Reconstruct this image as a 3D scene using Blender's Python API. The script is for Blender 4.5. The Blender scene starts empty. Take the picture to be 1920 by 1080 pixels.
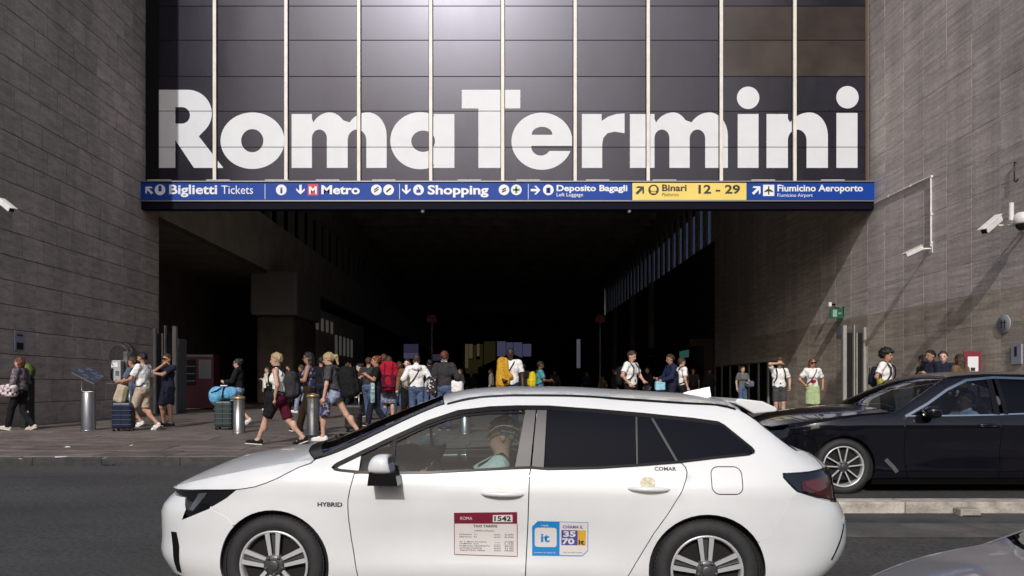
import bpy, bmesh, math, random
import numpy as np
from mathutils import Vector, Matrix
R = math.radians
rng = random.Random(7)
SC = bpy.context.scene
COL = SC.collection

# ------------------------------------------------------------------ camera, sky, sun, exposure
EYE = 1.455
cam_d = bpy.data.cameras.new('camera')
cam_d.sensor_width = 36.0
cam_d.lens = 26.25
cam_d.shift_x = 20 / 1920
cam_d.shift_y = 183 / 1920
cam_d.clip_start = 0.05
cam_d.clip_end = 2000
cam = bpy.data.objects.new('camera', cam_d)
cam.location = (0, 0, EYE)
cam.rotation_euler = (R(90), 0, 0)
COL.objects.link(cam)
SC.camera = cam

SUN_DIR = Vector((0.15, 1.0, -0.67)).normalized()          # the way the light travels
SUN_ELEV = math.asin(-SUN_DIR.z)
SUN_AZ = math.atan2(-SUN_DIR.x, -SUN_DIR.y)                 # azimuth of the sun from +Y, clockwise
world = bpy.data.worlds.new('World')
SC.world = world
world.use_nodes = True
wn = world.node_tree
bg = wn.nodes['Background']
sky = wn.nodes.new('ShaderNodeTexSky')
sky.sky_type = 'NISHITA'
sky.sun_disc = False
sky.sun_elevation = SUN_ELEV
sky.sun_rotation = SUN_AZ
sky.altitude = 30
sky.air_density = 0.8
sky.dust_density = 3.0
sky.ozone_density = 0.6
wn.links.new(sky.outputs[0], bg.inputs[0])
bg.inputs[1].default_value = 0.105
sun_d = bpy.data.lights.new('sun', 'SUN')
sun_d.energy = 2.3
sun_d.angle = R(0.53)
sun_d.color = (1.0, 0.985, 0.965)
sun = bpy.data.objects.new('sun', sun_d)
sun.rotation_euler = SUN_DIR.to_track_quat('-Z', 'Y').to_euler()
sun.location = (-5, -30, 30)
COL.objects.link(sun)
SC.view_settings.view_transform = 'Standard'
SC.view_settings.look = 'None'
SC.view_settings.exposure = 0.12
SC.view_settings.gamma = 1.0
SC.view_settings.use_curve_mapping = False
SC.cycles.max_bounces = 10
SC.cycles.diffuse_bounces = 8
SC.cycles.transparent_max_bounces = 16
SC.cycles.caustics_reflective = False
SC.cycles.caustics_refractive = False

# ------------------------------------------------------------------ helpers
def srgb(r, g, b):
    f = lambda c: (c / 255 / 12.92) if c <= 10 else ((c / 255 + 0.055) / 1.055) ** 2.4
    return (f(r), f(g), f(b))

MATS = {}
def mat(name, col, rough=0.6, metal=0.0, var=0.0, scale=8.0, bump=0.0, spec=0.5, coat=0.0, emit=None, stretch=None,
        col2=None, bscale=None, wpos=False, objvar=0.0, rvar=0.0, detail=4.0, lo=0.35, hi=0.65, stint=None, speck=None, tilt=None, bdist=0.02, stain=0.0):
    if name in MATS: return MATS[name]
    m = bpy.data.materials.new(name); m.use_nodes = True
    nt = m.node_tree; N = nt.nodes; L = nt.links
    p = N['Principled BSDF']
    p.inputs['Base Color'].default_value = (*col, 1)
    p.inputs['Roughness'].default_value = rough
    p.inputs['Metallic'].default_value = metal
    p.inputs['Specular IOR Level'].default_value = spec
    p.inputs['Coat Weight'].default_value = coat
    if stint: p.inputs['Specular Tint'].default_value = (*stint, 1)
    p.inputs['Coat Roughness'].default_value = 0.05
    if emit:
        p.inputs['Emission Color'].default_value = (*emit[:3], 1); p.inputs['Emission Strength'].default_value = emit[3]
    tc = N.new('ShaderNodeTexCoord'); src = tc.outputs['Object']
    if wpos: src = N.new('ShaderNodeNewGeometry').outputs['Position']
    if stretch:
        mp = N.new('ShaderNodeMapping'); mp.inputs['Scale'].default_value = stretch
        L.new(src, mp.inputs[0]); src = mp.outputs[0]
    if objvar:                                   # every piece sees another piece of the pattern
        oi = N.new('ShaderNodeObjectInfo'); ad = N.new('ShaderNodeVectorMath'); ad.operation = 'ADD'
        sc_ = N.new('ShaderNodeVectorMath'); sc_.operation = 'SCALE'; sc_.inputs[3].default_value = 37.0
        cb = N.new('ShaderNodeCombineXYZ')
        for i in range(3): L.new(oi.outputs['Random'], cb.inputs[i])
        L.new(cb.outputs[0], sc_.inputs[0]); L.new(src, ad.inputs[0]); L.new(sc_.outputs[0], ad.inputs[1]); src = ad.outputs[0]
    cout = None
    if var or col2:
        nz = N.new('ShaderNodeTexNoise'); nz.inputs['Scale'].default_value = scale; nz.inputs['Detail'].default_value = detail
        nz.inputs['Roughness'].default_value = 0.62
        L.new(src, nz.inputs['Vector'])
        rp = N.new('ShaderNodeValToRGB'); rp.color_ramp.elements[0].position = lo; rp.color_ramp.elements[1].position = hi
        a = tuple(max(0, c * (1 - var)) for c in col); b = col2 or tuple(min(1, c * (1 + var)) for c in col)
        rp.color_ramp.elements[0].color = (*(a if not col2 else col), 1); rp.color_ramp.elements[1].color = (*b, 1)
        L.new(nz.outputs['Fac'], rp.inputs[0]); cout = rp.outputs[0]
        if rvar:
            mr = N.new('ShaderNodeMapRange'); mr.inputs[3].default_value = max(0.02, rough - rvar); mr.inputs[4].default_value = min(1, rough + rvar)
            L.new(nz.outputs['Fac'], mr.inputs[0]); L.new(mr.outputs[0], p.inputs['Roughness'])
    if objvar:
        hs = N.new('ShaderNodeHueSaturation'); mr = N.new('ShaderNodeMapRange')
        mr.inputs[3].default_value = 1 - objvar; mr.inputs[4].default_value = 1 + objvar
        L.new(oi.outputs['Random'], mr.inputs[0]); L.new(mr.outputs[0], hs.inputs['Value'])
        if cout: L.new(cout, hs.inputs['Color'])
        else: hs.inputs['Color'].default_value = (*col, 1)
        cout = hs.outputs[0]
    if speck:                                     # fine grit over the broad tone
        ns = N.new('ShaderNodeTexNoise'); ns.inputs['Scale'].default_value = speck[0]; ns.inputs['Detail'].default_value = 3
        L.new(tc.outputs['Object'], ns.inputs['Vector'])
        mr2 = N.new('ShaderNodeMapRange'); mr2.inputs[1].default_value = .3; mr2.inputs[2].default_value = .7
        mr2.inputs[3].default_value = 1 - speck[1]; mr2.inputs[4].default_value = 1 + speck[1]; L.new(ns.outputs['Fac'], mr2.inputs[0])
        h2 = N.new('ShaderNodeHueSaturation'); L.new(mr2.outputs[0], h2.inputs['Value'])
        if cout: L.new(cout, h2.inputs['Color'])
        else: h2.inputs['Color'].default_value = (*col, 1)
        cout = h2.outputs[0]
    if stain:                                     # long vertical run-off stains
        ge2 = N.new('ShaderNodeNewGeometry'); mp2 = N.new('ShaderNodeMapping'); mp2.inputs['Scale'].default_value = (1.1, 1.1, 0.13)
        ns2 = N.new('ShaderNodeTexNoise'); ns2.inputs['Scale'].default_value = 1.0; ns2.inputs['Detail'].default_value = 7; ns2.inputs['Roughness'].default_value = .65
        L.new(ge2.outputs['Position'], mp2.inputs[0]); L.new(mp2.outputs[0], ns2.inputs['Vector'])
        mr3 = N.new('ShaderNodeMapRange'); mr3.inputs[1].default_value = .32; mr3.inputs[2].default_value = .6; mr3.inputs[3].default_value = 1 - stain; mr3.inputs[4].default_value = 1 + stain * .35
        L.new(ns2.outputs['Fac'], mr3.inputs[0]); h3 = N.new('ShaderNodeHueSaturation'); L.new(mr3.outputs[0], h3.inputs['Value'])
        L.new(cout, h3.inputs['Color']); cout = h3.outputs[0]
    if tilt:                                      # shading normal leans a little, moving the sun glow on flat panes
        ge = N.new('ShaderNodeNewGeometry'); va = N.new('ShaderNodeVectorMath'); va.operation = 'ADD'; va.inputs[1].default_value = tilt
        vn = N.new('ShaderNodeVectorMath'); vn.operation = 'NORMALIZE'
        L.new(ge.outputs['Normal'], va.inputs[0]); L.new(va.outputs[0], vn.inputs[0]); L.new(vn.outputs[0], p.inputs['Normal'])
    if cout: L.new(cout, p.inputs['Base Color'])
    if bump:
        nb = N.new('ShaderNodeTexNoise'); nb.inputs['Scale'].default_value = bscale or scale * 4; nb.inputs['Detail'].default_value = 6
        L.new(src, nb.inputs['Vector'])
        bp = N.new('ShaderNodeBump'); bp.inputs['Strength'].default_value = bump; bp.inputs['Distance'].default_value = bdist
        L.new(nb.outputs['Fac'], bp.inputs['Height']); L.new(bp.outputs[0], p.inputs['Normal'])
    MATS[name] = m
    return m

def glass_mat(name, tint, refl=0.08, rough=0.02, absorb=1.0):
    if name in MATS: return MATS[name]
    m = bpy.data.materials.new(name); m.use_nodes = True
    nt = m.node_tree; N = nt.nodes; L = nt.links
    N.remove(N['Principled BSDF'])
    tr = N.new('ShaderNodeBsdfTransparent'); tr.inputs[0].default_value = (*tint, 1)
    gl = N.new('ShaderNodeBsdfGlossy'); gl.inputs['Roughness'].default_value = rough
    lw = N.new('ShaderNodeLayerWeight'); lw.inputs[0].default_value = 0.5          # facing: the same from both sides of the sheet
    pw = N.new('ShaderNodeMath'); pw.operation = 'POWER'; pw.inputs[1].default_value = 5.0
    L.new(lw.outputs['Facing'], pw.inputs[0])
    mr = N.new('ShaderNodeMapRange'); mr.inputs[3].default_value = refl; mr.inputs[4].default_value = 1.0
    mx = N.new('ShaderNodeMixShader')
    L.new(pw.outputs[0], mr.inputs[0]); L.new(mr.outputs[0], mx.inputs[0]); L.new(tr.outputs[0], mx.inputs[1]); L.new(gl.outputs[0], mx.inputs[2])
    L.new(mx.outputs[0], N['Material Output'].inputs[0])
    MATS[name] = m
    return m

def pattern_mat(name, cols, scale=20, rough=0.8):
    """printed cloth: voronoi cells, each one of the given colours"""
    if name in MATS: return MATS[name]
    m = bpy.data.materials.new(name); m.use_nodes = True
    nt = m.node_tree; N = nt.nodes; L = nt.links; p = N['Principled BSDF']
    tc = N.new('ShaderNodeTexCoord'); v = N.new('ShaderNodeTexVoronoi'); v.inputs['Scale'].default_value = scale
    L.new(tc.outputs['Object'], v.inputs['Vector'])
    sp = N.new('ShaderNodeSeparateColor'); L.new(v.outputs['Color'], sp.inputs[0])
    rp = N.new('ShaderNodeValToRGB'); rp.color_ramp.interpolation = 'CONSTANT'
    els = rp.color_ramp.elements
    while len(els) < len(cols): els.new(0.5)
    for i, c in enumerate(cols):
        els[i].position = i / len(cols); els[i].color = (*c, 1)
    L.new(sp.outputs[0], rp.inputs[0]); L.new(rp.outputs[0], p.inputs['Base Color'])
    p.inputs['Roughness'].default_value = rough
    MATS[name] = m
    return m

def tag(o, label=None, cat=None, group=None, kind=None):
    if label: o['label'] = label
    if cat: o['category'] = cat
    if group: o['group'] = group
    if kind: o['kind'] = kind
    return o

def empty(name, loc=(0, 0, 0), rz=0.0, label=None, cat=None, group=None, parent=None, kind=None):
    o = bpy.data.objects.new(name, None); COL.objects.link(o)
    o.empty_display_size = 0.1
    o.location = loc; o.rotation_euler = (0, 0, rz)
    if parent: o.parent = parent
    return tag(o, label, cat, group, kind)

def link(name, me, parent=None, m=None, loc=None, rz=None):
    o = bpy.data.objects.new(name, me); COL.objects.link(o)
    if m is not None:
        for k in (m if isinstance(m, (list, tuple)) else [m]): me.materials.append(k)
    if parent: o.parent = parent
    if loc is not None: o.location = loc
    if rz is not None: o.rotation_euler = (0, 0, rz)
    return o

class MB:
    """collects shapes, links them as ONE mesh object"""
    def __init__(s): s.v = []; s.f = []; s.mi = []; s.sm = []
    def add(s, vs, fs, mi=0, smooth=False):
        b = len(s.v); s.v += [tuple(map(float, q)) for q in vs]
        for f in fs: s.f.append([b + i for i in f]); s.mi.append(mi); s.sm.append(smooth)
        return s
    def box(s, c, h, rot=None, mi=0, bev=0.0):
        hx, hy, hz = h
        if bev > 0:
            bm = bmesh.new(); bmesh.ops.create_cube(bm, size=2)
            for q in bm.verts: q.co = Vector((q.co.x * hx, q.co.y * hy, q.co.z * hz))
            bmesh.ops.bevel(bm, geom=bm.edges[:], offset=bev, segments=2, affect='EDGES', profile=0.5)
            vs = [q.co.copy() for q in bm.verts]; bm.verts.index_update()
            fs = [[q.index for q in f.verts] for f in bm.faces]; bm.free()
        else:
            vs = [Vector((x * hx, y * hy, z * hz)) for x in (-1, 1) for y in (-1, 1) for z in (-1, 1)]
            fs = [(0, 1, 3, 2), (4, 6, 7, 5), (0, 4, 5, 1), (2, 3, 7, 6), (0, 2, 6, 4), (1, 5, 7, 3)]
        M = rot or Matrix.Identity(3)
        return s.add([M @ v + Vector(c) for v in vs], fs, mi)
    def bx(s, x0, x1, y0, y1, z0, z1, mi=0, bev=0.0):
        return s.box(((x0 + x1) / 2, (y0 + y1) / 2, (z0 + z1) / 2), (abs(x1 - x0) / 2, abs(y1 - y0) / 2, abs(z1 - z0) / 2), None, mi, bev)
    def tube(s, pts, rad, n=10, mi=0, cap=True):
        pts = [Vector(p) for p in pts]; rad = [rad] * len(pts) if not hasattr(rad, '__len__') else rad
        vs = []; prev = None
        for i, p in enumerate(pts):
            d = (pts[min(i + 1, len(pts) - 1)] - pts[max(i - 1, 0)]).normalized()
            a = prev if prev is not None and abs(prev.dot(d)) < 0.95 else (Vector((0, 0, 1)) if abs(d.z) < 0.9 else Vector((1, 0, 0)))
            u = (a - d * a.dot(d)).normalized(); w = d.cross(u); prev = u
            for k in range(n):
                t = 2 * math.pi * k / n; vs.append(p + (u * math.cos(t) + w * math.sin(t)) * rad[i])
        fs = []
        for i in range(len(pts) - 1):
            for k in range(n):
                fs.append((i * n + k, i * n + (k + 1) % n, (i + 1) * n + (k + 1) % n, (i + 1) * n + k))
        s.add(vs, fs, mi, True)
        if cap:
            s.add(vs[:n], [list(range(n))[::-1]], mi); s.add(vs[-n:], [list(range(n))], mi)
        return s
    def lathe(s, prof, c=(0, 0, 0), n=32, axis='Z', mi=0):
        vs = []; c = Vector(c)
        for (r, h) in prof:
            for k in range(n):
                t = 2 * math.pi * k / n
                q = (r * math.cos(t), r * math.sin(t), h)
                vs.append(c + Vector(q if axis == 'Z' else ((q[0], q[2], q[1]) if axis == 'Y' else (q[2], q[0], q[1]))))
        fs = [(i * n + k, i * n + (k + 1) % n, (i + 1) * n + (k + 1) % n, (i + 1) * n + k) for i in range(len(prof) - 1) for k in range(n)]
        return s.add(vs, fs, mi, True)
    def prism(s, poly, y0, y1, plane='XZ', mi=0):
        n = len(poly)
        f3 = (lambda a, b, t: (a, t, b)) if plane == 'XZ' else ((lambda a, b, t: (t, a, b)) if plane == 'YZ' else (lambda a, b, t: (a, b, t)))
        vs = [f3(a, b, y0) for a, b in poly] + [f3(a, b, y1) for a, b in poly]
        fs = [list(range(n)), list(range(2 * n - 1, n - 1, -1))] + [(i, (i + 1) % n, n + (i + 1) % n, n + i) for i in range(n)]
        return s.add(vs, fs, mi)
    def build(s, name, m=None, parent=None, loc=None, rz=None, fix=True):
        me = bpy.data.meshes.new(name); me.from_pydata(s.v, [], s.f); me.update()
        me.polygons.foreach_set('material_index', s.mi); me.polygons.foreach_set('use_smooth', s.sm)
        if fix:
            bm = bmesh.new(); bm.from_mesh(me); bmesh.ops.recalc_face_normals(bm, faces=bm.faces); bm.to_mesh(me); bm.free()
        return link(name, me, parent, m, loc, rz)

def text_mesh(txt, x, z, w=None, h=0.2, y=0.0, bold=0.0, align='LEFT', depth=0.0):
    """flat lettering in the XZ plane facing -Y; x,z = left baseline; h = cap height; w = fitted width"""
    cu = bpy.data.curves.new('lettering', 'FONT'); cu.body = txt; cu.size = 1.0; cu.offset = bold; cu.resolution_u = 3
    ob = bpy.data.objects.new('lettering', cu); COL.objects.link(ob)
    bpy.context.view_layer.update()
    me = bpy.data.meshes.new_from_object(ob.evaluated_get(bpy.context.evaluated_depsgraph_get()))
    bpy.data.objects.remove(ob); bpy.data.curves.remove(cu)
    n = len(me.vertices); co = np.empty(n * 3, np.float32); me.vertices.foreach_get('co', co); co = co.reshape(-1, 3)
    if n == 0: return me
    cap = 0.70
    sx = h / cap; x0 = co[:, 0].min(); wd = (co[:, 0].max() - x0) * sx
    kx = sx * (w / wd if w else 1.0)
    out = np.stack([x + (co[:, 0] - x0) * kx - (0 if align == 'LEFT' else (w or wd) * (0.5 if align == 'CENTER' else 1)),
                    np.full(n, y), z + co[:, 1] * sx], 1).astype(np.float32)
    me.vertices.foreach_set('co', out.ravel()); me.update()
    return me

def shape2d(loops, y):
    """filled outline with holes (even-odd) in the XZ plane at y, facing -Y"""
    cu = bpy.data.curves.new('shape', 'CURVE'); cu.dimensions = '2D'; cu.fill_mode = 'BOTH'
    for lp in loops:
        sp = cu.splines.new('POLY'); sp.points.add(len(lp) - 1); sp.use_cyclic_u = True
        for i, (a, b) in enumerate(lp): sp.points[i].co = (a, b, 0, 1)
    ob = bpy.data.objects.new('shape', cu); COL.objects.link(ob); bpy.context.view_layer.update()
    me = bpy.data.meshes.new_from_object(ob.evaluated_get(bpy.context.evaluated_depsgraph_get()))
    bpy.data.objects.remove(ob); bpy.data.curves.remove(cu)
    for v in me.vertices: v.co = (v.co.x, y, v.co.y)
    me.update()
    return me

def arc(cx, cy, rx, ry, a0, a1, n=24):
    return [(cx + rx * math.cos(R(a0 + (a1 - a0) * i / n)), cy + ry * math.sin(R(a0 + (a1 - a0) * i / n))) for i in range(n + 1)]

def ground_z(Y):
    return float(np.interp(Y, [-60, 6.3, 7.3, 7.8, 8.9, 11.25, 11.3, 14.5, 23, 400],
                           [0, 0, 0.10, 0.118, 0.155, 0.25, 0.365, 0.493, 0.565, 0.565]))
def wx(px, Y): return (px - 940) * Y / 1400.0
def wz(py, Y): return EYE - (py - 723) * Y / 1400.0

# ------------------------------------------------------------------ ground
M_ASPH = mat('asphalt', (0.05, 0.048, 0.047), 0.8, var=0.34, scale=0.9, bump=0.6, bscale=140, wpos=True, stretch=(0.3, 1.0, 1.0), detail=10, lo=0.3, hi=0.7, speck=(26, 0.42), rvar=.12)
M_GUT = mat('gutter_stone', (0.05, 0.05, 0.05), 0.7, var=0.3, scale=3, bump=0.3, bscale=60, wpos=True)
M_GUT2 = mat('concrete_strip', (0.085, 0.08, 0.074), 0.85, var=0.25, scale=4, bump=0.4, bscale=90, wpos=True)
M_KERB = mat('kerb_travertine', (0.20, 0.175, 0.145), 0.85, col2=(0.50, 0.455, 0.39), scale=5, bump=0.6, bscale=40, objvar=0.16, wpos=True, detail=8, lo=0.28, hi=0.6)
M_SLAB = mat('paving_basalt', (0.148, 0.123, 0.108), 0.6, var=0.35, scale=2.2, bump=0.4, bscale=50, objvar=0.16, wpos=True, stretch=(0.7, 2.0, 1.0), detail=8, rvar=0.15, speck=(14, 0.22))
M_JOINT = mat('joint_mortar', (0.035, 0.032, 0.03), 0.95)
M_LKERB = mat('kerb_basalt', (0.042, 0.040, 0.039), 0.85, var=0.3, scale=6, bump=0.3, objvar=0.12, wpos=True)

def strip(name, ys, x0, x1, m, dz=0.0, kind='structure'):
    mb = MB(); xs = np.linspace(x0, x1, 9)
    vs = [(x, y, ground_z(y) + dz) for y in ys for x in xs]; n = len(xs)
    fs = [(j * n + i, j * n + i + 1, (j + 1) * n + i + 1, (j + 1) * n + i) for j in range(len(ys) - 1) for i in range(n - 1)]
    mb.add(vs, fs, 0, True)
    return tag(mb.build(name, m), kind=kind)
strip('road', [-400, -60, -10, 0, 6.3, 7.3, 7.8, 8.9, 11.25], -300, 300, M_ASPH)
strip('gutter', [7.32, 7.6, 7.8], 2.0, 30, M_GUT, 0.004)
strip('concrete_strip', [6.86, 7.1, 7.32], 2.0, 30, M_GUT2, 0.004)
pav = strip('pavement', [11.38, 12.5, 14.5, 17.5, 23.0, 24.0], -60, 60, M_JOINT, -0.02)
hallfloor = strip('hall_floor', [24.0, 60, 170], -16, 13, mat('floor_stone', (0.15, 0.135, 0.12), 0.55, var=0.25, scale=1.5, wpos=True, rvar=0.15, bump=0.1), -0.004)

def unit_slab():
    """a cut stone, front face up +Z, edges chamfered; scaled to size by each object"""
    c = 0.012
    mb = MB()
    vs = [(-.5, -.5, 0), (.5, -.5, 0), (.5, .5, 0), (-.5, .5, 0), (-.5, -.5, .8), (.5, -.5, .8), (.5, .5, .8), (-.5, .5, .8),
          (-.5 + c, -.5 + c, 1), (.5 - c, -.5 + c, 1), (.5 - c, .5 - c, 1), (-.5 + c, .5 - c, 1)]
    fs = [(0, 1, 5, 4), (1, 2, 6, 5), (2, 3, 7, 6), (3, 0, 4, 7), (4, 5, 9, 8), (5, 6, 10, 9), (6, 7, 11, 10), (7, 4, 8, 11), (8, 9, 10, 11)]
    mb.add(vs, fs)
    return mb
_slabs = {}
def slab_mesh(m, key):
    if key not in _slabs:
        o = unit_slab().build('stone', m); _slabs[key] = o.data; bpy.data.objects.remove(o)
    return _slabs[key]
def stone(name, key, m, parent, matrix):
    o = bpy.data.objects.new(name, slab_mesh(m, key)); COL.objects.link(o); o.parent = parent; o.matrix_local = matrix
    return o

# paving slabs where they are wide enough to be told apart; each follows the fall of the pavement
y = 11.42
k = 0
while y < 17.0:
    d = 0.74 if y < 14 else 0.95
    x = -11.0 - (0.6 if k % 2 else 0.0)
    while x < 11.4:
        w = 1.22 + rng.uniform(-0.14, 0.14)
        za, zb = ground_z(y), ground_z(y + d)
        if True:
            t = math.atan2(zb - za, d)
            Mx = Matrix.Translation((x + w / 2, y + d / 2, (za + zb) / 2 - 0.028 + rng.uniform(-0.0025, 0.0025))) @ Matrix.Rotation(t, 4, 'X') @ Matrix.Diagonal((w - 0.012, d - 0.012, 0.028, 1))
            stone('paving_slab', 'slab', M_SLAB, pav, Mx)
        x += w
    y += d; k += 1
strip('pavement_far', [17.0, 20, 24.0], -11.1, 11.5, M_SLAB, -0.003)
# basalt kerb along the front of the station pavement
lk = empty('pavement_kerb', (0, 0, 0), kind='structure')
x = -22.0
while x < 13:
    w = rng.uniform(0.9, 1.2)
    mb = MB(); mb.bx(x + .001, x + w - .001, 11.24, 11.40, 0.1, 0.364, bev=0.014)
    mb.build('kerb_stone', M_LKERB, lk); x += w
# travertine kerb of the island between the lanes
ik = empty('traffic_island', (0, 0, 0), kind='structure')
for i, (a, b) in enumerate([(3.0, 4.22), (4.226, 5.55), (5.556, 6.35), (6.356, 8.9), (8.906, 9.9)]):
    a2, b2 = max(a, 2.6), b
    mb = MB(); mb.bx(a2, b2, 7.8, 8.07 + rng.uniform(-.01, .01), 0.02, 0.236 + rng.uniform(-.004, .004), bev=0.014)
    mb.build('kerb_stone', M_KERB, ik)
mb = MB(); mb.bx(4.715, 4.925, 7.66, 7.795, 0.085, 0.19, bev=.012)
dr = mb.build('drain_block', M_KERB, ik)
mb = MB(); mb.bx(4.73, 4.91, 7.63, 7.66, 0.09, 0.125); mb.build('drain_mouth', mat('drain_dark', (0.008, 0.008, 0.008), 0.9), ik)

# ------------------------------------------------------------------ the station
XL, XR, YG, YS = -11.1, 11.48, 23.3, 23.0
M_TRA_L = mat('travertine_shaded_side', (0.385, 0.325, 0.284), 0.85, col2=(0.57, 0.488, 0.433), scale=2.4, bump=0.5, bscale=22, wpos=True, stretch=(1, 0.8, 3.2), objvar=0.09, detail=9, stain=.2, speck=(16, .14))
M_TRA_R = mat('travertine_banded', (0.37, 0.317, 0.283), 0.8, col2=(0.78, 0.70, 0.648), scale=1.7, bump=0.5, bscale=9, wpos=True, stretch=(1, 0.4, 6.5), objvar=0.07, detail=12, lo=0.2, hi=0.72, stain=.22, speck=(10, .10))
M_TRA_D = mat('travertine_dirty', (0.30, 0.25, 0.195), 0.85, col2=(0.64, 0.56, 0.465), scale=1.3, bump=0.4, bscale=14, wpos=True, stretch=(1, 0.5, 6), objvar=0.13, detail=10, lo=0.25, hi=0.72, stain=.2, speck=(10, .1))
M_MORT = mat('wall_joint', (0.06, 0.054, 0.05), 0.95)
M_DARKIN = mat('hall_plaster', (0.56, 0.52, 0.46), 0.9, var=0.15, scale=1.0, wpos=True)
M_DARK2 = mat('hall_dark', (0.42, 0.42, 0.42), 0.8)
M_BLACK = mat('matt_black', (0.008, 0.008, 0.009), 0.7, spec=0.1)
RX = Matrix.Rotation(R(90), 4, 'Y')            # slab front (+Z) -> +X
RXn = Matrix.Rotation(R(-90), 4, 'Y')          # slab front -> -X

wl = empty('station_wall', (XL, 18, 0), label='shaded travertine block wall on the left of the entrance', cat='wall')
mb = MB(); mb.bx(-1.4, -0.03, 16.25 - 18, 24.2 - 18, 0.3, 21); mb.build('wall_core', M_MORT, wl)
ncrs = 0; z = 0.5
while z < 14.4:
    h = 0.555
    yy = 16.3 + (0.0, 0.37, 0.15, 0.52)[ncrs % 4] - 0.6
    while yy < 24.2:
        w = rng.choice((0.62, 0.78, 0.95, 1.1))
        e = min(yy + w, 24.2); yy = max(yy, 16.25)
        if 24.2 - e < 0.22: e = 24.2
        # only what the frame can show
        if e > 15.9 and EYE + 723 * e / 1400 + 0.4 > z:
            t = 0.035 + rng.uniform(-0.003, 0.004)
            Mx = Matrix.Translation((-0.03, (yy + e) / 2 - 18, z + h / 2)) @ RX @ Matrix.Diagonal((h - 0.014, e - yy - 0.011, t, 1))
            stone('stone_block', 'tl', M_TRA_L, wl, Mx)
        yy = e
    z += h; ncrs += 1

wr = empty('station_wall', (XR, 20, 0), label='grazing-lit travertine slab wall on the right of the entrance', cat='wall')
mb = MB(); mb.bx(0.03, 1.4, 10.5 - 20, 40.2 - 20, 0.3, 21); mb.build('wall_core', M_MORT, wr)
rest = MB(); z = 0.53
edges_y = [15.1 + 1.035 * i for i in range(8)] + [23.38]
while edges_y[-1] < 40.0: edges_y.append(min(40.2, edges_y[-1] + 1.12))
while z < 14.3:
    h = 0.78 if z < 3.6 else 0.80
    for a, b in zip(edges_y[:-1], edges_y[1:]):
        if b - a < 0.1: continue
        if EYE + 723 * b / 1400 + 0.4 < z: continue
        if a > 23.2 and z > EYE + 340 * b / 1400: continue
        m, key = (M_TRA_D, 'td') if z + h < 3.75 else (M_TRA_R, 'tr')
        t = 0.034 + rng.uniform(-0.0012, 0.0012)
        Mx = Matrix.Translation((0.03, (a + b) / 2 - 20, z + h / 2)) @ RXn @ Matrix.Diagonal((h - 0.002, b - a - 0.004, t, 1))
        if a < 34.5: stone('stone_slab', key, m, wr, Mx)
        else:
            rest.bx(0.0, 0.03, a - 20 + .003, b - 20 - .003, z + .003, z + h - .001)
    z += h
o = rest.build('stone_slab', M_TRA_R, wr); o['kind'] = 'stuff'

# glazed front over the entrance
gf = empty('glass_facade', (0, YG, 6.9), label='dark glazed station front with big white lettering', cat='facade')
px_m = [404, 537.5, 673.5, 808, 942.5, 1078, 1214.5, 1351, 1488.5, 1625]
mx_ = [wx(p, YG) for p in px_m]
bays = [XL + 0.02] + mx_
rows_py = [341, 276, 208.5, 143.5, 75.5, 11.5]
rz_ = [wz(p, YG) for p in rows_py]; stepz = (rz_[-1] - rz_[0]) / 5
while rz_[-1] < 19.5: rz_.append(rz_[-1] + stepz)
M_PANE = mat('facade_glass', (0.010, 0.0095, 0.015), 0.275, var=0.25, scale=0.7, spec=0.5, stint=(0.86, 0.84, 1.0), objvar=0.22, rvar=0.05, stretch=(1.0, 1.0, 0.35), tilt=(-0.038, 0, 0.010))
M_PANE_REFL = mat('facade_glass_wall_reflection', (0.040, 0.029, 0.026), 0.30, var=0.25, scale=0.7, spec=0.5, objvar=0.18, rvar=0.05)  # brown base colour stands in for the right wall's reflection
for i in range(len(bays) - 1):
    for j in range(len(rz_) - 1):
        a, b, c, d = bays[i], bays[i + 1], rz_[j], rz_[j + 1]
        mb = MB(); mb.bx(-(b - a) / 2 + .03, (b - a) / 2 - .03, -0.006, 0.006, -(d - c) / 2 + .005, (d - c) / 2 - .005)
        brown = (i >= 8 and j in (3, 4))
        mb.build('pane', M_PANE_REFL if brown else M_PANE, gf, loc=((a + b) / 2, 0, (c + d) / 2 - 6.9))
mb = MB(); mb.bx(XL, XR, 0.04, 0.30, rz_[0] - 6.9 - .25, rz_[-1] - 6.9); mb.build('backing', M_BLACK, gf)
M_MULL = mat('cream_metal', (0.70, 0.67, 0.61), 0.45, var=0.08, scale=3)
M_MULLB = mat('bronze_metal', (0.16, 0.115, 0.085), 0.5)
for i, x in enumerate(mx_):
    mb = MB(); w = 0.050 if i < 9 else 0.02
    mb.bx(x - w, x + w, -0.09, 0.03, rz_[0] - 6.9 - .06, rz_[-1] - 6.9)
    mb.bx(x - w - .02, x + w + .02, -0.03, 0.035, rz_[0] - 6.9 - .06, rz_[-1] - 6.9, mi=1)
    mb.build('mullion', [M_MULL if i < 9 else M_MULLB, M_BLACK if i < 9 else M_MULLB], gf)
mb = MB(); mb.bx(XL, XL + .42, -0.02, 0.02, rz_[0] - 6.9 - .06, rz_[-1] - 6.9); mb.build('end_panel', M_BLACK, gf)
for z in rz_[1:-1]:
    mb = MB(); mb.bx(XL, XR, -0.017, 0.03, z - 6.9 - .008, z - 6.9 + .008); mb.build('transom', M_BLACK, gf)
mb = MB(); mb.bx(XL, XR, -0.05, 0.03, rz_[0] - 6.9 - .10, rz_[0] - 6.9 - .0); mb.build('sill', mat('grey_sill', (0.09, 0.085, 0.085), 0.5), gf)
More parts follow.
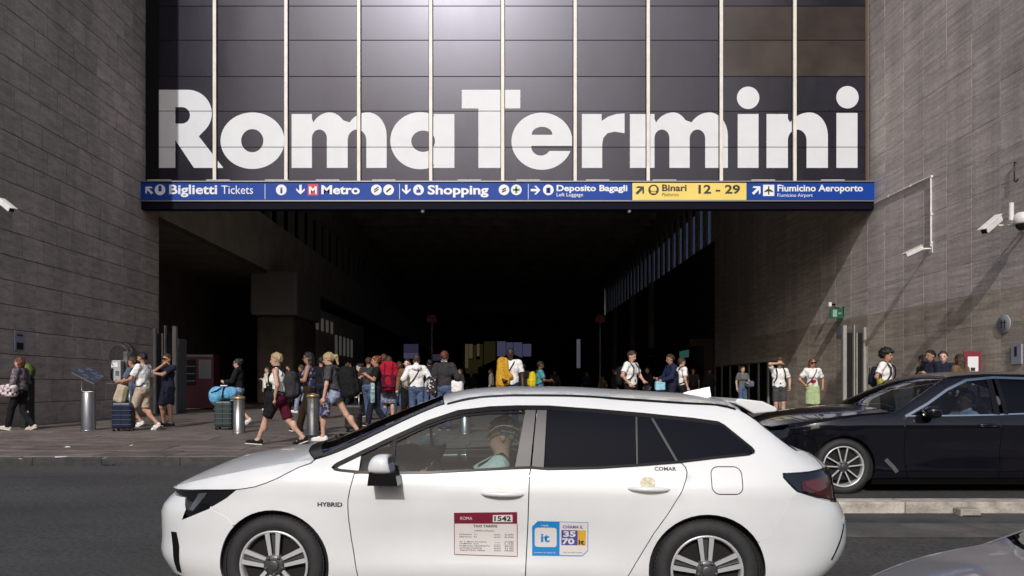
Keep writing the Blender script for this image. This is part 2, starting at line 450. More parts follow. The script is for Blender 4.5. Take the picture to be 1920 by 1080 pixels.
# the big white letters, each a printed sheet on the panes
def P2(l): return [(wx(a, YG), wz(b, YG)) for a, b in l]
def circ(cx, cy, rx, ry, n=48): return [(cx + rx * math.cos(2 * math.pi * i / n), cy + ry * math.sin(2 * math.pi * i / n)) for i in range(n)]
BL, XH, CAP = 315.0, 214.0, 168.6
def letter_n(stems, inner_top, arches, n=16):
    """stems: [(x0,x1),...]; arch k joins stem k and k+1"""
    out = [(stems[0][0], BL), (stems[0][0], XH), (stems[0][1], XH), (stems[0][1], XH + 9)]
    for k, (cx, rx) in enumerate(arches):
        right = stems[k + 1][1]
        top = XH - 3
        last = k == len(arches) - 1
        l0 = stems[k][1]
        pts = arc(cx, top + 44, cx - l0 + 4, 44, 215, 270, 8) + arc(cx, top + 44, right - cx, 44, 270, 360 if last else 318, 12)
        out += pts
    out += [(stems[-1][1], BL), (stems[-1][0], BL)]
    for k in range(len(arches) - 1, -1, -1):
        l0, r0 = stems[k][1], stems[k + 1][0]
        c = (l0 + r0) / 2; rx = (r0 - l0) / 2
        out += arc(c, inner_top + rx * 1.15, rx, rx * 1.15, 360, 180, 14)
        out += [(l0, BL)] + ([(stems[k][0], BL)] if k else [])
    return out
def bowlR():
    o = [(289, BL), (289, CAP), (355, CAP)] + arc(352, 213, 45.5, 44.4, -88, 50, 22) + [(373, 256), (419, BL), (364, BL), (329, 263), (329, BL)]
    i = [(329, 201), (341, 201)] + arc(341, 216.5, 15.5, 15.5, -90, 90, 16) + [(329, 232)]
    return [o, i]
letters = [
    ('R', bowlR()),
    ('o', [circ(473.6, 264, 60, 53), circ(473.2, 264, 20.8, 21.7)]),
    ('m', [letter_n([(547, 585), (613, 652), (687, 725)], 243, [(618, 30), (690, 32)])]),
    ('a', [[(852, XH), (852, BL), (810.5, BL), (810.5, 306)] + arc(788, 264, 56, 53.5, 62, 298, 40) + [(810.5, 221), (810.5, XH)], circ(793.5, 265, 22.3, 20)]),
    ('T', [[(866, CAP), (975.5, CAP), (975.5, 203.5), (939, 203.5), (939, BL), (897, BL), (897, 203.5), (866, 203.5)]]),
    ('e', [arc(1016, 265, 57, 53.5, 20, 351, 60)[::-1] + [(1033, 283.3)] + arc(1014, 275, 18, 17, 30, 180, 12) + [(997, 273.6), (1072.5, 273.6)],
           [(997, 253), (1035.6, 253)] + arc(1016.3, 252, 19.3, 14, 0, -180, 14)]),
    ('r', [[(1091, BL), (1091, XH), (1128, XH), (1128, 227), (1140, 219), (1155, 214), (1171, 213), (1171, 250), (1152, 247), (1139, 250), (1131, 259), (1129, 270), (1129, BL)]]),
    ('m', [letter_n([(1181, 1227), (1255, 1293), (1322, 1364.5)], 243, [(1262, 30), (1330, 32)])]),
    ('i', [[(1383, XH), (1422, XH), (1422, BL), (1383, BL)], circ(1402.5, 183.6, 21, 21)]),
    ('n', [letter_n([(1437, 1477), (1512, 1552)], 243, [(1518, 34)])]),
    ('i', [[(1568, XH - 2), (1607.5, XH - 2), (1607.5, BL), (1568, BL)], circ(1588.7, 182.6, 21, 21)])]
M_WHITE = mat('white_film', (0.64, 0.66, 0.69), 0.5, var=0.03, scale=1.5)
for nm, loops in letters:
    me = shape2d([P2(l) for l in loops], -0.011)
    for v in me.vertices: v.co.z -= 6.9
    link('letter', me, gf, M_WHITE)

# blue wayfinding band across the entrance
sg = empty('wayfinding_sign', (0, YS, 6.9), label='long blue direction sign band spanning the entrance', cat='sign')
M_BLUE = mat('sign_blue', srgb(16, 62, 150), 0.45, var=0.06, scale=1.0, spec=.2)
M_YEL = mat('sign_yellow', srgb(232, 205, 104), 0.4, var=0.05, scale=1.0)
M_NAVY = mat('sign_underside', (0.004, 0.004, 0.012), 0.6, spec=0.08)
M_SW = mat('sign_white', (0.75, 0.76, 0.77), 0.5)
M_SBK = mat('sign_black', (0.02, 0.018, 0.012), 0.5)
M_SRED = mat('sign_red', srgb(190, 48, 62), 0.5)
M_SGR = mat('sign_green', srgb(70, 130, 80), 0.5)
sx = lambda p: wx(p, YS)
sz = lambda p: wz(p, YS) - 6.9
mb = MB(); mb.bx(sx(262), sx(1639.5), -0.0, 0.28, sz(392), sz(342)); mb.build('box', M_NAVY, sg)
for a, b, m in [(262, 497, M_BLUE), (497, 750, M_BLUE), (750, 991, M_BLUE), (991, 1185, M_BLUE), (1185, 1399.5, M_YEL), (1399.5, 1639.5, M_BLUE)]:
    mb = MB(); mb.bx(sx(a) + .006, sx(b) - .006, -0.03, -0.002, sz(375.5), sz(343.5), bev=0.006); mb.build('sign_panel', m, sg)
mb = MB(); mb.bx(sx(262), sx(1639.5), -0.05, 0.28, sz(342) + .004, sz(339.5)); mb.bx(sx(262), sx(1639.5), -0.05, -0.004, sz(378.2), sz(376)); mb.build('rail', mat('grey_rail', (0.22, 0.22, 0.24), 0.4, metal=0.5), sg)
mb = MB()
for p in (300, 410, 520, 615, 720, 880, 990, 1120, 1245, 1430, 1560): mb.bx(sx(p - 22), sx(p + 22), -0.06, 0.1, sz(339.5), sz(337.6))
mb.build('lamp_strip', mat('lamp_white', (0.5, 0.5, 0.5), 0.4), sg)
for p in (792, 1181):
    mb = MB(); mb.lathe([(0.0, -.09), (.05, -.09), (.06, 0)], (sx(p), .1, sz(392)), 10)
    mb.build('spot_lamp', mat('lamp_grey', (0.4, 0.38, 0.38), 0.5), sg)
def stxt(t, p0, p1, ybase, hpx, m, bold=0.0):
    s = YS / 1400
    me = text_mesh(t, sx(p0), sz(ybase), (p1 - p0) * s, hpx * s, -0.0345, bold)
    return link('lettering', me, sg, m)
stxt('Biglietti', 318, 408, 364, 17, M_SW, 0.025)
stxt('Tickets', 416, 475, 364, 16, M_SW)
stxt('Metro', 603, 675, 364, 16, M_SW, 0.03)
stxt('Shopping', 802, 916, 364.5, 16.5, M_SW, 0.03)
stxt('Deposito Bagagli', 1043.5, 1176, 358.5, 11, M_SW, 0.03)
stxt('Left Luggage', 1043.5, 1093, 368.5, 6.5, M_SW, 0.005)
stxt('Binari', 1241, 1287, 358.5, 12, M_SBK, 0.03)
stxt('Platforms', 1241, 1272, 368.5, 6.5, M_SBK)
stxt('12 - 29', 1309, 1387, 363, 15.5, M_SBK, 0.03)
stxt('Fiumicino Aeroporto', 1457, 1617, 359, 12, M_SW, 0.025)
stxt('Fiumicino Airport', 1457, 1523, 369.5, 6.5, M_SW)
def sshape(loops, m, y=-0.0345, name='pictogram'):
    me = shape2d([[(sx(a), sz(b)) for a, b in l] for l in loops], y)
    return link(name, me, sg, m)
def arrow(cx, cy, ang, r=9.0, m=None):
    ca, sa = math.cos(R(ang)), math.sin(R(ang))
    pts = [(9, 0), (1.5, -8), (-2.5, -8), (2.6, -2.2), (-9, -2.2), (-9, 2.2), (2.6, 2.2), (-2.5, 8), (1.5, 8)]
    sshape([[(cx + (a * ca - b * sa) * r / 9, cy + (a * sa + b * ca) * r / 9) for a, b in pts]], m or M_SW, name='arrow')
arrow(280, 357, -135, 9); arrow(564, 356, 90, 9); arrow(762, 356, 90, 9); arrow(1004, 357, 0, 9); arrow(1200, 357, -45, 10, M_SBK); arrow(1418, 357, -45, 10)
for cx in (301, 528, 706, 729, 785, 945, 968, 1028): sshape([circ(cx, 356.5, 10, 10, 24)], M_SW)
sshape([circ(1225, 356.5, 10, 10, 24)], M_SBK)
sshape([circ(1225, 355, 6, 5.5, 16)], M_YEL, -0.037); sshape([[(1220, 363), (1222, 359), (1228, 359), (1230, 363)]], M_YEL, -0.037)
sshape([[(1430, 347), (1451, 347), (1451, 368), (1430, 368)]], M_SW)
def plane_pic(cx, cy, m): sshape([[(cx - 1.2, cy + 8), (cx - 1.2, cy + 2), (cx - 8, cy + 3.5), (cx - 8, cy + 1.5), (cx - 1.2, cy - 3), (cx - 1, cy - 8), (cx + 1, cy - 8), (cx + 1.2, cy - 3), (cx + 8, cy + 1.5), (cx + 8, cy + 3.5), (cx + 1.2, cy + 2), (cx + 1.2, cy + 8)]], m, -0.037)
plane_pic(1440.5, 357.5, M_SBK)
sshape([[(577.5, 346), (597, 346), (597, 367), (577.5, 367)]], M_SRED)
link('lettering', text_mesh('M', sx(580), sz(363.5), 14.5 * YS / 1400, 13 * YS / 1400, -0.037, 0.04), sg, M_SW)
link('lettering', text_mesh('i', sx(526), sz(362.5), 4.5 * YS / 1400, 11 * YS / 1400, -0.037, 0.03), sg, M_BLUE)
def bar(cx, cy, w, h, ang, m):
    ca, sa = math.cos(R(ang)), math.sin(R(ang))
    sshape([[(cx + a * ca - b * sa, cy + a * sa + b * ca) for a, b in ((-w, -h), (w, -h), (w, h), (-w, h))]], m, -0.037)
bar(301, 354, 3.0, 5.5, 0, M_BLUE); bar(706, 354, 5, 1, -35, M_NAVY); bar(706, 358, 5, 1, -35, M_NAVY); bar(729, 357, 5.5, 1.4, -40, M_NAVY)
bar(785, 354, 3.2, 1, 60, M_BLUE); bar(785, 359, 4, 3, 0, M_BLUE); bar(945, 355, 4, 1.2, -25, M_NAVY); bar(945, 359, 4, 1.2, -25, M_NAVY)
bar(968, 356.5, 6.5, 2, 0, M_SGR); bar(968, 356.5, 2, 6.5, 0, M_SGR); bar(1028, 357.5, 4, 5, 0, M_BLUE); bar(1028, 357.5, 1, 5, 0, M_SW)
mb = MB()
for p in (497.5, 749.5, 990.5): mb.bx(sx(p) - .008, sx(p) + .008, -0.034, -0.0305, sz(374), sz(345))
mb.build('divider', M_SW, sg)

# ------------------------------------------------------------------ the gallery behind
hall = empty('station_gallery', (0, 24.3, 0.56), label='deep dark gallery behind the entrance with clerestory windows', cat='building')
H0 = 24.3
def hbox(name, m, *bx, bev=0.0):
    mb = MB(); x0, x1, y0, y1, z0, z1 = bx
    mb.bx(x0, x1, y0 - H0, y1 - H0, z0 - .56, z1 - .56, bev=bev); return mb.build(name, m, hall)
hbox('left_fascia', M_DARKIN, XL - 1.0, XL, 24.25, 160, 6.94, 9.45)
hbox('left_upper_wall', M_DARKIN, XL - 1.0, XL, 24.25, 160, 11.6, 14.3)
hbox('clerestory_back', M_BLACK, XL - 1.0, XL - .35, 24.25, 160, 9.45, 11.6)
mb = MB()
for i in range(60): mb.bx(XL - .34, XL - .02, 26 + i * 2.0 - H0, 26.18 + i * 2.0 - H0, 9.451 - .56, 11.599 - .56)
o = mb.build('clerestory_mullions', M_DARK2, hall); o['kind'] = 'stuff'
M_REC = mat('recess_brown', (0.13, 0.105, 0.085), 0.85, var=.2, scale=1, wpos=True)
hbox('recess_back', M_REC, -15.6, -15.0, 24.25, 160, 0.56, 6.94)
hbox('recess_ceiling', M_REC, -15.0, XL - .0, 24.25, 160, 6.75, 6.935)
hbox('ceiling', M_DARK2, -16, 13, 24.0, 160, 14.3, 14.8)
hbox('roof_slab', M_DARK2, -16, 13, 23.75, 24.25, 9.0, 20)
for i in range(34): hbox('ceiling_beam', M_DARKIN, XL + .01, XR - .01, 48 + i * 2.4, 48.3 + i * 2.4, 13.8, 14.295)
hbox('shopfront_wall', mat('shop_dark', (0.05, 0.045, 0.043), 0.6), XR + .02, XR + 1.4, 40.25, 160, 0.56, 9.3)
hbox('right_upper_wall', M_DARKIN, XR, XR + 1.0, 40.25, 160, 12.4, 14.3)
hbox('end_wall', M_DARK2, -16, 13, 160, 161, 0.56, 15)
for i in range(26): hbox('window_post', M_DARKIN, XR, XR + .11, 40.25 + i * 1.65, 40.95 + i * 1.65, 9.3, 12.4)
M_TGL = glass_mat('tinted_window', (0.36, 0.35, 0.40), 0.03, 0.05)
for i in range(25): hbox('window_pane', M_TGL, XR + .045, XR + .06, 40.955 + i * 1.65, 41.895 + i * 1.65, 9.305, 12.395)
hbox('window_post', M_DARKIN, XR, XR + .6, 83.2, 160, 9.3, 12.4)
# shop boxes inside, right and left
M_RUST = mat('shop_brown', (0.05, 0.022, 0.014), 0.6); M_KGREY = mat('kiosk_grey', (0.27, 0.275, 0.265), 0.6)
hbox('shop_canopy', M_RUST, XR - 1.3, XR + .0, 40.4, 52, 3.6, 4.0)
hbox('shop_front', M_RUST, XR - .5, XR + .0, 40.4, 60, 0.56, 3.6)
hbox('shop_sign', mat('sign_teal_lit', (0.02, 0.1, 0.08), 0.5, emit=(0.05, 0.16, 0.13, 0.35)), XR - 1.34, XR - 1.305, 40.5, 42.5, 3.0, 3.4)
for y0 in (56, 64, 74): hbox('portal_frame', M_DARKIN, XR - .35, XR - .02, y0, y0 + .5, 0.56, 9.2)
hbox('kiosk_upper', M_KGREY, -11.9, -9.66, 35.3, 40, 4.8, 6.93, bev=0.12)
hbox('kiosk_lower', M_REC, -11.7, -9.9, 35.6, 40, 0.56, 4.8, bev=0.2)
M_LIT = mat('lit_letter', (0.2, 0.2, 0.18), 0.5, emit=(0.6, 0.58, 0.5, 0.07))
for i in range(9):
    y0 = 41.5 + i * 1.2; hbox('shop_lettering', M_LIT, -10.3, -10.26, y0, y0 + .45, (4.6 if i < 4 else 3.4), (5.3 if i < 4 else 4.6))
hbox('kiosk_front', M_DARKIN, -13.2, -10.32, 40.6, 56, 0.56, 5.8)
# lit screens and openings at the far end
M_PUR = mat('screen_violet', (0.02, 0.02, 0.04), 0.4, emit=(0.24, 0.24, 0.46, 0.15))
M_GOLD = mat('opening_gold', (0.02, 0.02, 0.02), 0.4, emit=(0.42, 0.34, 0.2, 0.11))
def screen(name, p0, p1, q0, q1, Y, m, t=0.2):
    return hbox(name, m, wx(p0, Y), wx(p1, Y), Y, Y + t, wz(q1, Y), wz(q0, Y))
M_GOLD2 = mat('opening_olive', (0.02, 0.02, 0.02), 0.4, emit=(0.22, 0.18, 0.07, 0.05))
M_PUR2 = mat('opening_violet', (0.02, 0.02, 0.03), 0.4, emit=(0.14, 0.13, 0.30, 0.12))
for i, (a_, b_, c_, d_, m_) in enumerate(((872, 878, 645, 690, M_GOLD), (879, 886, 645, 672, M_GOLD), (887, 893, 647, 690, M_GOLD2), (894, 899, 645, 668, M_GOLD), (900, 905, 645, 690, M_GOLD2), (907, 929, 640, 690, M_GOLD2), (873, 905, 674, 700, M_GOLD2),
        (932, 948, 640, 668, M_PUR), (949, 962, 642, 668, M_PUR), (963, 979, 642, 670, M_PUR), (980, 996, 645, 668, M_PUR))):
    screen('lit_opening', a_, b_, c_, d_, 110 + i * .01, m_)
screen('lit_frame', 866, 872, 640, 720, 109, M_DARKIN)
screen('display_screen', 757, 784, 645, 660, 48, M_PUR2)
screen('display_screen', 757, 784, 661, 672, 48, M_PUR)
screen('display_screen', 809, 826, 664, 676, 60, M_PUR2)
screen('lit_column', 1082, 1088, 636, 690, 70, mat('lit_grey', (0.1, 0.1, 0.12), 0.5, emit=(0.2, 0.2, 0.26, 0.3)), 0.4)

# opening with posts in the shaded right wall; black sheet for its dark inside
sd = empty('side_opening', (XR - .02, 35.2, .565), 0, 'dark side opening with posts, filled by a black sheet, low in the shaded right wall', 'opening')
mb = MB(); mb.bx(-.03, -.02, -4.6, 4.6, .01, 1.88); mb.build('dark_sheet', M_BLACK, sd)
for yy in (-4.6, -3.3, -2.1, -.8, .6, 2.0, 3.4, 4.6):
    mb = MB(); mb.bx(-.10, -.031, yy - .06, yy + .06, .0, 1.92); mb.build('opening_post', mat('post_dim', (.20, .20, .19), .5), sd)
mb = MB(); mb.bx(-.11, -.02, -4.7, 4.7, 1.925, 2.05); mb.build('opening_head', M_DARKIN, sd)

# the dim terrace across the street: only its reflections reach the picture
M_PAL = mat('stucco_ochre', (0.30, 0.22, 0.14), 0.9, var=.15, scale=.6, wpos=True)
for (bx0, bx1, bh) in ((-70, -9, 15.5), (4, 30, 13.0), (38, 80, 16.0)):
    tb = empty('terrace', ((bx0 + bx1) / 2, -27, 0), kind='structure')
    mb = MB(); mb.bx((bx0 - bx1) / 2, (bx1 - bx0) / 2, -12, 0, 0, bh); mb.bx((bx0 - bx1) / 2 - .3, (bx1 - bx0) / 2 + .3, -12, .5, bh, bh + .5); mb.build('facade', M_PAL, tb)
    nwin = int((bx1 - bx0) / 3.2)
    for fl_ in range(4):
        for i in range(nwin):
            xx = (bx0 - bx1) / 2 + 1.6 + i * (bx1 - bx0) / nwin - .5
            mb = MB(); mb.bx(xx, xx + 1.3, .0, .06, .9 + fl_ * 3.6, 3.1 + fl_ * 3.6); mb.build('window', M_BLACK, tb)

# ------------------------------------------------------------------ cars
class CarSurf:
    """analytic car body: side skin y(x,z) with rounded plan at nose and tail, and a crowned top y(x,v)"""
    def __init__(s, W, zedge, ztop, nose, tail, xsf, xsr, nf=2.5, nr=2.7, rnd=0.03, p=2.2, arches=(), feat=None):
        s.W = W; s.ze = zedge; s.zt = ztop; s.nose = nose; s.tail = tail; s.xsf = xsf; s.xsr = xsr
        s.nf = nf; s.nr = nr; s.rnd = rnd; s.p = p; s.arches = arches; s.feat = feat
        s.LU = 1.0
    @staticmethod
    def it(z, t):
        n = len(t); 
        if z <= t[0][0]: return t[0][1]
        if z >= t[-1][0]: return t[-1][1]
        for i in range(n - 1):
            if z <= t[i + 1][0]:
                x0, y0 = t[i]; x1, y1 = t[i + 1]
                h = x1 - x0; u = (z - x0) / h
                m0 = 0 if i == 0 else (y1 - t[i - 1][1]) / (x1 - t[i - 1][0])
                m1 = 0 if i == n - 2 else (t[i + 2][1] - y0) / (t[i + 2][0] - x0)
                if i == 0: m0 = (y1 - y0) / h
                if i == n - 2: m1 = (y1 - y0) / h
                d = (y1 - y0) / h                      # monotone limiter
                if d == 0: m0 = m1 = 0
                else:
                    m0 = max(min(m0 / d, 3), 0) * d; m1 = max(min(m1 / d, 3), 0) * d
                return ((1 + 2 * u) * (1 - u) ** 2) * y0 + u * (1 - u) ** 2 * h * m0 + u * u * (3 - 2 * u) * y1 + u * u * (u - 1) * h * m1
    def fac(s, x, z):
        if x < s.xsf:
            xi = min(1.0, max(0.0, (s.xsf - x) / (s.xsf - s.it(z, s.nose)))); return max(0.0, 1 - xi ** s.nf) ** (1 / s.nf)
        if x > s.xsr:
            xi = min(1.0, max(0.0, (x - s.xsr) / (s.it(z, s.tail) - s.xsr))); return max(0.0, 1 - xi ** s.nr) ** (1 / s.nr)
        return 1.0
    def U(s, x, z):
        if x < s.xsf:
            xi = min(1.0, max(0.0, (s.xsf - x) / (s.xsf - s.it(z, s.nose)))); return s.xsf - s.LU * math.asin(xi) * 2 / math.pi
        if x > s.xsr:
            xi = min(1.0, max(0.0, (x - s.xsr) / (s.it(z, s.tail) - s.xsr))); return s.xsr + s.LU * math.asin(xi) * 2 / math.pi
        return x
    def X(s, U, z):
        if U < s.xsf: return s.xsf - math.sin(min(1, (s.xsf - U) / s.LU) * math.pi / 2) * (s.xsf - s.it(z, s.nose))
        if U > s.xsr: return s.xsr + math.sin(min(1, (U - s.xsr) / s.LU) * math.pi / 2) * (s.it(z, s.tail) - s.xsr)
        return U
    def y(s, x, z):
        w = s.it(z, s.W)
        for (ax, az, ar) in s.arches:                # lip round the wheel arch
            d = math.hypot(x - ax, z - az)
            w += 0.012 * math.exp(-((d - ar - 0.01) / 0.055) ** 2)
        if s.feat: w += s.feat(x, z)
        w *= s.fac(x, z)
        e = s.it(x, s.ze) - z
        if e < s.rnd:
            q = min(s.rnd, s.rnd - max(0, e)); w -= s.rnd - math.sqrt(max(0, s.rnd ** 2 - q ** 2))
        return max(0.0, w)
    def side(s, U, z, sg, off=0.0):
        x = s.X(U, z); y = s.y(x, z); 
        if off:
            e = 0.01
            ny = 1.0; nz = -(s.y(x, z + e) - s.y(x, z - e)) / (2 * e); nx = -(s.y(x + e, z) - s.y(x - e, z)) / (2 * e)
            nx = max(-3, min(3, nx)); nz = max(-3, min(3, nz))
            l = math.sqrt(nx * nx + ny * ny + nz * nz); return (x + off * nx / l, sg * (y + off * ny / l), z + off * nz / l)
        return (x, sg * y, z)
    def top(s, x, v, off=0.0):
        ze = s.it(x, s.ze); zt = s.it(x, s.zt); ye = s.y(x, ze)
        return (x, v * ye, zt - (zt - ze) * abs(v) ** s.p + off)

def _clip(poly, ax, c, keep_less):
    out = []; n = len(poly)
    for i in range(n):
        a, b = poly[i], poly[(i + 1) % n]
        ia = (a[ax] <= c) if keep_less else (a[ax] >= c); ib = (b[ax] <= c) if keep_less else (b[ax] >= c)
        if ia: out.append(a)
        if ia != ib:
            t = (c - a[ax]) / (b[ax] - a[ax]); q = [0, 0]; q[ax] = c; q[1 - ax] = a[1 - ax] + t * (b[1 - ax] - a[1 - ax]); out.append(tuple(q))
    return out

def gridfill(poly, gx, gz):
    """cut a 2D polygon into grid cells"""
    cells = []
    x0 = min(p[0] for p in poly); x1 = max(p[0] for p in poly)
    for i in range(math.floor(x0 / gx), math.floor(x1 / gx) + 1):
        c = _clip(_clip(poly, 0, i * gx, False), 0, (i + 1) * gx, True)
        if len(c) < 3: continue
        z0 = min(p[1] for p in c); z1 = max(p[1] for p in c)
        for j in range(math.floor(z0 / gz), math.floor(z1 / gz) + 1):
            d = _clip(_clip(c, 1, j * gz, False), 1, (j + 1) * gz, True)
            if len(d) >= 3: cells.append(d)
    return cells

def densify(poly, step=0.03, closed=True):
    out = []; n = len(poly)
    for i in range(n if closed else n - 1):
        a, b = poly[i], poly[(i + 1) % n]; k = max(1, int(math.hypot(b[0] - a[0], b[1] - a[1]) / step))
        out += [(a[0] + (b[0] - a[0]) * t / k, a[1] + (b[1] - a[1]) * t / k) for t in range(k)]
    if not closed: out.append(poly[-1])
    return out

def inset(poly, d):
    n = len(poly); A = sum(poly[i][0] * poly[(i + 1) % n][1] - poly[(i + 1) % n][0] * poly[i][1] for i in range(n))
    s = 1 if A > 0 else -1; out = []
    for i in range(n):
        p0, p1, p2 = poly[i - 1], poly[i], poly[(i + 1) % n]
        e1 = Vector((p1[0] - p0[0], p1[1] - p0[1])); e2 = Vector((p2[0] - p1[0], p2[1] - p1[1]))
        if e1.length < 1e-6 or e2.length < 1e-6: out.append(p1); continue
        e1.normalize(); e2.normalize()
        n1 = Vector((-e1.y, e1.x)) * s; n2 = Vector((-e2.y, e2.x)) * s; m = n1 + n2
        if m.length < 1e-3: m = n1
        m.normalize(); k = d / max(0.45, m.dot(n1)); out.append((p1[0] + m.x * k, p1[1] + m.y * k))
    return out

def mesh_cells(name, cells, fn, m, parent, flange=None, fdir=None):
    key = {}; vs = []; fs = []
    for c in cells:
        f = []
        for p in c:
            k = (round(p[0], 5), round(p[1], 5))
            if k not in key: key[k] = len(vs); vs.append(fn(*p))
            if not f or f[-1] != key[k]: f.append(key[k])
        if len(f) > 2 and f[0] == f[-1]: f.pop()
        if len(set(f)) == len(f) and len(f) >= 3: fs.append(f)
    bm = bmesh.new(); bv = [bm.verts.new(v) for v in vs]; bm.verts.ensure_lookup_table()
    for f in fs:
        try: bm.faces.new([bv[i] for i in f])
        except ValueError: pass
    bmesh.ops.remove_doubles(bm, verts=bm.verts, dist=1e-5)
    bmesh.ops.recalc_face_normals(bm, faces=bm.faces)
    # face outward
    if fdir is not None:
        tot = Vector((0, 0, 0))
        for f in bm.faces: tot += f.normal * f.calc_area()
        if tot.dot(Vector(fdir)) < 0: bmesh.ops.reverse_faces(bm, faces=bm.faces[:])
    for f in bm.faces: f.smooth = True
    if flange:
        bm.normal_update()
        be = [e for e in bm.edges if len(e.link_faces) == 1]
        for e in be: e.smooth = False
        r = bmesh.ops.extrude_edge_only(bm, edges=be)
        nv = [g for g in r['geom'] if isinstance(g, bmesh.types.BMVert)]
        for v in nv: v.co -= Vector(flange)
        for e in be: e.smooth = False
    me = bpy.data.meshes.new(name); bm.to_mesh(me); bm.free()
    return link(name, me, parent, m)

def side_panel(S, name, poly, m, parent, sg, off=0.0, grid=0.05, gap=0.0032, fl=0.02, step=0.03):
    poly = densify(inset(poly, gap) if gap else poly, step)
    up = [(S.U(x, z), z) for x, z in poly]
    return mesh_cells(name, gridfill(up, grid, grid), lambda u, z: S.side(u, z, sg, off), m, parent, (0, sg * fl, 0) if fl else None, (0, sg, 0))

def top_panel(S, name, poly, m, parent, off=0.0, gx=0.06, gv=0.08, fl=0.015):
    return mesh_cells(name, gridfill(densify(poly, 0.05), gx, gv), lambda x, v: S.top(x, v, off), m, parent, (0, 0, fl) if fl else None, (0, 0, 1))

def ribbon(S, name, line, w, m, parent, sg, off=0.006, th=0.006, close=False):
    """flat moulding that follows the side skin"""
    line = densify(line, 0.03, False); n = len(line); L = []; Rr = []
    for i in range(n):
        a, b = line[max(0, i - 1)], line[min(n - 1, i + 1)]
        d = Vector((b[0] - a[0], b[1] - a[1])).normalized(); q = Vector((-d.y, d.x)) * w / 2
        L.append((line[i][0] + q.x, line[i][1] + q.y)); Rr.append((line[i][0] - q.x, line[i][1] - q.y))
    mb = MB(); vs = []
    for o_ in (off, off - th):
        for l, r in zip(L, Rr):
            vs.append(S.side(S.U(*l), l[1], sg, o_)); vs.append(S.side(S.U(*r), r[1], sg, o_))
    fs = []
    for i in range(n - 1):
        a = 2 * i; fs += [(a, a + 1, a + 3, a + 2)]; b = 2 * n + a; fs += [(b, b + 2, b + 3, b + 1), (a, a + 2, b + 2, b), (a + 1, b + 1, b + 3, a + 3)]
    mb.add(vs, fs); return mb.build(name, m, parent)

def arch_pts(cx, cz, r, a0, a1, n=20): return [(cx + r * math.cos(R(a0 + (a1 - a0) * i / n)), cz + r * math.sin(R(a0 + (a1 - a0) * i / n))) for i in range(n + 1)]

M_TYRE = mat('tyre_rubber', (0.022, 0.022, 0.023), 0.75, var=0.2, scale=14, bump=0.15)
M_ALLOY = mat('machined_alloy', (0.68, 0.68, 0.69), 0.30, metal=0.45, spec=.6)
M_ALLOYD = mat('dark_alloy', (0.10, 0.10, 0.105), 0.4, metal=0.6)
M_BRAKE = mat('brake_steel', (0.34, 0.31, 0.29), 0.45, metal=0.8, var=0.3, scale=30)
M_TRIM = mat('black_trim', (0.006, 0.006, 0.007), 0.22, spec=0.25)
M_TRIMG = mat('gloss_pillar', (0.085, 0.08, 0.08), 0.30, coat=0.15)
M_UNDER = mat('underbody', (0.006, 0.006, 0.006), 0.9)

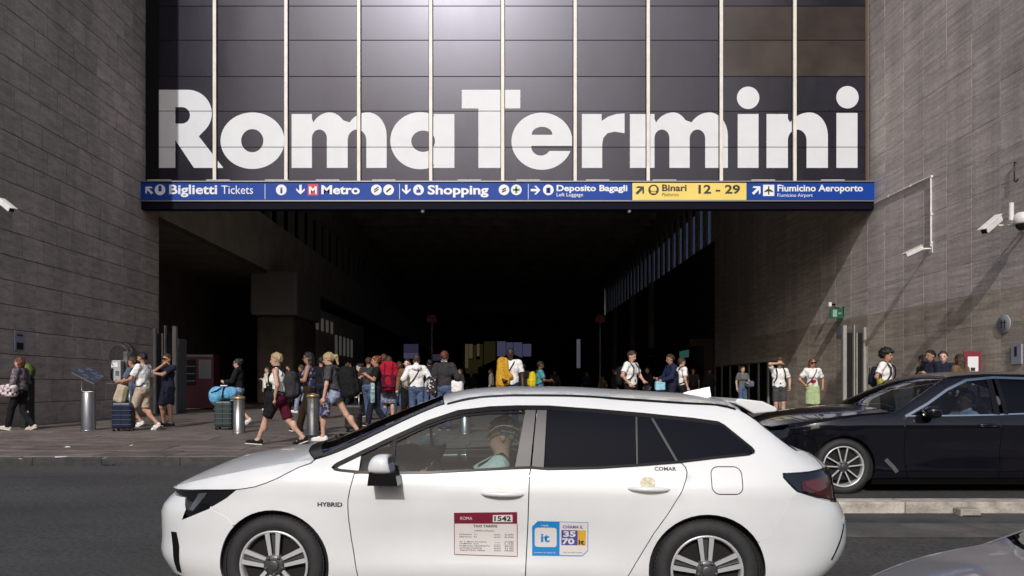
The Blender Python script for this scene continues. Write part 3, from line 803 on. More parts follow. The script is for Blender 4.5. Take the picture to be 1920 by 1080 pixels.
def make_wheel(name, parent, x, yface, z, sg, rt=0.318, rr=0.222, spokes='double5', width=0.215):
    w = empty(name, (x, sg * yface, z), parent=parent)
    # tyre (outer face at local y = 0, pointing sg)
    prof = [(rr - .005, -.03), (rr + .012, -.004), (rr + .03, .004), (rt - .045, .004), (rt - .018, -.006), (rt - .004, -.026), (rt, -.05), (rt, -width + .04), (rt - .02, -width), (rr - .01, -width)]
    mb = MB(); mb.lathe([(r, sg * h) for r, h in prof], (0, 0, 0), 56, 'Y'); t = mb.build('tyre', M_TYRE, w)
    mb = MB()                      # tread blocks along the shoulder
    for k in range(72):
        a = 2 * math.pi * k / 72
        rot = Matrix.Rotation(-a, 3, 'Y')
        mb.box(rot @ Vector((rt - .001, sg * -.032, 0)), (.0025, .016, .008), rot)
    o = mb.build('tread', M_TYRE, t); o['kind'] = 'stuff'
    mb = MB(); mb.lathe([(rr - .006, sg * -.028), (rr, sg * -.004), (rr - .006, sg * .001), (rr - .016, sg * -.004), (rr - .022, sg * -.03), (rr - .026, sg * -.12)], (0, 0, 0), 56, 'Y'); rim = mb.build('rim', M_ALLOY, w)
    mb = MB(); mb.lathe([(rr - .02, sg * -.12), (.02, sg * -.13)], (0, 0, 0), 40, 'Y'); mb.lathe([(0.001, sg * -.125), (rr - .02, sg * -.118)], (0, 0, 0), 40, 'Y'); mb.build('barrel', M_UNDER, w)
    mb = MB(); mb.lathe([(0.15, sg * -.085), (.145, sg * -.075), (.08, sg * -.074), (.075, sg * -.06), (.0, sg * -.06)], (0, 0, 0), 40, 'Y'); mb.build('brake_disc', M_BRAKE, w)
    mb = MB(); mb.box((-.11, sg * -.075, .06), (.035, .02, .06), Matrix.Rotation(R(30), 3, 'Y'), bev=.008); mb.build('caliper', M_BRAKE, w)
    ns = 5
    off0 = R(92)
    for k in range(ns):
        a = off0 + 2 * math.pi * k / ns
        rot = Matrix.Rotation(-a, 3, 'Y')
        mb = MB()
        def sp(q0, q1, w0, w1, y0, y1, th=.022, mi=0):
            # one bar from radius q0 to q1 in the local frame, tangential offset pairs
            (r0, t0), (r1, t1) = q0, q1
            vs = []
            for (r, t, ww, yy) in ((r0, t0, w0, y0), (r1, t1, w1, y1)):
                for dt, dy in ((-ww, 0), (ww, 0), (ww * .8, -th), (-ww * .8, -th)): vs.append(rot @ Vector((r, sg * (yy + dy), t + dt)))
            mb.add(vs, [(0, 1, 2, 3), (4, 7, 6, 5), (0, 4, 5, 1), (1, 5, 6, 2), (2, 6, 7, 3), (3, 7, 4, 0)], mi)
        if spokes == 'double5':
            for s_ in (-1, 1): sp((.055, s_ * .021), (rr - .010, s_ * .036), .011, .0155, -.012, -.003)
            sp((.06, 0), (rr - .02, 0), .008, .016, -.03, -.024, .012, 1)
        else:
            for s_ in (-1, 1): sp((.045, s_ * .016), (rr - .008, s_ * .062), .0075, .0075, -.012, -.004)
        mb.build('spoke', [M_ALLOY, M_ALLOYD], rim)
    mb = MB(); mb.lathe([(.075, sg * -.035), (.07, sg * -.012), (.04, sg * -.008), (.034, sg * -.008)], (0, 0, 0), 24, 'Y'); mb.build('hub', M_ALLOYD, w)
    mb = MB(); mb.lathe([(.034, sg * -.008), (.033, sg * .0), (.026, sg * .003), (.0005, sg * .003)], (0, 0, 0), 24, 'Y'); mb.build('centre_cap', M_ALLOYD, w)
    for k in range(5):
        a = off0 + R(36) + 2 * math.pi * k / 5
        mb = MB(); mb.lathe([(.011, sg * -.02), (.011, sg * -.002), (.0005, sg * 0)], (.056 * math.cos(a), 0, .056 * math.sin(a)), 8, 'Y'); mb.build('wheel_nut', M_ALLOYD, w)
    return w

def wheel_well(parent, cx, cz, r, y0, y1, sg):
    mb = MB(); n = 24; vs = []
    for yy in (y0, y1):
        for i in range(n + 1):
            a = R(-25 + 230 * i / n); vs.append((cx + r * math.cos(a), sg * yy, cz + r * math.sin(a)))
    mb.add(vs, [(i, i + 1, n + 2 + i, n + 1 + i) for i in range(n)] + [list(range(n + 1, 2 * n + 2))])
    return mb.build('wheel_well', M_UNDER, parent, fix=False)

def seat(parent, x, y, m, z=0.30, back=0.66, name='seat'):
    s_ = empty(name, (x, y, z), parent=parent)
    mb = MB(); mb.box((0, 0, .06), (.25, .25, .075), bev=.05); mb.build('cushion', m, s_)
    mb = MB(); mb.box((.27, 0, .40), (.075, .24, .33), Matrix.Rotation(R(20), 3, 'Y'), bev=.05); mb.build('backrest', m, s_)
    mb = MB(); mb.box((.415, 0, .80), (.045, .12, .085), Matrix.Rotation(R(14), 3, 'Y'), bev=.035); mb.tube([(.37, -.05, .66), (.41, -.05, .75)], .008); mb.tube([(.37, .05, .66), (.41, .05, .75)], .008); mb.build('headrest', m, s_)
    return s_

def steering(parent, x, y, z):
    t = empty('steering_wheel', (x, y, z), parent=parent); t.rotation_euler = (0, R(-62), 0)
    mb = MB(); pts = [(.185 * math.cos(2 * math.pi * i / 28), .185 * math.sin(2 * math.pi * i / 28), 0) for i in range(29)]
    mb.tube(pts, .014, 8, cap=False); mb.build('ring', M_TRIM, t)
    mb = MB(); mb.box((0, 0, -.02), (.06, .05, .02), bev=.01); mb.box((0, .11, -.01), (.015, .07, .006)); mb.box((0, -.11, -.01), (.015, .07, .006)); mb.build('boss', M_TRIM, t)

# ---------------------------------------------------------------- the white taxi
def taxi_surf():
    W = [(.12, .80), (.2, .845), (.3, .868), (.42, .872), (.55, .884), (.68, .893), (.78, .895), (.86, .884), (.915, .865), (1.0, .822), (1.1, .772), (1.2, .722), (1.3, .668), (1.4, .60), (1.46, .55)]
    ze = [(-2.3, .745), (-2.2, .762), (-2.1, .787), (-1.95, .825), (-1.75, .872), (-1.55, .912), (-1.35, .948), (-1.2, .972), (-1.1, .985), (-.94, 1.04), (-.73, 1.14), (-.52, 1.243), (-.36, 1.313), (-.29, 1.335), (-.13, 1.374), (.15, 1.395), (.52, 1.393), (.9, 1.37), (1.26, 1.346), (1.49, 1.331), (1.6, 1.30), (1.7, 1.235), (1.75, 1.192), (1.95, 1.045), (2.03, 1.03), (2.10, 1.01), (2.2, .98), (2.4, .90)]
    zt = [(-2.3, .75), (-2.2, .79), (-2.05, .862), (-1.87, .935), (-1.7, .972), (-1.46, 1.008), (-1.3, 1.035), (-1.1, 1.095), (-.87, 1.195), (-.6, 1.305), (-.42, 1.372), (-.33, 1.402), (-.2, 1.428), (0, 1.445), (.3, 1.45), (.55, 1.447), (.86, 1.43), (1.18, 1.412), (1.38, 1.398), (1.56, 1.375), (1.66, 1.34), (1.75, 1.27), (1.97, 1.09), (2.05, 1.045), (2.12, 1.02), (2.22, .985), (2.4, .905)]
    nose = [(.12, -2.22), (.22, -2.29), (.33, -2.355), (.42, -2.345), (.6, -2.345), (.68, -2.30), (.73, -2.235), (.77, -2.255), (.81, -2.22), (.9, -2.1), (1.0, -2.0), (1.5, -1.9)]
    tail = [(.12, 2.12), (.25, 2.27), (.34, 2.35), (.45, 2.39), (.6, 2.375), (.68, 2.34), (.74, 2.30), (.9, 2.275), (.97, 2.21), (1.03, 2.13), (1.1, 2.06), (1.25, 1.93), (1.4, 1.8), (1.5, 1.75)]
    def feat(x, z):
        f = 0.0
        # shoulder line and the scallop in the lower doors
        f += 0.006 * math.exp(-((z - .80) / .035) ** 2)
        f -= 0.016 * math.exp(-((z - .52) / .11) ** 2) * math.exp(-(x / .75) ** 4)
        f += 0.012 * math.exp(-((z - .30) / .05) ** 2) * math.exp(-(x / .8) ** 4)
        # broad haunch over the rear wheel
        f += 0.012 * math.exp(-((x - 1.35) / .4) ** 2) * math.exp(-((z - .72) / .14) ** 2)
        return f
    return CarSurf(W, ze, zt, nose, tail, -1.35, 1.50, 2.9, 3.0, .03, 2.1, ((-1.35, .318, .355), (1.35, .318, .355)), feat)

M_WPAINT = mat('white_car_paint', (0.715, 0.725, 0.73), 0.30, coat=0.8, spec=0.5, var=.025, scale=3)
M_GLS = glass_mat('clear_car_glass', (0.60, 0.68, 0.67), 0.045, 0.01)
M_WSC = glass_mat('windscreen_glass', (0.16, 0.18, 0.18), 0.045, 0.01)
M_TGLS = mat('tinted_car_glass', (0.005, 0.006, 0.011), 0.04, spec=0.12)
M_SEAT = mat('seat_fabric', (0.02, 0.02, 0.022), 0.85, var=0.3, scale=60)
M_DIV = mat('divider_dark', (.03, .03, .031), .3)
M_DASH = mat('dashboard', (0.02, 0.021, 0.022), 0.6)
M_LAMPG = mat('lamp_glass', (0.006, 0.006, 0.008), 0.05, coat=1.0)
M_LAMPS = mat('lamp_silver', (0.20, 0.21, 0.25), 0.25, metal=0.7)
M_LRED = mat('lamp_red', (0.055, 0.006, 0.006), 0.12, coat=1.0)
M_LRED2 = mat('lamp_red_bright', (0.10, 0.012, 0.010), 0.15, coat=1.0)
M_CHROME = mat('chrome', (0.75, 0.75, 0.76), 0.12, metal=1.0)
M_BUR = mat('sticker_burgundy', srgb(118, 28, 52), 0.4)
M_STK = mat('sticker_paper', srgb(214, 208, 205), 0.45)
M_STB = mat('sticker_blue', srgb(28, 130, 196), 0.35)
M_STV = mat('sticker_violet', srgb(70, 70, 148), 0.4)
M_STO = mat('sticker_gold', srgb(212, 165, 50), 0.4)
M_INK = mat('ink', (0.02, 0.016, 0.02), 0.6)

taxi = empty('taxi', (-.041, 5.516, 0), R(-3.2), 'white estate taxi with fare stickers, passing in front of the entrance', 'car')
T = taxi_surf()
zE = lambda x: T.it(x, T.ze)
A_SHUT = [(-1.585, .798), (-1.525, .806), (-1.464, .817), (-1.395, .84), (-1.325, .87), (-1.194, .938), (-1.12, .963)]
A_LAMPLOW = [(-1.771, .677), (-1.652, .746)]
A_DOORF = [(-.835, .903), (-.852, .83), (-.861, .784), (-.87, .745), (-.871, .69), (-.869, .633), (-.853, .488), (-.818, .267), (-.80, .2)]
A_BELT = [(-.93, .916), (-.785, .905), (-.58, .903), (-.379, .905), (-.222, .915), (.019, .928), (.162, .936), (.272, .940)]
A_BELTR = [(.272, .940), (.381, .932), (.692, .941), (.962, .959), (1.183, .977)]
A_QLOW = [(1.183, .977), (1.407, 1.004), (1.625, 1.026), (1.655, 1.036), (1.66, 1.05), (1.648, 1.07)]
A_WTOP = [(1.493, 1.206), (1.459, 1.226), (1.301, 1.248), (.983, 1.279), (.705, 1.302), (.382, 1.324), (.189, 1.325), (.004, 1.318), (-.204, 1.294), (-.404, 1.227), (-.598, 1.137), (-.785, 1.049), (-.969, .957), (-.985, .938), (-.965, .921)]
A_DOORR = [(1.205, .975), (1.226, .95), (1.232, .92), (1.222, .88), (1.196, .815), (1.11, .672), (1.026, .551), (.943, .405), (.876, .288), (.825, .2)]
A_DOORM = [(.272, .940), (.265, .902), (.255, .6), (.239, .272), (.236, .2)]
ARF, ARR, AR = (-1.35, .318), (1.35, .318), .352
nose = lambda z: T.it(z, T.nose)
tail = lambda z: T.it(z, T.tail)
def taxi_side(sg):
    near = sg < 0
    body = (A_SHUT + [(-1.1 + .03 * i, zE(-1.1 + .03 * i)) for i in range(104)] + [(2.05, 1.018), (2.105, .985), (2.135, .93), (2.0, .921), (1.815, .917), (1.815, .893), (1.855, .846), (1.897, .806), (1.85, .75), (1.79, .64), (1.73, .535)]
            + arch_pts(*ARR, AR, 31, 199.6) + [(.825, .2)] + A_DOORR[::-1][1:] + A_QLOW + A_WTOP + A_BELT[:2] + A_DOORF
            + arch_pts(*ARF, AR, -19.6, 135) + [(-1.652, .628)] + A_LAMPLOW)
    side_panel(T, 'body_side', body, M_WPAINT, taxi, sg, gap=.0028, grid=.0473)
    fd = side_panel(T, 'front_door', A_DOORF + A_DOORM[::-1] + A_BELT[::-1][1:-1], M_WPAINT, taxi, sg)
    rd = side_panel(T, 'rear_door', A_DOORM + A_DOORR[::-1] + A_BELTR[::-1][:-1], M_WPAINT, taxi, sg)
    bump = ([(-1.68, .2), (-1.9, .2), (-2.1, .2)] + [(nose(z), z) for z in (.2, .26, .33, .42, .5, .6, .66, .70, .728)] + [(-2.19, .73), (-2.1, .724), (-1.978, .727), (-1.952, .656), (-1.985, .586), (-1.771, .673), (-1.652, .624)] + arch_pts(*ARF, AR, 135.5, 199.6))
    fb = side_panel(T, 'front_bumper', bump, M_WPAINT, taxi, sg, step=.025, gap=.0014)
    side_panel(T, 'fog_slot', [(-2.092, .50), (-2.034, .503), (-2.012, .41), (-2.013, .225), (-2.06, .232), (-2.075, .37)], M_TRIM, fb, sg, .004, fl=.012)
    hl = side_panel(T, 'headlamp', [(-1.585, .795), (-1.8, .786), (-2.0, .772), (-2.13, .755), (-2.2, .742), (-2.18, .732), (-2.1, .727), (-1.976, .73), (-1.95, .656), (-1.985, .589), (-1.771, .676), (-1.652, .745)], M_LAMPG, taxi, sg, -.006, gap=.002)
    side_panel(T, 'lamp_insert', [(-1.79, .772), (-1.86, .762), (-1.93, .66), (-1.90, .65)], M_LAMPS, hl, sg, -.003, gap=0, fl=.003)
    side_panel(T, 'hood_edge', A_SHUT[:-1] + [(-1.12, .963)] + [(-1.12 - .05 * i, zE(-1.12 - .05 * i)) for i in range(22)] + [(nose(.765) + .01, .763), (-2.0, .776), (-1.8, .79)], M_WPAINT, taxi, sg, fl=.012)
    rb = side_panel(T, 'rear_bumper', [(1.897, .806), (2.074, .748), (2.234, .703), (2.30, .69)] + [(tail(z), z) for z in (.68, .6, .52, .45, .38, .34, .28, .22, .2)] + [(2.0, .2), (1.684, .2)] + arch_pts(*ARR, AR, -19.6, 31) + [(1.73, .535), (1.79, .64), (1.85, .75)], M_WPAINT, taxi, sg, step=.025, gap=.0008)
    for ln in ([(1.897, .806), (1.85, .75), (1.79, .64), (1.73, .535), (1.665, .505)], [(-1.771, .677), (-1.652, .626), (-1.605, .575)]): ribbon(T, 'bumper_seam', ln, .02, M_WPAINT, taxi, sg, -.0045, .003)
    ribbon(T, 'bumper_slit', [(2.267, .57), (2.235, .5), (2.152, .363)], .012, M_TRIM, rb, sg, .002)
    tl = side_panel(T, 'tail_lamp', [(1.811, .914), (2.0, .918), (2.18, .92), (2.25, .905), (2.262, .82), (2.24, .71), (2.20, .716), (2.074, .753), (1.899, .81), (1.858, .85), (1.817, .892)], M_LAMPG, taxi, sg, .004, gap=.002)
    side_panel(T, 'red_lens', [(1.93, .868), (2.14, .892), (2.215, .75), (2.20, .73), (2.08, .762), (1.925, .815)], M_LRED, tl, sg, .007, gap=0, fl=.003)
    side_panel(T, 'red_light', [(1.95, .862), (2.08, .872), (2.12, .82), (2.04, .80), (1.95, .835)], M_LRED2, tl, sg, .009, gap=0, fl=.003)
    side_panel(T, 'tailgate', [(2.055, 1.016), (2.11, .983), (2.14, .928), (2.2, .925), (2.262, .905), (2.27, .82), (2.248, .71), (2.31, .695)] + [(tail(z), z) for z in (.70, .8, .9, .95, .985, 1.0)], M_WPAINT, taxi, sg, step=.025)
    # glazing
    gd = side_panel(T, 'front_window', [(-.605, .905), (-.379, .907), (-.222, .917), (.019, .93), (.162, .938), (.176, .942), (.238, 1.29), (.0, 1.297), (-.204, 1.276), (-.404, 1.212), (-.605, 1.117)], M_GLS, taxi, sg, -.008, fl=None, gap=0)
    side_panel(T, 'quarter_glass', [(-.80, .908), (-.61, .905), (-.61, 1.11), (-.785, 1.03), (-.80, 1.022)], M_GLS, taxi, sg, -.008, fl=None, gap=0)
    side_panel(T, 'sail_panel', [(-.95, .925), (-.83, .912), (-.81, .915), (-.805, 1.015), (-.83, 1.008), (-.955, .945)], M_WPAINT, taxi, sg, -.004, gap=.002)
    for nm, pl in (('rear_window', [(.36, .945), (.92, .962), (.94, 1.272), (.375, 1.308)]), ('rear_vent_glass', [(.935, .962), (1.165, .98), (1.02, 1.262), (.95, 1.27)]),
                   ('cargo_window', [(1.19, .984), (1.407, 1.01), (1.62, 1.031), (1.646, 1.043), (1.637, 1.066), (1.488, 1.20), (1.455, 1.22), (1.3, 1.242), (1.04, 1.266)])):
        side_panel(T, nm, pl, M_TGLS, taxi, sg, .0012, gap=0, fl=.012)
    for k, pl in enumerate(([(.172, .942), (.238, 1.312), (.304, 1.312), (.268, .942)], [(.277, .942), (.311, 1.312), (.374, 1.31), (.354, .946)])):
        side_panel(T, 'pillar_trim', pl, M_TRIMG, taxi, sg, .001, gap=.001, fl=.012)
    ribbon(T, 'window_trim', [(-.965, .942), (-.95, .955), (-.785, 1.036), (-.6, 1.124), (-.404, 1.213), (-.28, 1.256), (-.16, 1.284), (0, 1.302), (.19, 1.31), (.38, 1.309), (.7, 1.288), (.983, 1.265), (1.3, 1.236), (1.45, 1.216)], .026, M_TRIM, taxi, sg, .004, .01)
    ribbon(T, 'window_seal', [(-.6, 1.098), (-.404, 1.189), (-.28, 1.233), (-.16, 1.262), (0, 1.279), (.235, 1.283)], .012, M_TRIM, taxi, sg, .001, .012)
    ribbon(T, 'belt_trim', [(-.965, .932), (-.93, .921)] + [(x, z + .004) for x, z in A_BELT[1:]] + [(x, z + .004) for x, z in A_BELTR[1:]] + [(1.407, 1.008), (1.625, 1.030)], .016, M_TRIM, taxi, sg, .004, .01)
    ribbon(T, 'window_divider', [(.932, .962), (.946, 1.27)], .014, M_DIV, taxi, sg, .001)
    ribbon(T, 'window_divider', [(1.178, .982), (1.033, 1.264)], .016, M_DIV, taxi, sg, .002)
    ribbon(T, 'window_divider', [(-.602, .905), (-.60, 1.115)], .024, M_TRIM, taxi, sg, .001)
    ribbon(T, 'quarter_trim', [(1.645, 1.06), (1.488, 1.203), (1.45, 1.222)], .014, M_TRIM, taxi, sg, .002)
    ribbon(T, 'roof_ditch_line', [(x, zE(x) - .004) for x in np.linspace(-.28, 1.58, 40)], .012, M_TRIM, taxi, sg, .002, .004)  # shade of the roof ditch, put in as a black ribbon
    side_panel(T, 'sill_trim', [(-1.0, .13), (1.0, .13), (1.0, .196), (-1.0, .196)], M_TRIM, taxi, sg, -.01, gap=0)
    for ln in (A_DOORF, A_DOORM, A_DOORR, A_SHUT):
        ribbon(T, 'gap_seal', ln, .03, M_UNDER, taxi, sg, -.012, .003)
    # handles, fuel flap
    for par, x0, x1, z0, cx, cz, stain in ((fd, -.03, .225, .785, .085, .82, 0), (rd, .872, 1.118, .822, .99, .858, 1)):
        mb = MB(); n = 12; pts = []; rd_ = []
        for i in range(n + 1):
            t = i / n; x = x0 + (x1 - x0) * t; b = math.sin(math.pi * t) ** .5 if 0 < t < 1 else 0
            z = z0 + .004 * (1 - t); pts.append((x, sg * (T.y(x, z) + .028 * b), z)); rd_.append(.008 + .009 * b)
        mb.tube(pts, rd_, 10); mb.build('handle', M_WPAINT, par)
        side_panel(T, 'handle_cup', [(cx + .048 * math.cos(2 * math.pi * i / 24), cz + .036 * math.sin(2 * math.pi * i / 24)) for i in range(24)], mat('cup_stained', (0.55, 0.5, 0.36), 0.5, var=0.3, scale=40) if stain and near else mat('cup_white', (0.7, 0.7, 0.68), 0.4), par, sg, .0035, gap=0, fl=.004)
    if near:
        cx, cz = 1.468, .876; loop = []
        for qx, qz, a0 in ((.0925 - .045, .08 - .045, 0), (-.0925 + .045, .08 - .045, 90), (-.0925 + .045, -.08 + .045, 180), (.0925 - .045, -.08 + .045, 270)):
            loop += arch_pts(cx + qx, cz + qz, .045, a0, a0 + 90, 8)
        ribbon(T, 'fuel_flap', loop + [loop[0]], .005, M_TRIM, taxi, sg, .0012, .003)
    wheel_well(taxi, *ARF, AR + .01, .45, .83, sg); wheel_well(taxi, *ARR, AR + .01, .45, .83, sg)
    make_wheel('wheel', taxi, -1.35, .882, .318, sg); make_wheel('wheel', taxi, 1.35, .882, .318, sg)
    # mirror
    mr_ = empty('door_mirror', (-.625, sg * .985, .975), parent=taxi)
    mb = MB(); bm = bmesh.new(); bmesh.ops.create_uvsphere(bm, u_segments=20, v_segments=14, radius=1)
    for v in bm.verts:
        q = v.co; q.x = math.copysign(abs(q.x) ** .75, q.x); q.z = math.copysign(abs(q.z) ** .7, q.z); q.y = math.copysign(abs(q.y) ** .7, q.y)
        if q.x > .55: q.x = .55
        q.x *= .075 * (1.15 - .25 * q.z); q.y *= .105; q.z *= .062
    bm.verts.index_update(); mb.add([v.co.copy() for v in bm.verts], [[v.index for v in f.verts] for f in bm.faces], 0, True); bm.free()
    mb.build('mirror_cap', M_WPAINT, mr_)
    mb = MB(); mb.add([(x_, y_ * sg, z_) for z_, a_, b_ in ((-.045, -.075, .085), (-.125, -.085, .10)) for x_, y_ in ((a_, .07), (b_, .07), (b_, -.06), (a_, -.06))], [(0, 1, 2, 3), (7, 6, 5, 4), (0, 4, 5, 1), (1, 5, 6, 2), (2, 6, 7, 3), (3, 7, 4, 0)]); mb.box((0, -sg * .09, -.05), (.03, .06, .018), bev=.008); mb.build('mirror_foot', M_TRIM, mr_)
    mb = MB(); mb.box((.044, 0, 0), (.002, .085, .045)); mb.build('mirror_glass', M_CHROME, mr_)
taxi_side(-1); taxi_side(1)
# top skin
vv = lambda f, n=14: [(f(-1 + 2 * i / n), -1 + 2 * i / n) for i in range(n + 1)]
fr = vv(lambda v: -2.235 + .13 * abs(v) ** 2.2); bk = vv(lambda v: -1.30 + .185 * abs(v) ** 2.5)
top_panel(T, 'hood', fr + bk[::-1], M_WPAINT, taxi)
wb = vv(lambda v: -1.275 + .185 * abs(v) ** 2.5); wt = vv(lambda v: -.37 + .065 * abs(v) ** 2)
top_panel(T, 'windscreen', wb + wt[::-1], M_WSC, taxi, .001)
r0 = vv(lambda v: -.362 + .065 * abs(v) ** 2); r1 = vv(lambda v: 1.665 - .05 * abs(v) ** 2)
top_panel(T, 'roof', r0 + r1[::-1], M_WPAINT, taxi)
g0 = [(1.70, -.97), (1.70, .97)]; g1 = [(1.975, .95), (1.975, -.95)]
top_panel(T, 'rear_glass', g0 + g1, M_TGLS, taxi, .002)
top_panel(T, 'hatch_lip', [(1.98, -1), (1.98, 1), (2.23, 1), (2.245, .5), (2.245, -.5), (2.23, -1)], M_WPAINT, taxi)
mb = MB()
for sg in (-1, 1): mb.tube([(-1.18, sg * .05, 1.085), (-1.12, sg * .3, 1.07), (-1.10, sg * .62, 1.01)], .009, 8)
mb.build('wiper', M_TRIM, taxi)
# black cowl strip and pillars' dark edge along the windscreen
mb = MB(); n = 16; vs = []
for i in range(n + 1):
    v = -.985 + 1.97 * i / n
    for x in (-1.295 + .185 * abs(v) ** 2.5, -1.20 + .15 * abs(v) ** 2.5): vs.append(T.top(x, v, .006))
mb.add(vs, [(2 * i, 2 * i + 1, 2 * i + 3, 2 * i + 2) for i in range(n)], 0, True); mb.build('cowl', M_TRIM, taxi)
for sg in (-1, 1):
    mb = MB(); vs = []; xs = np.linspace(-1.10, -.31, 20)
    for x in xs:
        for v in (.998, .90): vs.append(T.top(x, sg * v, .005))
    mb.add(vs, [(2 * i, 2 * i + 1, 2 * i + 3, 2 * i + 2) for i in range(19)], 0, True); mb.build('windscreen_edge', M_TRIM, taxi)
# roof spoiler and aerial fin
mb = MB(); mb.prism([(1.60, 1.345), (1.62, 1.372), (1.78, 1.352), (1.86, 1.315), (1.875, 1.296), (1.86, 1.285), (1.72, 1.27)], -.55, .55)
o = mb.build('spoiler', M_WPAINT, taxi)
bv = o.modifiers.new('b', 'BEVEL'); bv.width = .012; bv.segments = 2
mb = MB(); vs = []
for y_, k in ((-.032, 0), (.032, 0), (0, 1)):
    pass
mb.add([(1.36, -.008, 1.398), (1.36, .008, 1.398), (1.56, -.035, 1.375), (1.56, .035, 1.375), (1.40, -.006, 1.414), (1.40, .006, 1.414), (1.555, -.012, 1.446), (1.555, .012, 1.446)],
       [(0, 2, 6, 4), (1, 5, 7, 3), (4, 6, 7, 5), (2, 3, 7, 6), (0, 4, 5, 1), (0, 1, 3, 2)])
mb.build('aerial_fin', M_WPAINT, taxi)
# underbody, cabin
mb = MB(); mb.bx(-2.1, 2.15, -.62, .62, .14, .30); mb.bx(-.95, 1.0, -.78, .78, .14, .26); mb.bx(-2.1, -1.0, -.60, .60, .3, .72); mb.bx(1.05, 2.1, -.55, .55, .3, .66); mb.build('underbody', M_UNDER, taxi)
for sg in (-1, 1):
    mb = MB(); mb.bx(-.93, 1.75, sg * .76, sg * .80, .2, .895); mb.build('door_lining', M_SEAT, taxi)
mb = MB(); mb.bx(-1.0, -.93, -.74, .74, .26, .93); mb.prism([(-1.0, .93), (-.75, .97), (-.55, .93), (-.5, .86), (-.55, .72), (-.9, .62)], -.74, .74); mb.build('dashboard', M_DASH, taxi)
mb = MB(); mb.bx(1.02, 1.9, -.74, .74, .66, .9); mb.build('parcel_cover', M_SEAT, taxi)
mb = MB(); mb.bx(-.25, 1.55, -.50, .50, 1.335, 1.35); mb.build('headlining', mat('headlining', (0.3, 0.29, 0.28), 0.9), taxi)
mb = MB(); mb.tube([(-.80, .70, .855), (-.2, .715, .865), (.30, .72, .87)], [.055, .06, .06], 16); mb.build('door_trim', mat('grey_vinyl', (.20, .215, .23), .22, spec=.7), taxi)
seat(taxi, .0, -.37, M_SEAT, .27); seat(taxi, .0, .37, M_SEAT, .27)
seat(taxi, .82, -.36, M_SEAT, .27, name='rear_seat'); seat(taxi, .82, .36, M_SEAT, .27, name='rear_seat')
steering(taxi, -.42, -.37, .88)
mb = MB(); mb.box((-.40, 0, 1.27), (.012, .11, .035), bev=.01); mb.build('cabin_mirror', M_TRIM, taxi)
# lettering and stickers on the near side
def on_side(me, off, sg=-1):
    for v in me.vertices: v.co = Vector(T.side(T.U(v.co.x, v.co.z), v.co.z, sg, off))
    return me
def car_text(t, x, z, w, h, m, off=.006, bold=0.02, par=None):
    me = on_side(text_mesh(t, x, z, w, h, 0, bold), off); return link('lettering', me, par or taxi, m)
car_text('HYBRID', -1.063, .698, .158, .026, M_INK, .003, .03)
car_text('COMAR', 1.035, .931, .132, .021, M_INK, .003, .02)
st = side_panel(T, 'fare_sticker', [(-.205, .667), (-.205, .40), (.190, .393), (.190, .675)], M_STK, taxi, -1, .0022, gap=0, fl=.001)
side_panel(T, 'sticker_header', [(-.204, .666), (-.204, .597), (.189, .600), (.189, .674)], M_BUR, st, -1, .0034, gap=0, fl=None)
side_panel(T, 'number_plate', [(.038, .654), (.038, .609), (.160, .611), (.160, .657)], M_STK, st, -1, .0046, gap=0, fl=None)
car_text('1542', .047, .618, .104, .030, M_INK, .0056, .03, st)
car_text('ROMA', -.165, .622, .075, .020, M_STK, .0046, .0, st)
car_text('TAXI TARIFFE', -.085, .574, .15, .017, M_INK, .0036, .02, st)
car_text('TARIFFE COMUNALI', -.08, .548, .125, .009, M_INK, .0036, 0, st)
ir = random.Random(3)
for k, zz in enumerate((.524, .508, .478, .466, .452, .438, .424)):
    car_text(('FERIALE  T1', 'FESTIVO  T2', 'da  a  Mura Aureliane', 'CIAMPINO  mura', 'FIUMICINO AEROPORTO', 'OSTIENSE STAZIONE', 'TIBURTINA FIERA')[k], -.172, zz, (.11, .11, .17, .12, .19, .14, .16)[k], .0078, M_INK, .0036, .01, st)
    car_text(('EURO', 'EURO', '', '', 'EURO', 'EURO', 'EURO')[k] or '.', .045, zz, .04, .0078, M_INK, .0036, .01, st)
    car_text(('3,00', '5,00', '7,00', '1,10', '50,00', '31,00', '18,00')[k], .11, zz, .055, .0095, M_INK, .0036, .01, st)
ribbon(T, 'sticker_edge', [(-.204, .596), (-.204, .401), (.189, .394), (.189, .598)], .004, M_BUR, st, -1, .003, .001)
c = .035
st2 = side_panel(T, 'phone_sticker', [(.281 + c, .618), (.627, .614), (.627, .400 + c), (.627 - c, .400), (.281, .400), (.281, .618 - c)], M_STB, taxi, -1, .0022, gap=0, fl=.001)
side_panel(T, 'sticker_white', [(.451, .613), (.623, .611), (.623, .402 + c), (.627 - c - .002, .405), (.451, .405)], M_STK, st2, -1, .0034, gap=0, fl=None)
rr_ = [(.365 + sx_ * (.052) + .016 * math.cos(R(a)), .515 + sz_ * .045 + .016 * math.sin(R(a))) for sx_, sz_, a0 in ((1, 1, 0), (-1, 1, 90), (-1, -1, 180), (1, -1, 270)) for a in range(a0, a0 + 91, 30)]
side_panel(T, 'logo_field', rr_, M_STK, st2, -1, .0036, gap=0, fl=None)
car_text('it', .335, .487, .055, .052, M_STB, .0046, .03, st2)
car_text('TAXI', .335, .585, .045, .010, M_STK, .0036, .02, st2); car_text('CHIAMATA UNICA', .315, .572, .09, .006, M_STK, .0036, 0, st2)
car_text('www.it-taxi.it', .295, .416, .13, .009, M_STK, .0036, 0, st2)
car_text('CHIAMA IL', .470, .575, .125, .018, M_STV, .0046, .03, st2)
side_panel(T, 'number_field', [(.462, .563), (.562, .563), (.562, .468), (.462, .468)], M_STV, st2, -1, .0046, gap=0, fl=None)
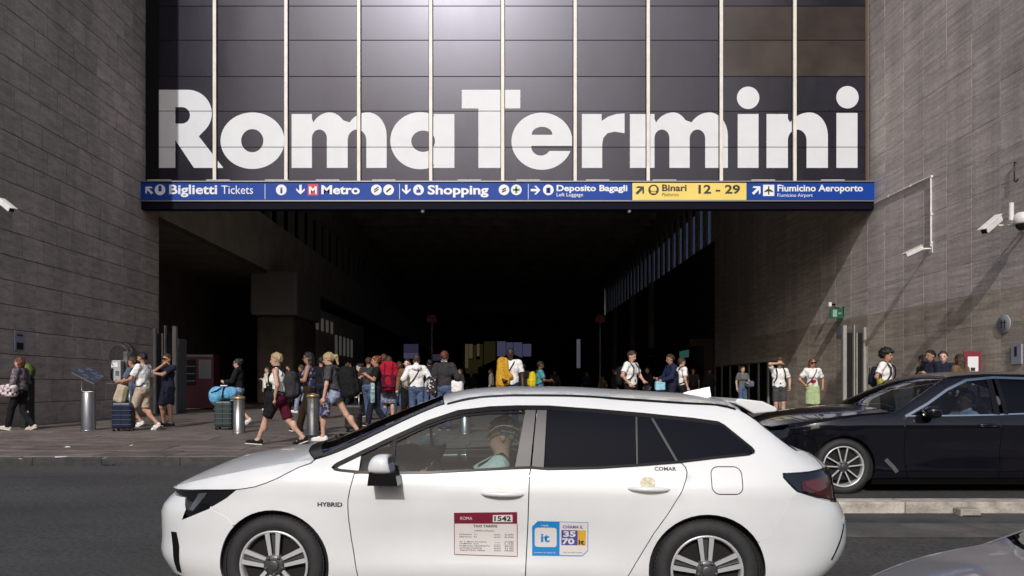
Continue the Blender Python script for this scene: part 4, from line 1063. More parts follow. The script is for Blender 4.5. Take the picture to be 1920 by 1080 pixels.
side_panel(T, 'gold_field', [(.562, .563), (.612, .563), (.612, .468), (.562, .468)], M_STO, st2, -1, .0046, gap=0, fl=None)
car_text('35', .474, .522, .076, .034, M_STK, .0056, .04, st2); car_text('70', .466, .476, .076, .034, M_STK, .0056, .04, st2)
car_text('it', .567, .474, .038, .030, M_INK, .0056, .03, st2)
car_text('taxi service roma', .47, .42, .12, .008, M_INK, .0046, 0, st2)

# ---------------------------------------------------------------- a plainer saloon / hatch from the same skin tools
def plain_car(root, S, D, paint, windows, spokes='ten', wheel_r=(.33, .235), chrome=None, glass=None):
    """D: dict of lines in car coordinates"""
    zE_ = lambda x: S.it(x, S.ze)
    ns = lambda z: S.it(z, S.nose); tl_ = lambda z: S.it(z, S.tail)
    (fx, fz, ar), (rx, rz, _) = S.arches
    for sg in (-1, 1):
        low = D['low']
        front = [(fx - .33, low), (fx - .6, low)] + [(ns(z), z) for z in np.linspace(low, D['lampz'][0] - .02, 7)] + D['bump_f'] + arch_pts(fx, fz, ar, D['fa'], 199)
        fb = side_panel(S, 'front_bumper', front, paint, root, sg)
        side_panel(S, 'headlamp', D['headlamp'], M_LAMPG, root, sg, -.004)
        fender = D['shut'] + D['apost'] + D['doorf'] + [(fx + .33, low)] + arch_pts(fx, fz, ar, -19, D['fa']) + D['bump_f'][::-1]
        side_panel(S, 'fender', fender, paint, root, sg)
        side_panel(S, 'hood_edge', D['shut'] + [(x, zE_(x)) for x in np.linspace(D['shut'][-1][0], D['shut'][0][0], 20)] + D['hoodlow'], paint, root, sg, fl=.012)
        fdp = D['doorf'] + D['doorm'][::-1] + D['belt_f'][::-1]
        fd = side_panel(S, 'front_door', fdp, paint, root, sg)
        rd = side_panel(S, 'rear_door', D['doorm'] + D['doorr'][::-1] + D['belt_r'][::-1], paint, root, sg)
        up = D['frame']
        side_panel(S, 'body_side', up + arch_pts(rx, rz, ar, D['ra'], 199) + [(D['doorr'][-1][0], low)] + D['doorr'][::-1] + D['wtop'], paint, root, sg)
        rear = D['bump_r'] + [(tl_(z), z) for z in np.linspace(D['lampz'][1] - .02, low, 7)] + [(rx + .33, low)] + arch_pts(rx, rz, ar, -19, D['ra'])
        side_panel(S, 'rear_bumper', rear, paint, root, sg)
        side_panel(S, 'tail_lamp', D['taillamp'], M_LRED, root, sg, .003)
        for nm, pl in windows: side_panel(S, nm, pl, glass or M_GLS, root, sg, -.006, gap=0, fl=None)
        for nm, ln, w, m in D['trims']: ribbon(S, nm, ln, w, m, root, sg, .004, .008)
        for ln in (D['doorf'], D['doorm'], D['doorr'], D['shut']): ribbon(S, 'gap_seal', ln, .03, M_UNDER, root, sg, -.012, .003)
        side_panel(S, 'sill_trim', [(fx + .36, low - .08), (rx - .36, low - .08), (rx - .36, low - .003), (fx + .36, low - .003)], M_TRIM, root, sg, -.012, gap=0)
        for par, (hx0, hx1, hz) in ((fd, D['handles'][0]), (rd, D['handles'][1])):
            mb = MB(); pts = []; rr = []
            for i in range(13):
                t = i / 12; x = hx0 + (hx1 - hx0) * t; b = math.sin(math.pi * t) ** .5 if 0 < t < 1 else 0
                pts.append((x, sg * (S.y(x, hz) + .026 * b), hz + .004 * t)); rr.append(.008 + .009 * b)
            mb.tube(pts, rr, 10); mb.build('handle', paint, par)
            mb = MB(); mb.tube([(hx0 + .02, sg * (S.y(hx0, hz) + .024), hz - .014), (hx1 - .02, sg * (S.y(hx1, hz) + .024), hz - .012)], .004, 6); mb.build('handle_strip', M_CHROME, par)
        wheel_well(root, fx, fz, ar + .01, .45, S.it(fz, S.W) - .05, sg); wheel_well(root, rx, rz, ar + .01, .45, S.it(rz, S.W) - .05, sg)
        yf = S.it(fz, S.W) + .004
        make_wheel('wheel', root, fx, yf, fz, sg, wheel_r[0], wheel_r[1], spokes, .23); make_wheel('wheel', root, rx, yf, rz, sg, wheel_r[0], wheel_r[1], spokes, .23)
        mx, mz = D['mirror']
        t = empty('door_mirror', (mx, sg * (S.y(mx, mz - .05) + .10), mz), parent=root)
        bm = bmesh.new(); bmesh.ops.create_uvsphere(bm, u_segments=18, v_segments=12, radius=1)
        for v in bm.verts:
            q = v.co; q.x = min(.6, math.copysign(abs(q.x) ** .75, q.x)) * .10; q.y = math.copysign(abs(q.y) ** .7, q.y) * .105; q.z = math.copysign(abs(q.z) ** .7, q.z) * .07
        bm.verts.index_update(); mb = MB(); mb.add([v.co.copy() for v in bm.verts], [[v.index for v in f.verts] for f in bm.faces], 0, True); bm.free(); mb.build('mirror_cap', paint, t)
        mb = MB(); mb.box((0, -sg * .08, -.06), (.04, .07, .015), bev=.008); mb.build('mirror_foot', M_TRIM, t)
        mb = MB(); mb.bx(fx + .5, rx + .1, sg * (S.it(.8, S.W) - .14), sg * (S.it(.8, S.W) - .10), .2, D['liningz']); mb.build('door_lining', M_SEAT, root)
    f_ = D['tops']
    for nm, a, b, m, off in f_: top_panel(S, nm, vv(a) + vv(b)[::-1], m, root, off)
    wb_ = S.it(.5, S.W)
    mb = MB(); mb.bx(ns(.4) + .2, tl_(.4) - .2, -.6, .6, low - .06, .32); mb.bx(fx + .4, rx - .4, -wb_ + .1, wb_ - .1, low - .06, .3); mb.bx(ns(.4) + .25, fx + .35, -.6, .6, .3, D['eng']); mb.bx(rx - .3, tl_(.5) - .2, -.55, .55, .3, D['eng']); mb.build('underbody', M_UNDER, root)
    dx = D['dash']
    mb = MB(); mb.prism([(dx - .35, .3), (dx - .35, D['liningz']), (dx, D['liningz'] + .03), (dx + .2, D['liningz'] - .03), (dx + .15, .7)], -.72, .72); mb.build('dashboard', M_DASH, root)
    for yy in (-.37, .37): seat(root, dx + .75, yy, M_SEAT, .27); seat(root, dx + 1.6, yy, M_SEAT, .27, name='rear_seat')
    steering(root, dx + .32, -.37, D['liningz'] - .03)

M_BPAINT = mat('black_car_paint', (0.004, 0.004, 0.007), 0.2, spec=0.2, coat=1.0)
sedan = empty('sedan', (5.58, 9.83, .155), 0, 'long black saloon car waiting beyond the kerb island', 'car')
SB = CarSurf(
    [(.12, .84), (.2, .885), (.35, .905), (.55, .915), (.7, .925), (.80, .93), (.86, .922), (.93, .89), (1.05, .835), (1.2, .765), (1.35, .685), (1.43, .62), (1.5, .55)],
    [(-2.4, .72), (-2.2, .80), (-2.0, .85), (-1.7, .905), (-1.3, .955), (-1.0, .978), (-.846, .99), (-.5, 1.185), (-.137, 1.385), (.1, 1.425), (.5, 1.442), (1.0, 1.43), (1.4, 1.36), (1.8, 1.20), (2.05, 1.08), (2.3, 1.05), (2.6, 1.0)],
    [(-2.4, .74), (-2.2, .86), (-2.0, .935), (-1.66, .995), (-1.3, 1.035), (-1.05, 1.065), (-.8, 1.17), (-.4, 1.335), (-.12, 1.425), (.1, 1.465), (.5, 1.488), (.9, 1.482), (1.3, 1.41), (1.75, 1.22), (2.05, 1.10), (2.3, 1.07), (2.6, 1.01)],
    [(.12, -2.24), (.25, -2.36), (.5, -2.37), (.7, -2.35), (.8, -2.3), (1.0, -2.1), (1.5, -2)], [(.12, 2.38), (.3, 2.52), (.6, 2.55), (.9, 2.55), (1.03, 2.5), (1.1, 2.45), (1.5, 2.4)],
    -1.55, 1.6, 2.6, 2.6, .035, 2.2, ((-1.4875, .33, .37), (1.4875, .33, .37)),
    lambda x, z: .007 * math.exp(-((z - .80) / .03) ** 2) - .014 * math.exp(-((z - .5) / .12) ** 2) * math.exp(-((x - .2) / .9) ** 4) + .014 * math.exp(-((z - .27) / .06) ** 2) * math.exp(-((x) / 1.0) ** 4))
zb = lambda x: SB.it(x, SB.ze)
B_SHUT = [(-2.12, .775), (-1.9, .835), (-1.6, .895), (-1.3, .935), (-1.0, .962), (-.9, .972)]
B_WT = [(1.62, 1.02), (1.5, 1.15), (1.3, 1.27), (1.0, 1.365), (.87, 1.385), (.466, 1.398), (.118, 1.365), (-.155, 1.25), (-.44, 1.08), (-.70, .95), (-.742, .93)]
B_DF = [(-.742, .93), (-.76, .80), (-.77, .5), (-.74, .25), (-.70, .19)]
B_DM = [(.40, .945), (.385, .80), (.38, .5), (.37, .19)]
B_DR = [(1.50, 1.0), (1.46, .86), (1.30, .74), (1.17, .62), (1.05, .45), (.98, .25), (.95, .19)]
DB = dict(low=.19, lampz=(.62, .80), fa=145, ra=40,
          bump_f=[(-2.30, .65), (-2.15, .65), (-2.03, .73), (-1.85, .66), (-1.78, .555)], headlamp=[(-2.02, .785), (-2.12, .77), (-2.28, .735), (-2.30, .66), (-2.15, .66), (-2.04, .73)],
          shut=B_SHUT, apost=[(-.88, .975)] + [(x, zb(x)) for x in np.linspace(-.84, -.2, 10)] + B_WT[-4:], doorf=B_DF, doorm=B_DM, doorr=B_DR,
          belt_f=[(-.742, .93), (-.3, .932), (.1, .938), (.40, .945)], belt_r=[(.40, .945), (.9, .965), (1.3, .99), (1.50, 1.0)],
          hoodlow=[(-2.0, .79)], frame=[(x, zb(x)) for x in np.linspace(-.2, 2.35, 50)] + [(2.4, .95), (2.2, .9), (2.1, .8), (2.0, .62), (1.83, .57)],
          wtop=[(1.55, 1.01)] + B_WT[:-3], bump_r=[(1.80, .56), (2.0, .60), (2.1, .78), (2.4, .78)], taillamp=[(2.12, .92), (2.3, .95), (2.45, .93), (2.45, .8), (2.12, .82)],
          handles=[(.10, .32, .83), (1.15, 1.37, .86)], mirror=(-.47, .985), liningz=.93, eng=.74, dash=-.62,
          trims=[('window_trim', B_WT, .028, M_CHROME), ('belt_trim', [(-.742, .936), (-.3, .938), (.1, .944), (.4, .951), (.9, .971), (1.3, .996), (1.6, 1.02)], .016, M_CHROME),
                 ('pillar_trim', [(.36, .95), (.40, 1.385)], .07, M_TRIM), ('pillar_trim', [(.47, .95), (.49, 1.385)], .05, M_TRIM), ('air_vent', [(-.99, .42), (-.90, .33), (-.85, .265)], .045, mat('vent_grey', (.09, .09, .095), .4)), ('sill_line', [(-.7, .29), (.95, .29)], .012, M_TRIM)],
          tops=[('hood', lambda v: -2.32 + .10 * abs(v) ** 2.2, lambda v: -1.07 + .17 * abs(v) ** 2.4, M_BPAINT, 0), ('windscreen', lambda v: -1.05 + .20 * abs(v) ** 2.4, lambda v: -.10 + .02 * abs(v) ** 2, M_GLS, 0),
                ('roof', lambda v: -.09 + .02 * abs(v) ** 2, lambda v: 1.05 + 0 * v, M_BPAINT, 0), ('rear_glass', lambda v: 1.06, lambda v: 1.85, M_TGLS, 0), ('boot_lid', lambda v: 1.86, lambda v: 2.45, M_BPAINT, 0)])
plain_car(sedan, SB, DB, M_BPAINT, [('front_window', [(-.72, .938), (.35, .95), (.385, 1.39), (.118, 1.355), (-.155, 1.24), (-.44, 1.072)]), ('rear_window', [(.50, .955), (1.3, .99), (1.55, 1.01), (1.3, 1.25), (1.0, 1.35), (.87, 1.375), (.52, 1.388)])],
          'ten', (.335, .247), glass=glass_mat('blue_car_glass', (0.34, 0.40, 0.50), 0.045, 0.01))

M_GPAINT = mat('grey_car_paint', (0.23, 0.23, 0.245), 0.35, metal=0.0, coat=1.0)
hatch = empty('hatchback', (2.81, 1.63, .02), 0, 'grey car in the nearest lane, only its bonnet and windscreen corner showing', 'car')
SG = CarSurf(
    [(.12, .80), (.2, .84), (.35, .86), (.55, .875), (.7, .88), (.8, .872), (.9, .83), (1.0, .79), (1.2, .70), (1.4, .60), (1.5, .55)],
    [(-2.2, .71), (-2.0, .76), (-1.8, .81), (-1.5, .88), (-1.35, .91), (-1.25, .93), (-.7, 1.18), (-.25, 1.37), (.2, 1.42), (.9, 1.41), (1.4, 1.33), (1.75, 1.12), (1.85, 1.0), (2.1, .9)],
    [(-2.2, .73), (-2.0, .79), (-1.8, .85), (-1.5, .93), (-1.35, .965), (-1.25, .99), (-.75, 1.19), (-.3, 1.41), (.2, 1.48), (.9, 1.47), (1.4, 1.39), (1.75, 1.15), (1.85, 1.02), (2.1, .92)],
    [(.12, -1.98), (.3, -2.06), (.5, -2.07), (.7, -2.04), (.9, -1.9), (1.5, -1.8)], [(.12, 1.9), (.3, 2.0), (.6, 2.02), (.9, 1.97), (1.1, 1.9), (1.5, 1.75)],
    -1.2, 1.2, 2.5, 2.6, .06, 2.0, ((-1.25, .30, .34), (1.25, .30, .34)), None)
zg = lambda x: SG.it(x, SG.ze)
G_WT = [(1.45, 1.0), (1.35, 1.15), (1.0, 1.32), (.5, 1.37), (.1, 1.36), (-.25, 1.30), (-.6, 1.10), (-.86, .93)]
DG = dict(low=.19, lampz=(.55, .80), fa=140, ra=40, bump_f=[(-1.98, .55), (-1.85, .55), (-1.7, .56), (-1.51, .52)], headlamp=[(-1.5, .79), (-1.75, .745), (-1.93, .69), (-1.98, .57), (-1.8, .57), (-1.6, .66)],
          shut=[(-1.80, .745), (-1.5, .815), (-1.2, .865), (-1.05, .88)], apost=[(-1.03, .9)] + [(x, zg(x)) for x in np.linspace(-1.0, -.35, 8)] + G_WT[-3:], doorf=[(-.86, .93), (-.85, .6), (-.82, .19)], doorm=[(.25, .94), (.25, .6), (.24, .19)], doorr=[(1.1, .97), (1.12, .85), (.98, .6), (.87, .4), (.83, .19)],
          belt_f=[(-.86, .93), (-.3, .93), (.25, .94)], belt_r=[(.25, .94), (.7, .95), (1.1, .97)], hoodlow=[(-1.75, .75)], frame=[(x, zg(x)) for x in np.linspace(-.3, 1.8, 40)] + [(1.85, .9), (1.75, .8), (1.65, .6), (1.51, .52)],
          wtop=[(1.3, .99)] + G_WT, bump_r=[(1.5, .5), (1.62, .58), (1.75, .78), (1.95, .78)], taillamp=[(1.76, .92), (1.9, .92), (1.95, .8), (1.77, .8)], handles=[(-.02, .2, .82), (.78, .98, .84)], mirror=(-.66, .97), liningz=.9, eng=.66, dash=-.72,
          trims=[('window_trim', G_WT, .02, M_TRIM), ('belt_trim', [(-.86, .936), (-.3, .936), (.25, .946), (.7, .956), (1.1, .976)], .014, M_TRIM), ('pillar_trim', [(.25, .95), (.28, 1.36)], .1, M_TRIM)],
          tops=[('hood', lambda v: -2.0 + .2 * abs(v) ** 2.2, lambda v: -1.34 + .14 * abs(v) ** 2.4, M_GPAINT, 0), ('windscreen', lambda v: -1.33 + .15 * abs(v) ** 2.4, lambda v: -.28, M_WSC, 0), ('roof', lambda v: -.27, lambda v: 1.35, M_GPAINT, 0), ('rear_glass', lambda v: 1.36, lambda v: 1.74, M_TGLS, 0), ('tailgate', lambda v: 1.75, lambda v: 1.9, M_GPAINT, 0)])
plain_car(hatch, SG, DG, M_GPAINT, [('front_window', [(-.84, .94), (.2, .945), (.23, 1.35), (-.25, 1.29), (-.6, 1.095)]), ('rear_window', [(.31, .95), (1.25, .985), (1.3, 1.15), (1.0, 1.31), (.5, 1.36), (.33, 1.36)])], 'double5', (.30, .2), glass=M_TGLS)

# ------------------------------------------------------------------ street furniture
M_STEEL = mat('brushed_steel', (0.36, 0.345, 0.33), 0.3, metal=0.9, var=0.15, scale=30, stretch=(1, 1, .15))
M_BRASS = mat('aged_brass', (0.42, 0.30, 0.16), 0.4, metal=0.7, var=0.2, scale=14)
M_CAMW = mat('camera_white', (0.72, 0.71, 0.68), 0.45, var=0.06, scale=10)
M_DKGLS = mat('dark_lens', (0.01, 0.01, 0.012), 0.1)
M_LENS = glass_mat('acrylic_dome', (0.75, 0.78, 0.78), 0.10, 0.03)
def bollard(px, ytop, Y, lab, r=.115):
    X = wx(px, Y); z = ground_z(Y); h = wz(ytop, Y) - z
    o = empty('bollard', (X, Y, z), 0, lab, 'bollard', 'steel bollards on the pavement')
    mb = MB(); mb.lathe([(r * 1.12, 0), (r * 1.12, .012), (r, .02), (r, h - .075)], n=28); mb.build('post', M_STEEL, o)
    mb = MB(); mb.lathe([(r * 1.0, h - .075), (r * 1.1, h - .07), (r * 1.1, h - .03), (r * .9, h - .012), (r * .3, h - .004), (r * .26, h + .012), (.001, h + .014)], n=28); mb.build('cap', M_BRASS, o)
    mb = MB(); mb.lathe([(r * 1.01, h - .079), (r * 1.01, h - .076)], n=28); mb.build('groove', M_TRIM, o)
    return o
bollard(448, 742, 15.1, 'brass-capped steel bollard beside the green suitcase')
bollard(587, 738, 14.6, 'brass-capped steel bollard behind the legs of two walking women')
bollard(872, 742, 14.9, 'steel bollard seen through the taxi front window')

# tactile map lectern
Yl = 15.9; zl = ground_z(Yl)
le = empty('tactile_map_stand', (wx(166, Yl), Yl, zl), 0, 'steel post with a tilted dark map panel by the left wall', 'map stand')
mb = MB(); mb.lathe([(.16, 0), (.16, .01), (.14, .014), (.14, .80), (.135, .805), (.001, .806)], n=30); mb.build('post', M_STEEL, le)
mb = MB(); mb.tube([(-.145, -.0, 1.10), (-.145, 0, .84), (-.10, 0, .815), (.10, 0, .815), (.145, 0, .84), (.145, 0, 1.06)], .013, 8); mb.build('bracket', M_STEEL, le)
rt = Matrix.Rotation(R(27), 3, 'Y') @ Matrix.Rotation(R(28), 3, 'X')
mb = MB(); mb.box((.03, -.02, 1.18), (.27, .21, .014), rt, bev=.006); mb.build('panel_frame', M_STEEL, le)
mb = MB(); mb.box(Vector((.03, -.02, 1.18)) + rt @ Vector((0, 0, .016)), (.255, .195, .004), rt); pn = mb.build('map_panel', mat('map_blue_grey', (.035, .04, .06), .4), le)
mb = MB()
rr2 = random.Random(5)
for k in range(16):
    mb.box(Vector((.03, -.02, 1.18)) + rt @ Vector((rr2.uniform(-.2, .2), rr2.uniform(-.16, .16), .021)), (rr2.uniform(.02, .07), .006, .001), rt)
o = mb.build('relief_lines', mat('map_relief', (.16, .17, .21), .4), le); o['kind'] = 'stuff'

# payphone under an acrylic dome
Yp = 17.6; zp = ground_z(Yp)
ph = empty('payphone', (wx(231, Yp), Yp, zp), 0, 'public telephone under a clear acrylic dome by the left wall', 'payphone')
mb = MB(); mb.bx(-.05, .05, .10, .18, 0, 1.75); mb.bx(-.2, .2, .0, .28, 0, .02); mb.build('post', M_STEEL, ph)
bm = bmesh.new(); bmesh.ops.create_uvsphere(bm, u_segments=28, v_segments=18, radius=1)
bmesh.ops.delete(bm, geom=[v for v in bm.verts if v.co.z < -.55 or v.co.y < -.62], context='VERTS')
for v in bm.verts: v.co = Vector((v.co.x * .30, v.co.y * .34, 1.62 + v.co.z * .34))
bm.verts.index_update(); mb = MB(); mb.add([v.co.copy() for v in bm.verts], [[v.index for v in f.verts] for f in bm.faces], 0, True); bm.free(); mb.build('dome', M_LENS, ph, fix=False)
mb = MB(); mb.box((-.12, -.02, 1.28), (.115, .09, .25), bev=.02); tb = mb.build('telephone', mat('phone_grey', (.36, .37, .38), .4), ph)
mb = MB(); mb.box((-.14, -.117, 1.42), (.075, .006, .055)); mb.build('screen', mat('phone_screen', (.7, .72, .74), .3), tb)
mb = MB(); mb.tube([(-.19, -.13, 1.06), (-.20, -.15, 1.13), (-.20, -.15, 1.27), (-.19, -.13, 1.34)], .022, 8); mb.build('handset', M_TRIM, tb)
mb = MB()
for i in range(3):
    for j in range(4): mb.box((-.11 + i * .03, -.114, 1.18 + j * .03), (.01, .006, .01))
o = mb.build('keys', M_CHROME, tb); o['kind'] = 'stuff'
mb = MB(); mb.bx(-.34, .1, -.1, .2, .98, 1.0); mb.build('shelf', M_STEEL, ph)
mb = MB(); mb.tube([(.30 * .785 * math.cos(R(a)), -.211, 1.62 + .34 * .785 * math.sin(R(a))) for a in range(-44, 225, 8)], .011, 6); mb.build('dome_rim', mat('rim_clear', (.07, .075, .075), .15), ph)

# wall signs, left
Yw = 11.1 * 1400 / 906; o = empty('wall_notice', (XL + .012, Yw, wz(640, Yw)), 0, 'small blue and white notice on the left stone wall', 'notice')
mb = MB(); mb.bx(0, .03, -.17, .17, -.21, .21); mb.build('board', mat('notice_pale', (.34, .35, .42), .5), o)
mb = MB(); mb.bx(.031, .034, -.12, .12, -.19, -.03); mb.bx(.031, .034, -.10, .10, .12, .16); mb.build('print', mat('notice_navy', (.012, .016, .035), .5), o)

# folded metal gates at both jambs
def gate(X, Y, sgn, lab):
    z = ground_z(Y); o = empty('folding_gate', (X, Y, z), 0, lab, 'gate', 'folding gates at the entrance jambs')
    for k, dx in enumerate((.0, .28, .36, .62)):
        w = (.09, .035, .035, .11)[k]
        mb = MB(); mb.bx(sgn * dx, sgn * (dx + w), -.12, .02, 0, (2.72, 2.55, 2.80, 2.78)[k]); mb.build('gate_post', mat('gate_grey', (.30, .29, .27), .5, var=.1, scale=4), o)
    mb = MB()
    for k in range(8): mb.bx(sgn * (.10 + k * .022), sgn * (.108 + k * .022), -.05, .03, .05, 2.55)
    for k in range(8): mb.bx(sgn * (.41 + k * .024), sgn * (.418 + k * .024), -.05, .03, .05, 2.55)
    g = mb.build('folded_lattice', mat('gate_dark', (.03, .03, .03), .5), o); g['kind'] = 'stuff'
    mb = MB(); mb.bx(sgn * .0, sgn * .72, .03, .06, 0, 2.5); mb.build('gate_leaf', mat('gate_dark', (.03, .03, .03), .5), o)
gate(XR - .02, 23.55, -1, 'folded metal gate with tall grey posts on the right wall')
gate(XL + .02, 23.85, 1, 'dark folded metal gate at the left jamb of the entrance')

# right wall: notices, exit sign, sensors
def on_right(px, py): Y = XR * 1400 / (px - 940); return Y, wz(py, Y)
Y, z = on_right(1582, 587.5)
o = empty('exit_sign', (XR - .0, Y, z), 0, 'green emergency exit sign projecting from the right wall', 'exit sign')
mb = MB(); mb.bx(-.46, -.02, -.03, .03, -.17, .17, bev=.008); mb.build('box', mat('exit_green', (.012, .09, .045), .4), o)
mb = MB(); mb.bx(-.38, -.24, -.036, -.031, -.12, .12); mb.bx(-.20, -.1, -.036, -.031, -.02, .02); mb.build('pictogram', mat('exit_pale', (.25, .38, .30), .4), o)
mb = MB(); mb.bx(-.3, -.15, -.01, .01, .17, .20); mb.bx(-.02, .0, -.04, .04, -.1, .22); mb.build('bracket', M_TRIM, o)
Y, z = on_right(1578, 620); o = empty('small_plaque', (XR - .012, Y, z), 0, 'pale small plaque on the right wall under the exit sign', 'plaque')
mb = MB(); mb.bx(-.02, 0, -.22, .22, -.17, .17); mb.build('plate', mat('plaque_grey', (.22, .23, .26), .4), o)
Y, z = on_right(1566.5, 571); o = empty('wall_sensor', (XR, Y, z), 0, 'small white sensor fixed above the exit sign', 'sensor')
mb = MB(); mb.bx(-.16, 0, -.02, .02, -.03, .03); mb.build('arm', M_TRIM, o); mb = MB(); mb.box((-.2, 0, 0), (.05, .06, .075), bev=.015); mb.build('housing', M_CAMW, o)
Y, z = on_right(1884, 607.5); o = empty('round_sign', (XR - .012, Y, z), 0, 'round grey pictogram sign on the right wall', 'sign')
mb = MB(); mb.lathe([(.001, -.022), (.215, -.022), (.22, -.018), (.22, 0)], (0, 0, 0), 36, 'X'); mb.build('disc', mat('sign_bluegrey', (.30, .32, .36), .45), o)
mb = MB()
for yy, zz, hh in ((.06, .0, .10), (-.05, -.01, .11)): mb.bx(-.026, -.023, yy - .016, yy + .016, zz - hh, zz + hh); mb.bx(-.026, -.023, yy - .05, yy + .05, zz + .03, zz + .055)
mb.build('pictogram', mat('sign_ink', (.04, .045, .055), .5), o)
Y, z = on_right(1909, 664); o = empty('wall_notice', (XR - .012, Y, z), 0, 'tall pale notice at the right edge of the wall', 'notice')
mb = MB(); mb.bx(-.03, 0, -.16, .16, -.22, .22); mb.build('board', mat('notice_pale', (.34, .35, .42), .5), o)
mb = MB(); mb.bx(-.034, -.031, -.02, .06, -.05, .17); mb.build('print', mat('notice_navy', (.012, .016, .035), .5), o)
Yr = 17.6; o = empty('notice_stand', (wx(1823, Yr), Yr, ground_z(Yr)), R(-8), 'red framed notice board standing behind the black car', 'notice board')
mb = MB(); mb.bx(-.19, .19, -.02, .02, .9, 1.75, bev=.01); mb.build('frame', mat('notice_red', (.20, .022, .035), .45), o)
mb = MB(); mb.bx(-.11, .12, -.028, -.022, .95, 1.62); sh = mb.build('sheet', M_SW, o)
mb = MB(); mb.bx(-.05, .05, -.032, -.029, 1.28, 1.36); mb.bx(-.08, .09, -.032, -.029, 1.18, 1.2); mb.build('print', M_INK, sh)
mb = MB(); mb.bx(-.16, -.12, -.02, .02, 0, .9); mb.bx(.12, .16, -.02, .02, 0, .9); mb.build('legs', M_TRIM, o)
o['category'] = 'notice board'

# conduit along the right wall down to the small camera
Y0, z0 = on_right(1748, 331); Y1, z1 = on_right(1748, 462)
cp = empty('wall_conduit', (XR, Y0, z0), 0, 'thin white conduit running along the right wall and down', 'conduit')
mb = MB(); mb.tube([(-.035, 22.9 - Y0, .02), (-.035, 0, 0), (-.035, 0, z1 - z0)], .022, 8); mb.build('pipe', M_CAMW, cp)
for yy, zz in ((2.2, .016), (1.0, .008), (0, 0), (0, -1.0), (0, z1 - z0 + .1)):
    mb = MB(); mb.bx(-.06, 0, yy - .03, yy + .03, zz - .03, zz + .03); mb.build('clip', M_CAMW, cp)
def cctv(name, loc, arm, aim, L, r, lab, wall_x):
    o = empty(name, loc, 0, lab, 'security camera', 'white cameras on the entrance walls')
    d = Vector(aim).normalized(); b = Vector(arm)
    mb = MB(); dx = wall_x - loc[0]; mb.tube([(dx, b.y, b.z), (0, b.y, b.z), (0, 0, 0)], .022, 8); mb.bx(dx - .02, dx + .02, b.y - .08, b.y + .08, b.z - .12, b.z + .10); mb.build('bracket', M_CAMW, o)
    rot = d.to_track_quat('X', 'Z').to_matrix()
    mb = MB(); mb.box(d * (L * .3), (L / 2, r, r * .9), rot, bev=r * .25); hs = mb.build('housing', M_CAMW, o)
    mb = MB(); mb.box(d * (L * .3) + rot @ Vector((.03, 0, r * 1.05)), (L / 2 + .05, r * 1.15, .012), rot, bev=.008); mb.build('sunshield', M_CAMW, hs)
    mb = MB(); mb.box(d * (L * .8), (.008, r * .8, r * .7), rot); mb.build('lens', M_DKGLS, hs)
    return o
Y, z = on_right(1748, 467); cctv('security_camera', (XR - .30, Y + .05, z), (0, 0, .02), (-.55, .5, -.30), .42, .07, 'small white camera at the foot of the wall conduit', XR)
Ya = 16.35; xa = wx(1868, Ya); cctv('security_camera', (xa, Ya, wz(414, Ya)), (0, 0.0, -.10), (-.75, -.35, -.52), .62, .075, 'long white bullet camera pointing down left from the right wall', XR)
Yb = 16.0; ob = empty('dome_camera', (wx(1917, Yb), Yb, wz(410, Yb)), 0, 'white dome camera housing with upright tube at the right edge', 'security camera', 'white cameras on the entrance walls')
mb = MB(); mb.lathe([(.001, .14), (.10, .13), (.17, .06), (.175, -.10), (.15, -.12), (.001, -.12)], n=24); mb.build('housing', M_CAMW, ob)
mb = MB(); mb.lathe([(.13, -.12), (.12, -.19), (.07, -.24), (.001, -.26)], n=20); mb.build('lens', M_DKGLS, ob)
mb = MB(); mb.tube([(-.17, .1, -.02), (-.17, .1, .36)], .05, 12); mb.tube([(-.17, .1, -.06), (XR - ob.location.x, .1, -.06)], .03, 8); mb.tube([(0, 0, .1), (-.12, .1, .02)], .03, 8); mb.build('bracket', M_CAMW, ob)
Yc = 16.2; xc = wx(8, Yc); cctv('security_camera', (wx(6, Yc), Yc, wz(381, Yc)), (0, -.02, .02), (.62, -.25, -.42), .40, .062, 'white bullet camera on the left stone wall', XL)
Y, z = on_right(1906, 322); o = empty('wall_hook', (XR, Y, z), 0, 'thin dark hook fixed high on the right wall', 'hook')
mb = MB(); mb.tube([(-.05, 0, .22), (-.05, 0, -.2), (-.05, -.05, -.24), (-.05, -.12, -.20)], .014, 6); mb.tube([(0, 0, .2), (-.05, 0, .2)], .014, 6); mb.build('rod', M_TRIM, o)

# inside the gallery
def sign_post(px, Y, ytop, lab):
    z = ground_z(Y); h = wz(ytop, Y) - z
    o = empty('sign_post', (wx(px, Y), Y, z), 0, lab, 'sign post', 'red topped posts in the gallery')
    mb = MB(); mb.tube([(0, 0, 0), (0, 0, h - .3)], .05, 10); mb.build('pole', mat('post_grey', (.30, .24, .22), .5), o)
    mb = MB(); mb.bx(-.28, .28, -.25, .25, h - .42, h - .12, bev=.04); mb.bx(-.2, .2, -.2, .2, h - .12, h); mb.build('red_box', mat('post_red', (.07, .008, .008), .5, emit=(.25, .02, .02, .02)), o)
sign_post(810, 42, 591, 'red topped post in the gallery behind the dark-jacketed man')
sign_post(1125, 42, 591, 'red topped post in the gallery right of the centre')
Yv = 28.0; o = empty('vending_machine', (wx(376, Yv), Yv, ground_z(Yv)), R(6), 'dark red vending machine at the left of the gallery', 'vending machine')
mb = MB(); mb.bx(-.58, .58, -.4, .4, .05, 2.05, bev=.02); mb.build('cabinet', mat('vend_red', (.07, .007, .014), .5), o)
mb = MB(); mb.bx(-.48, -.05, -.415, -.402, .9, 1.85); mb.build('display', mat('vend_dark', (.02, .02, .022), .2), o)
mb = MB()
for k in range(3): mb.bx(-.46, -.08, -.43, -.416, 1.05 + k * .27, 1.075 + k * .27)
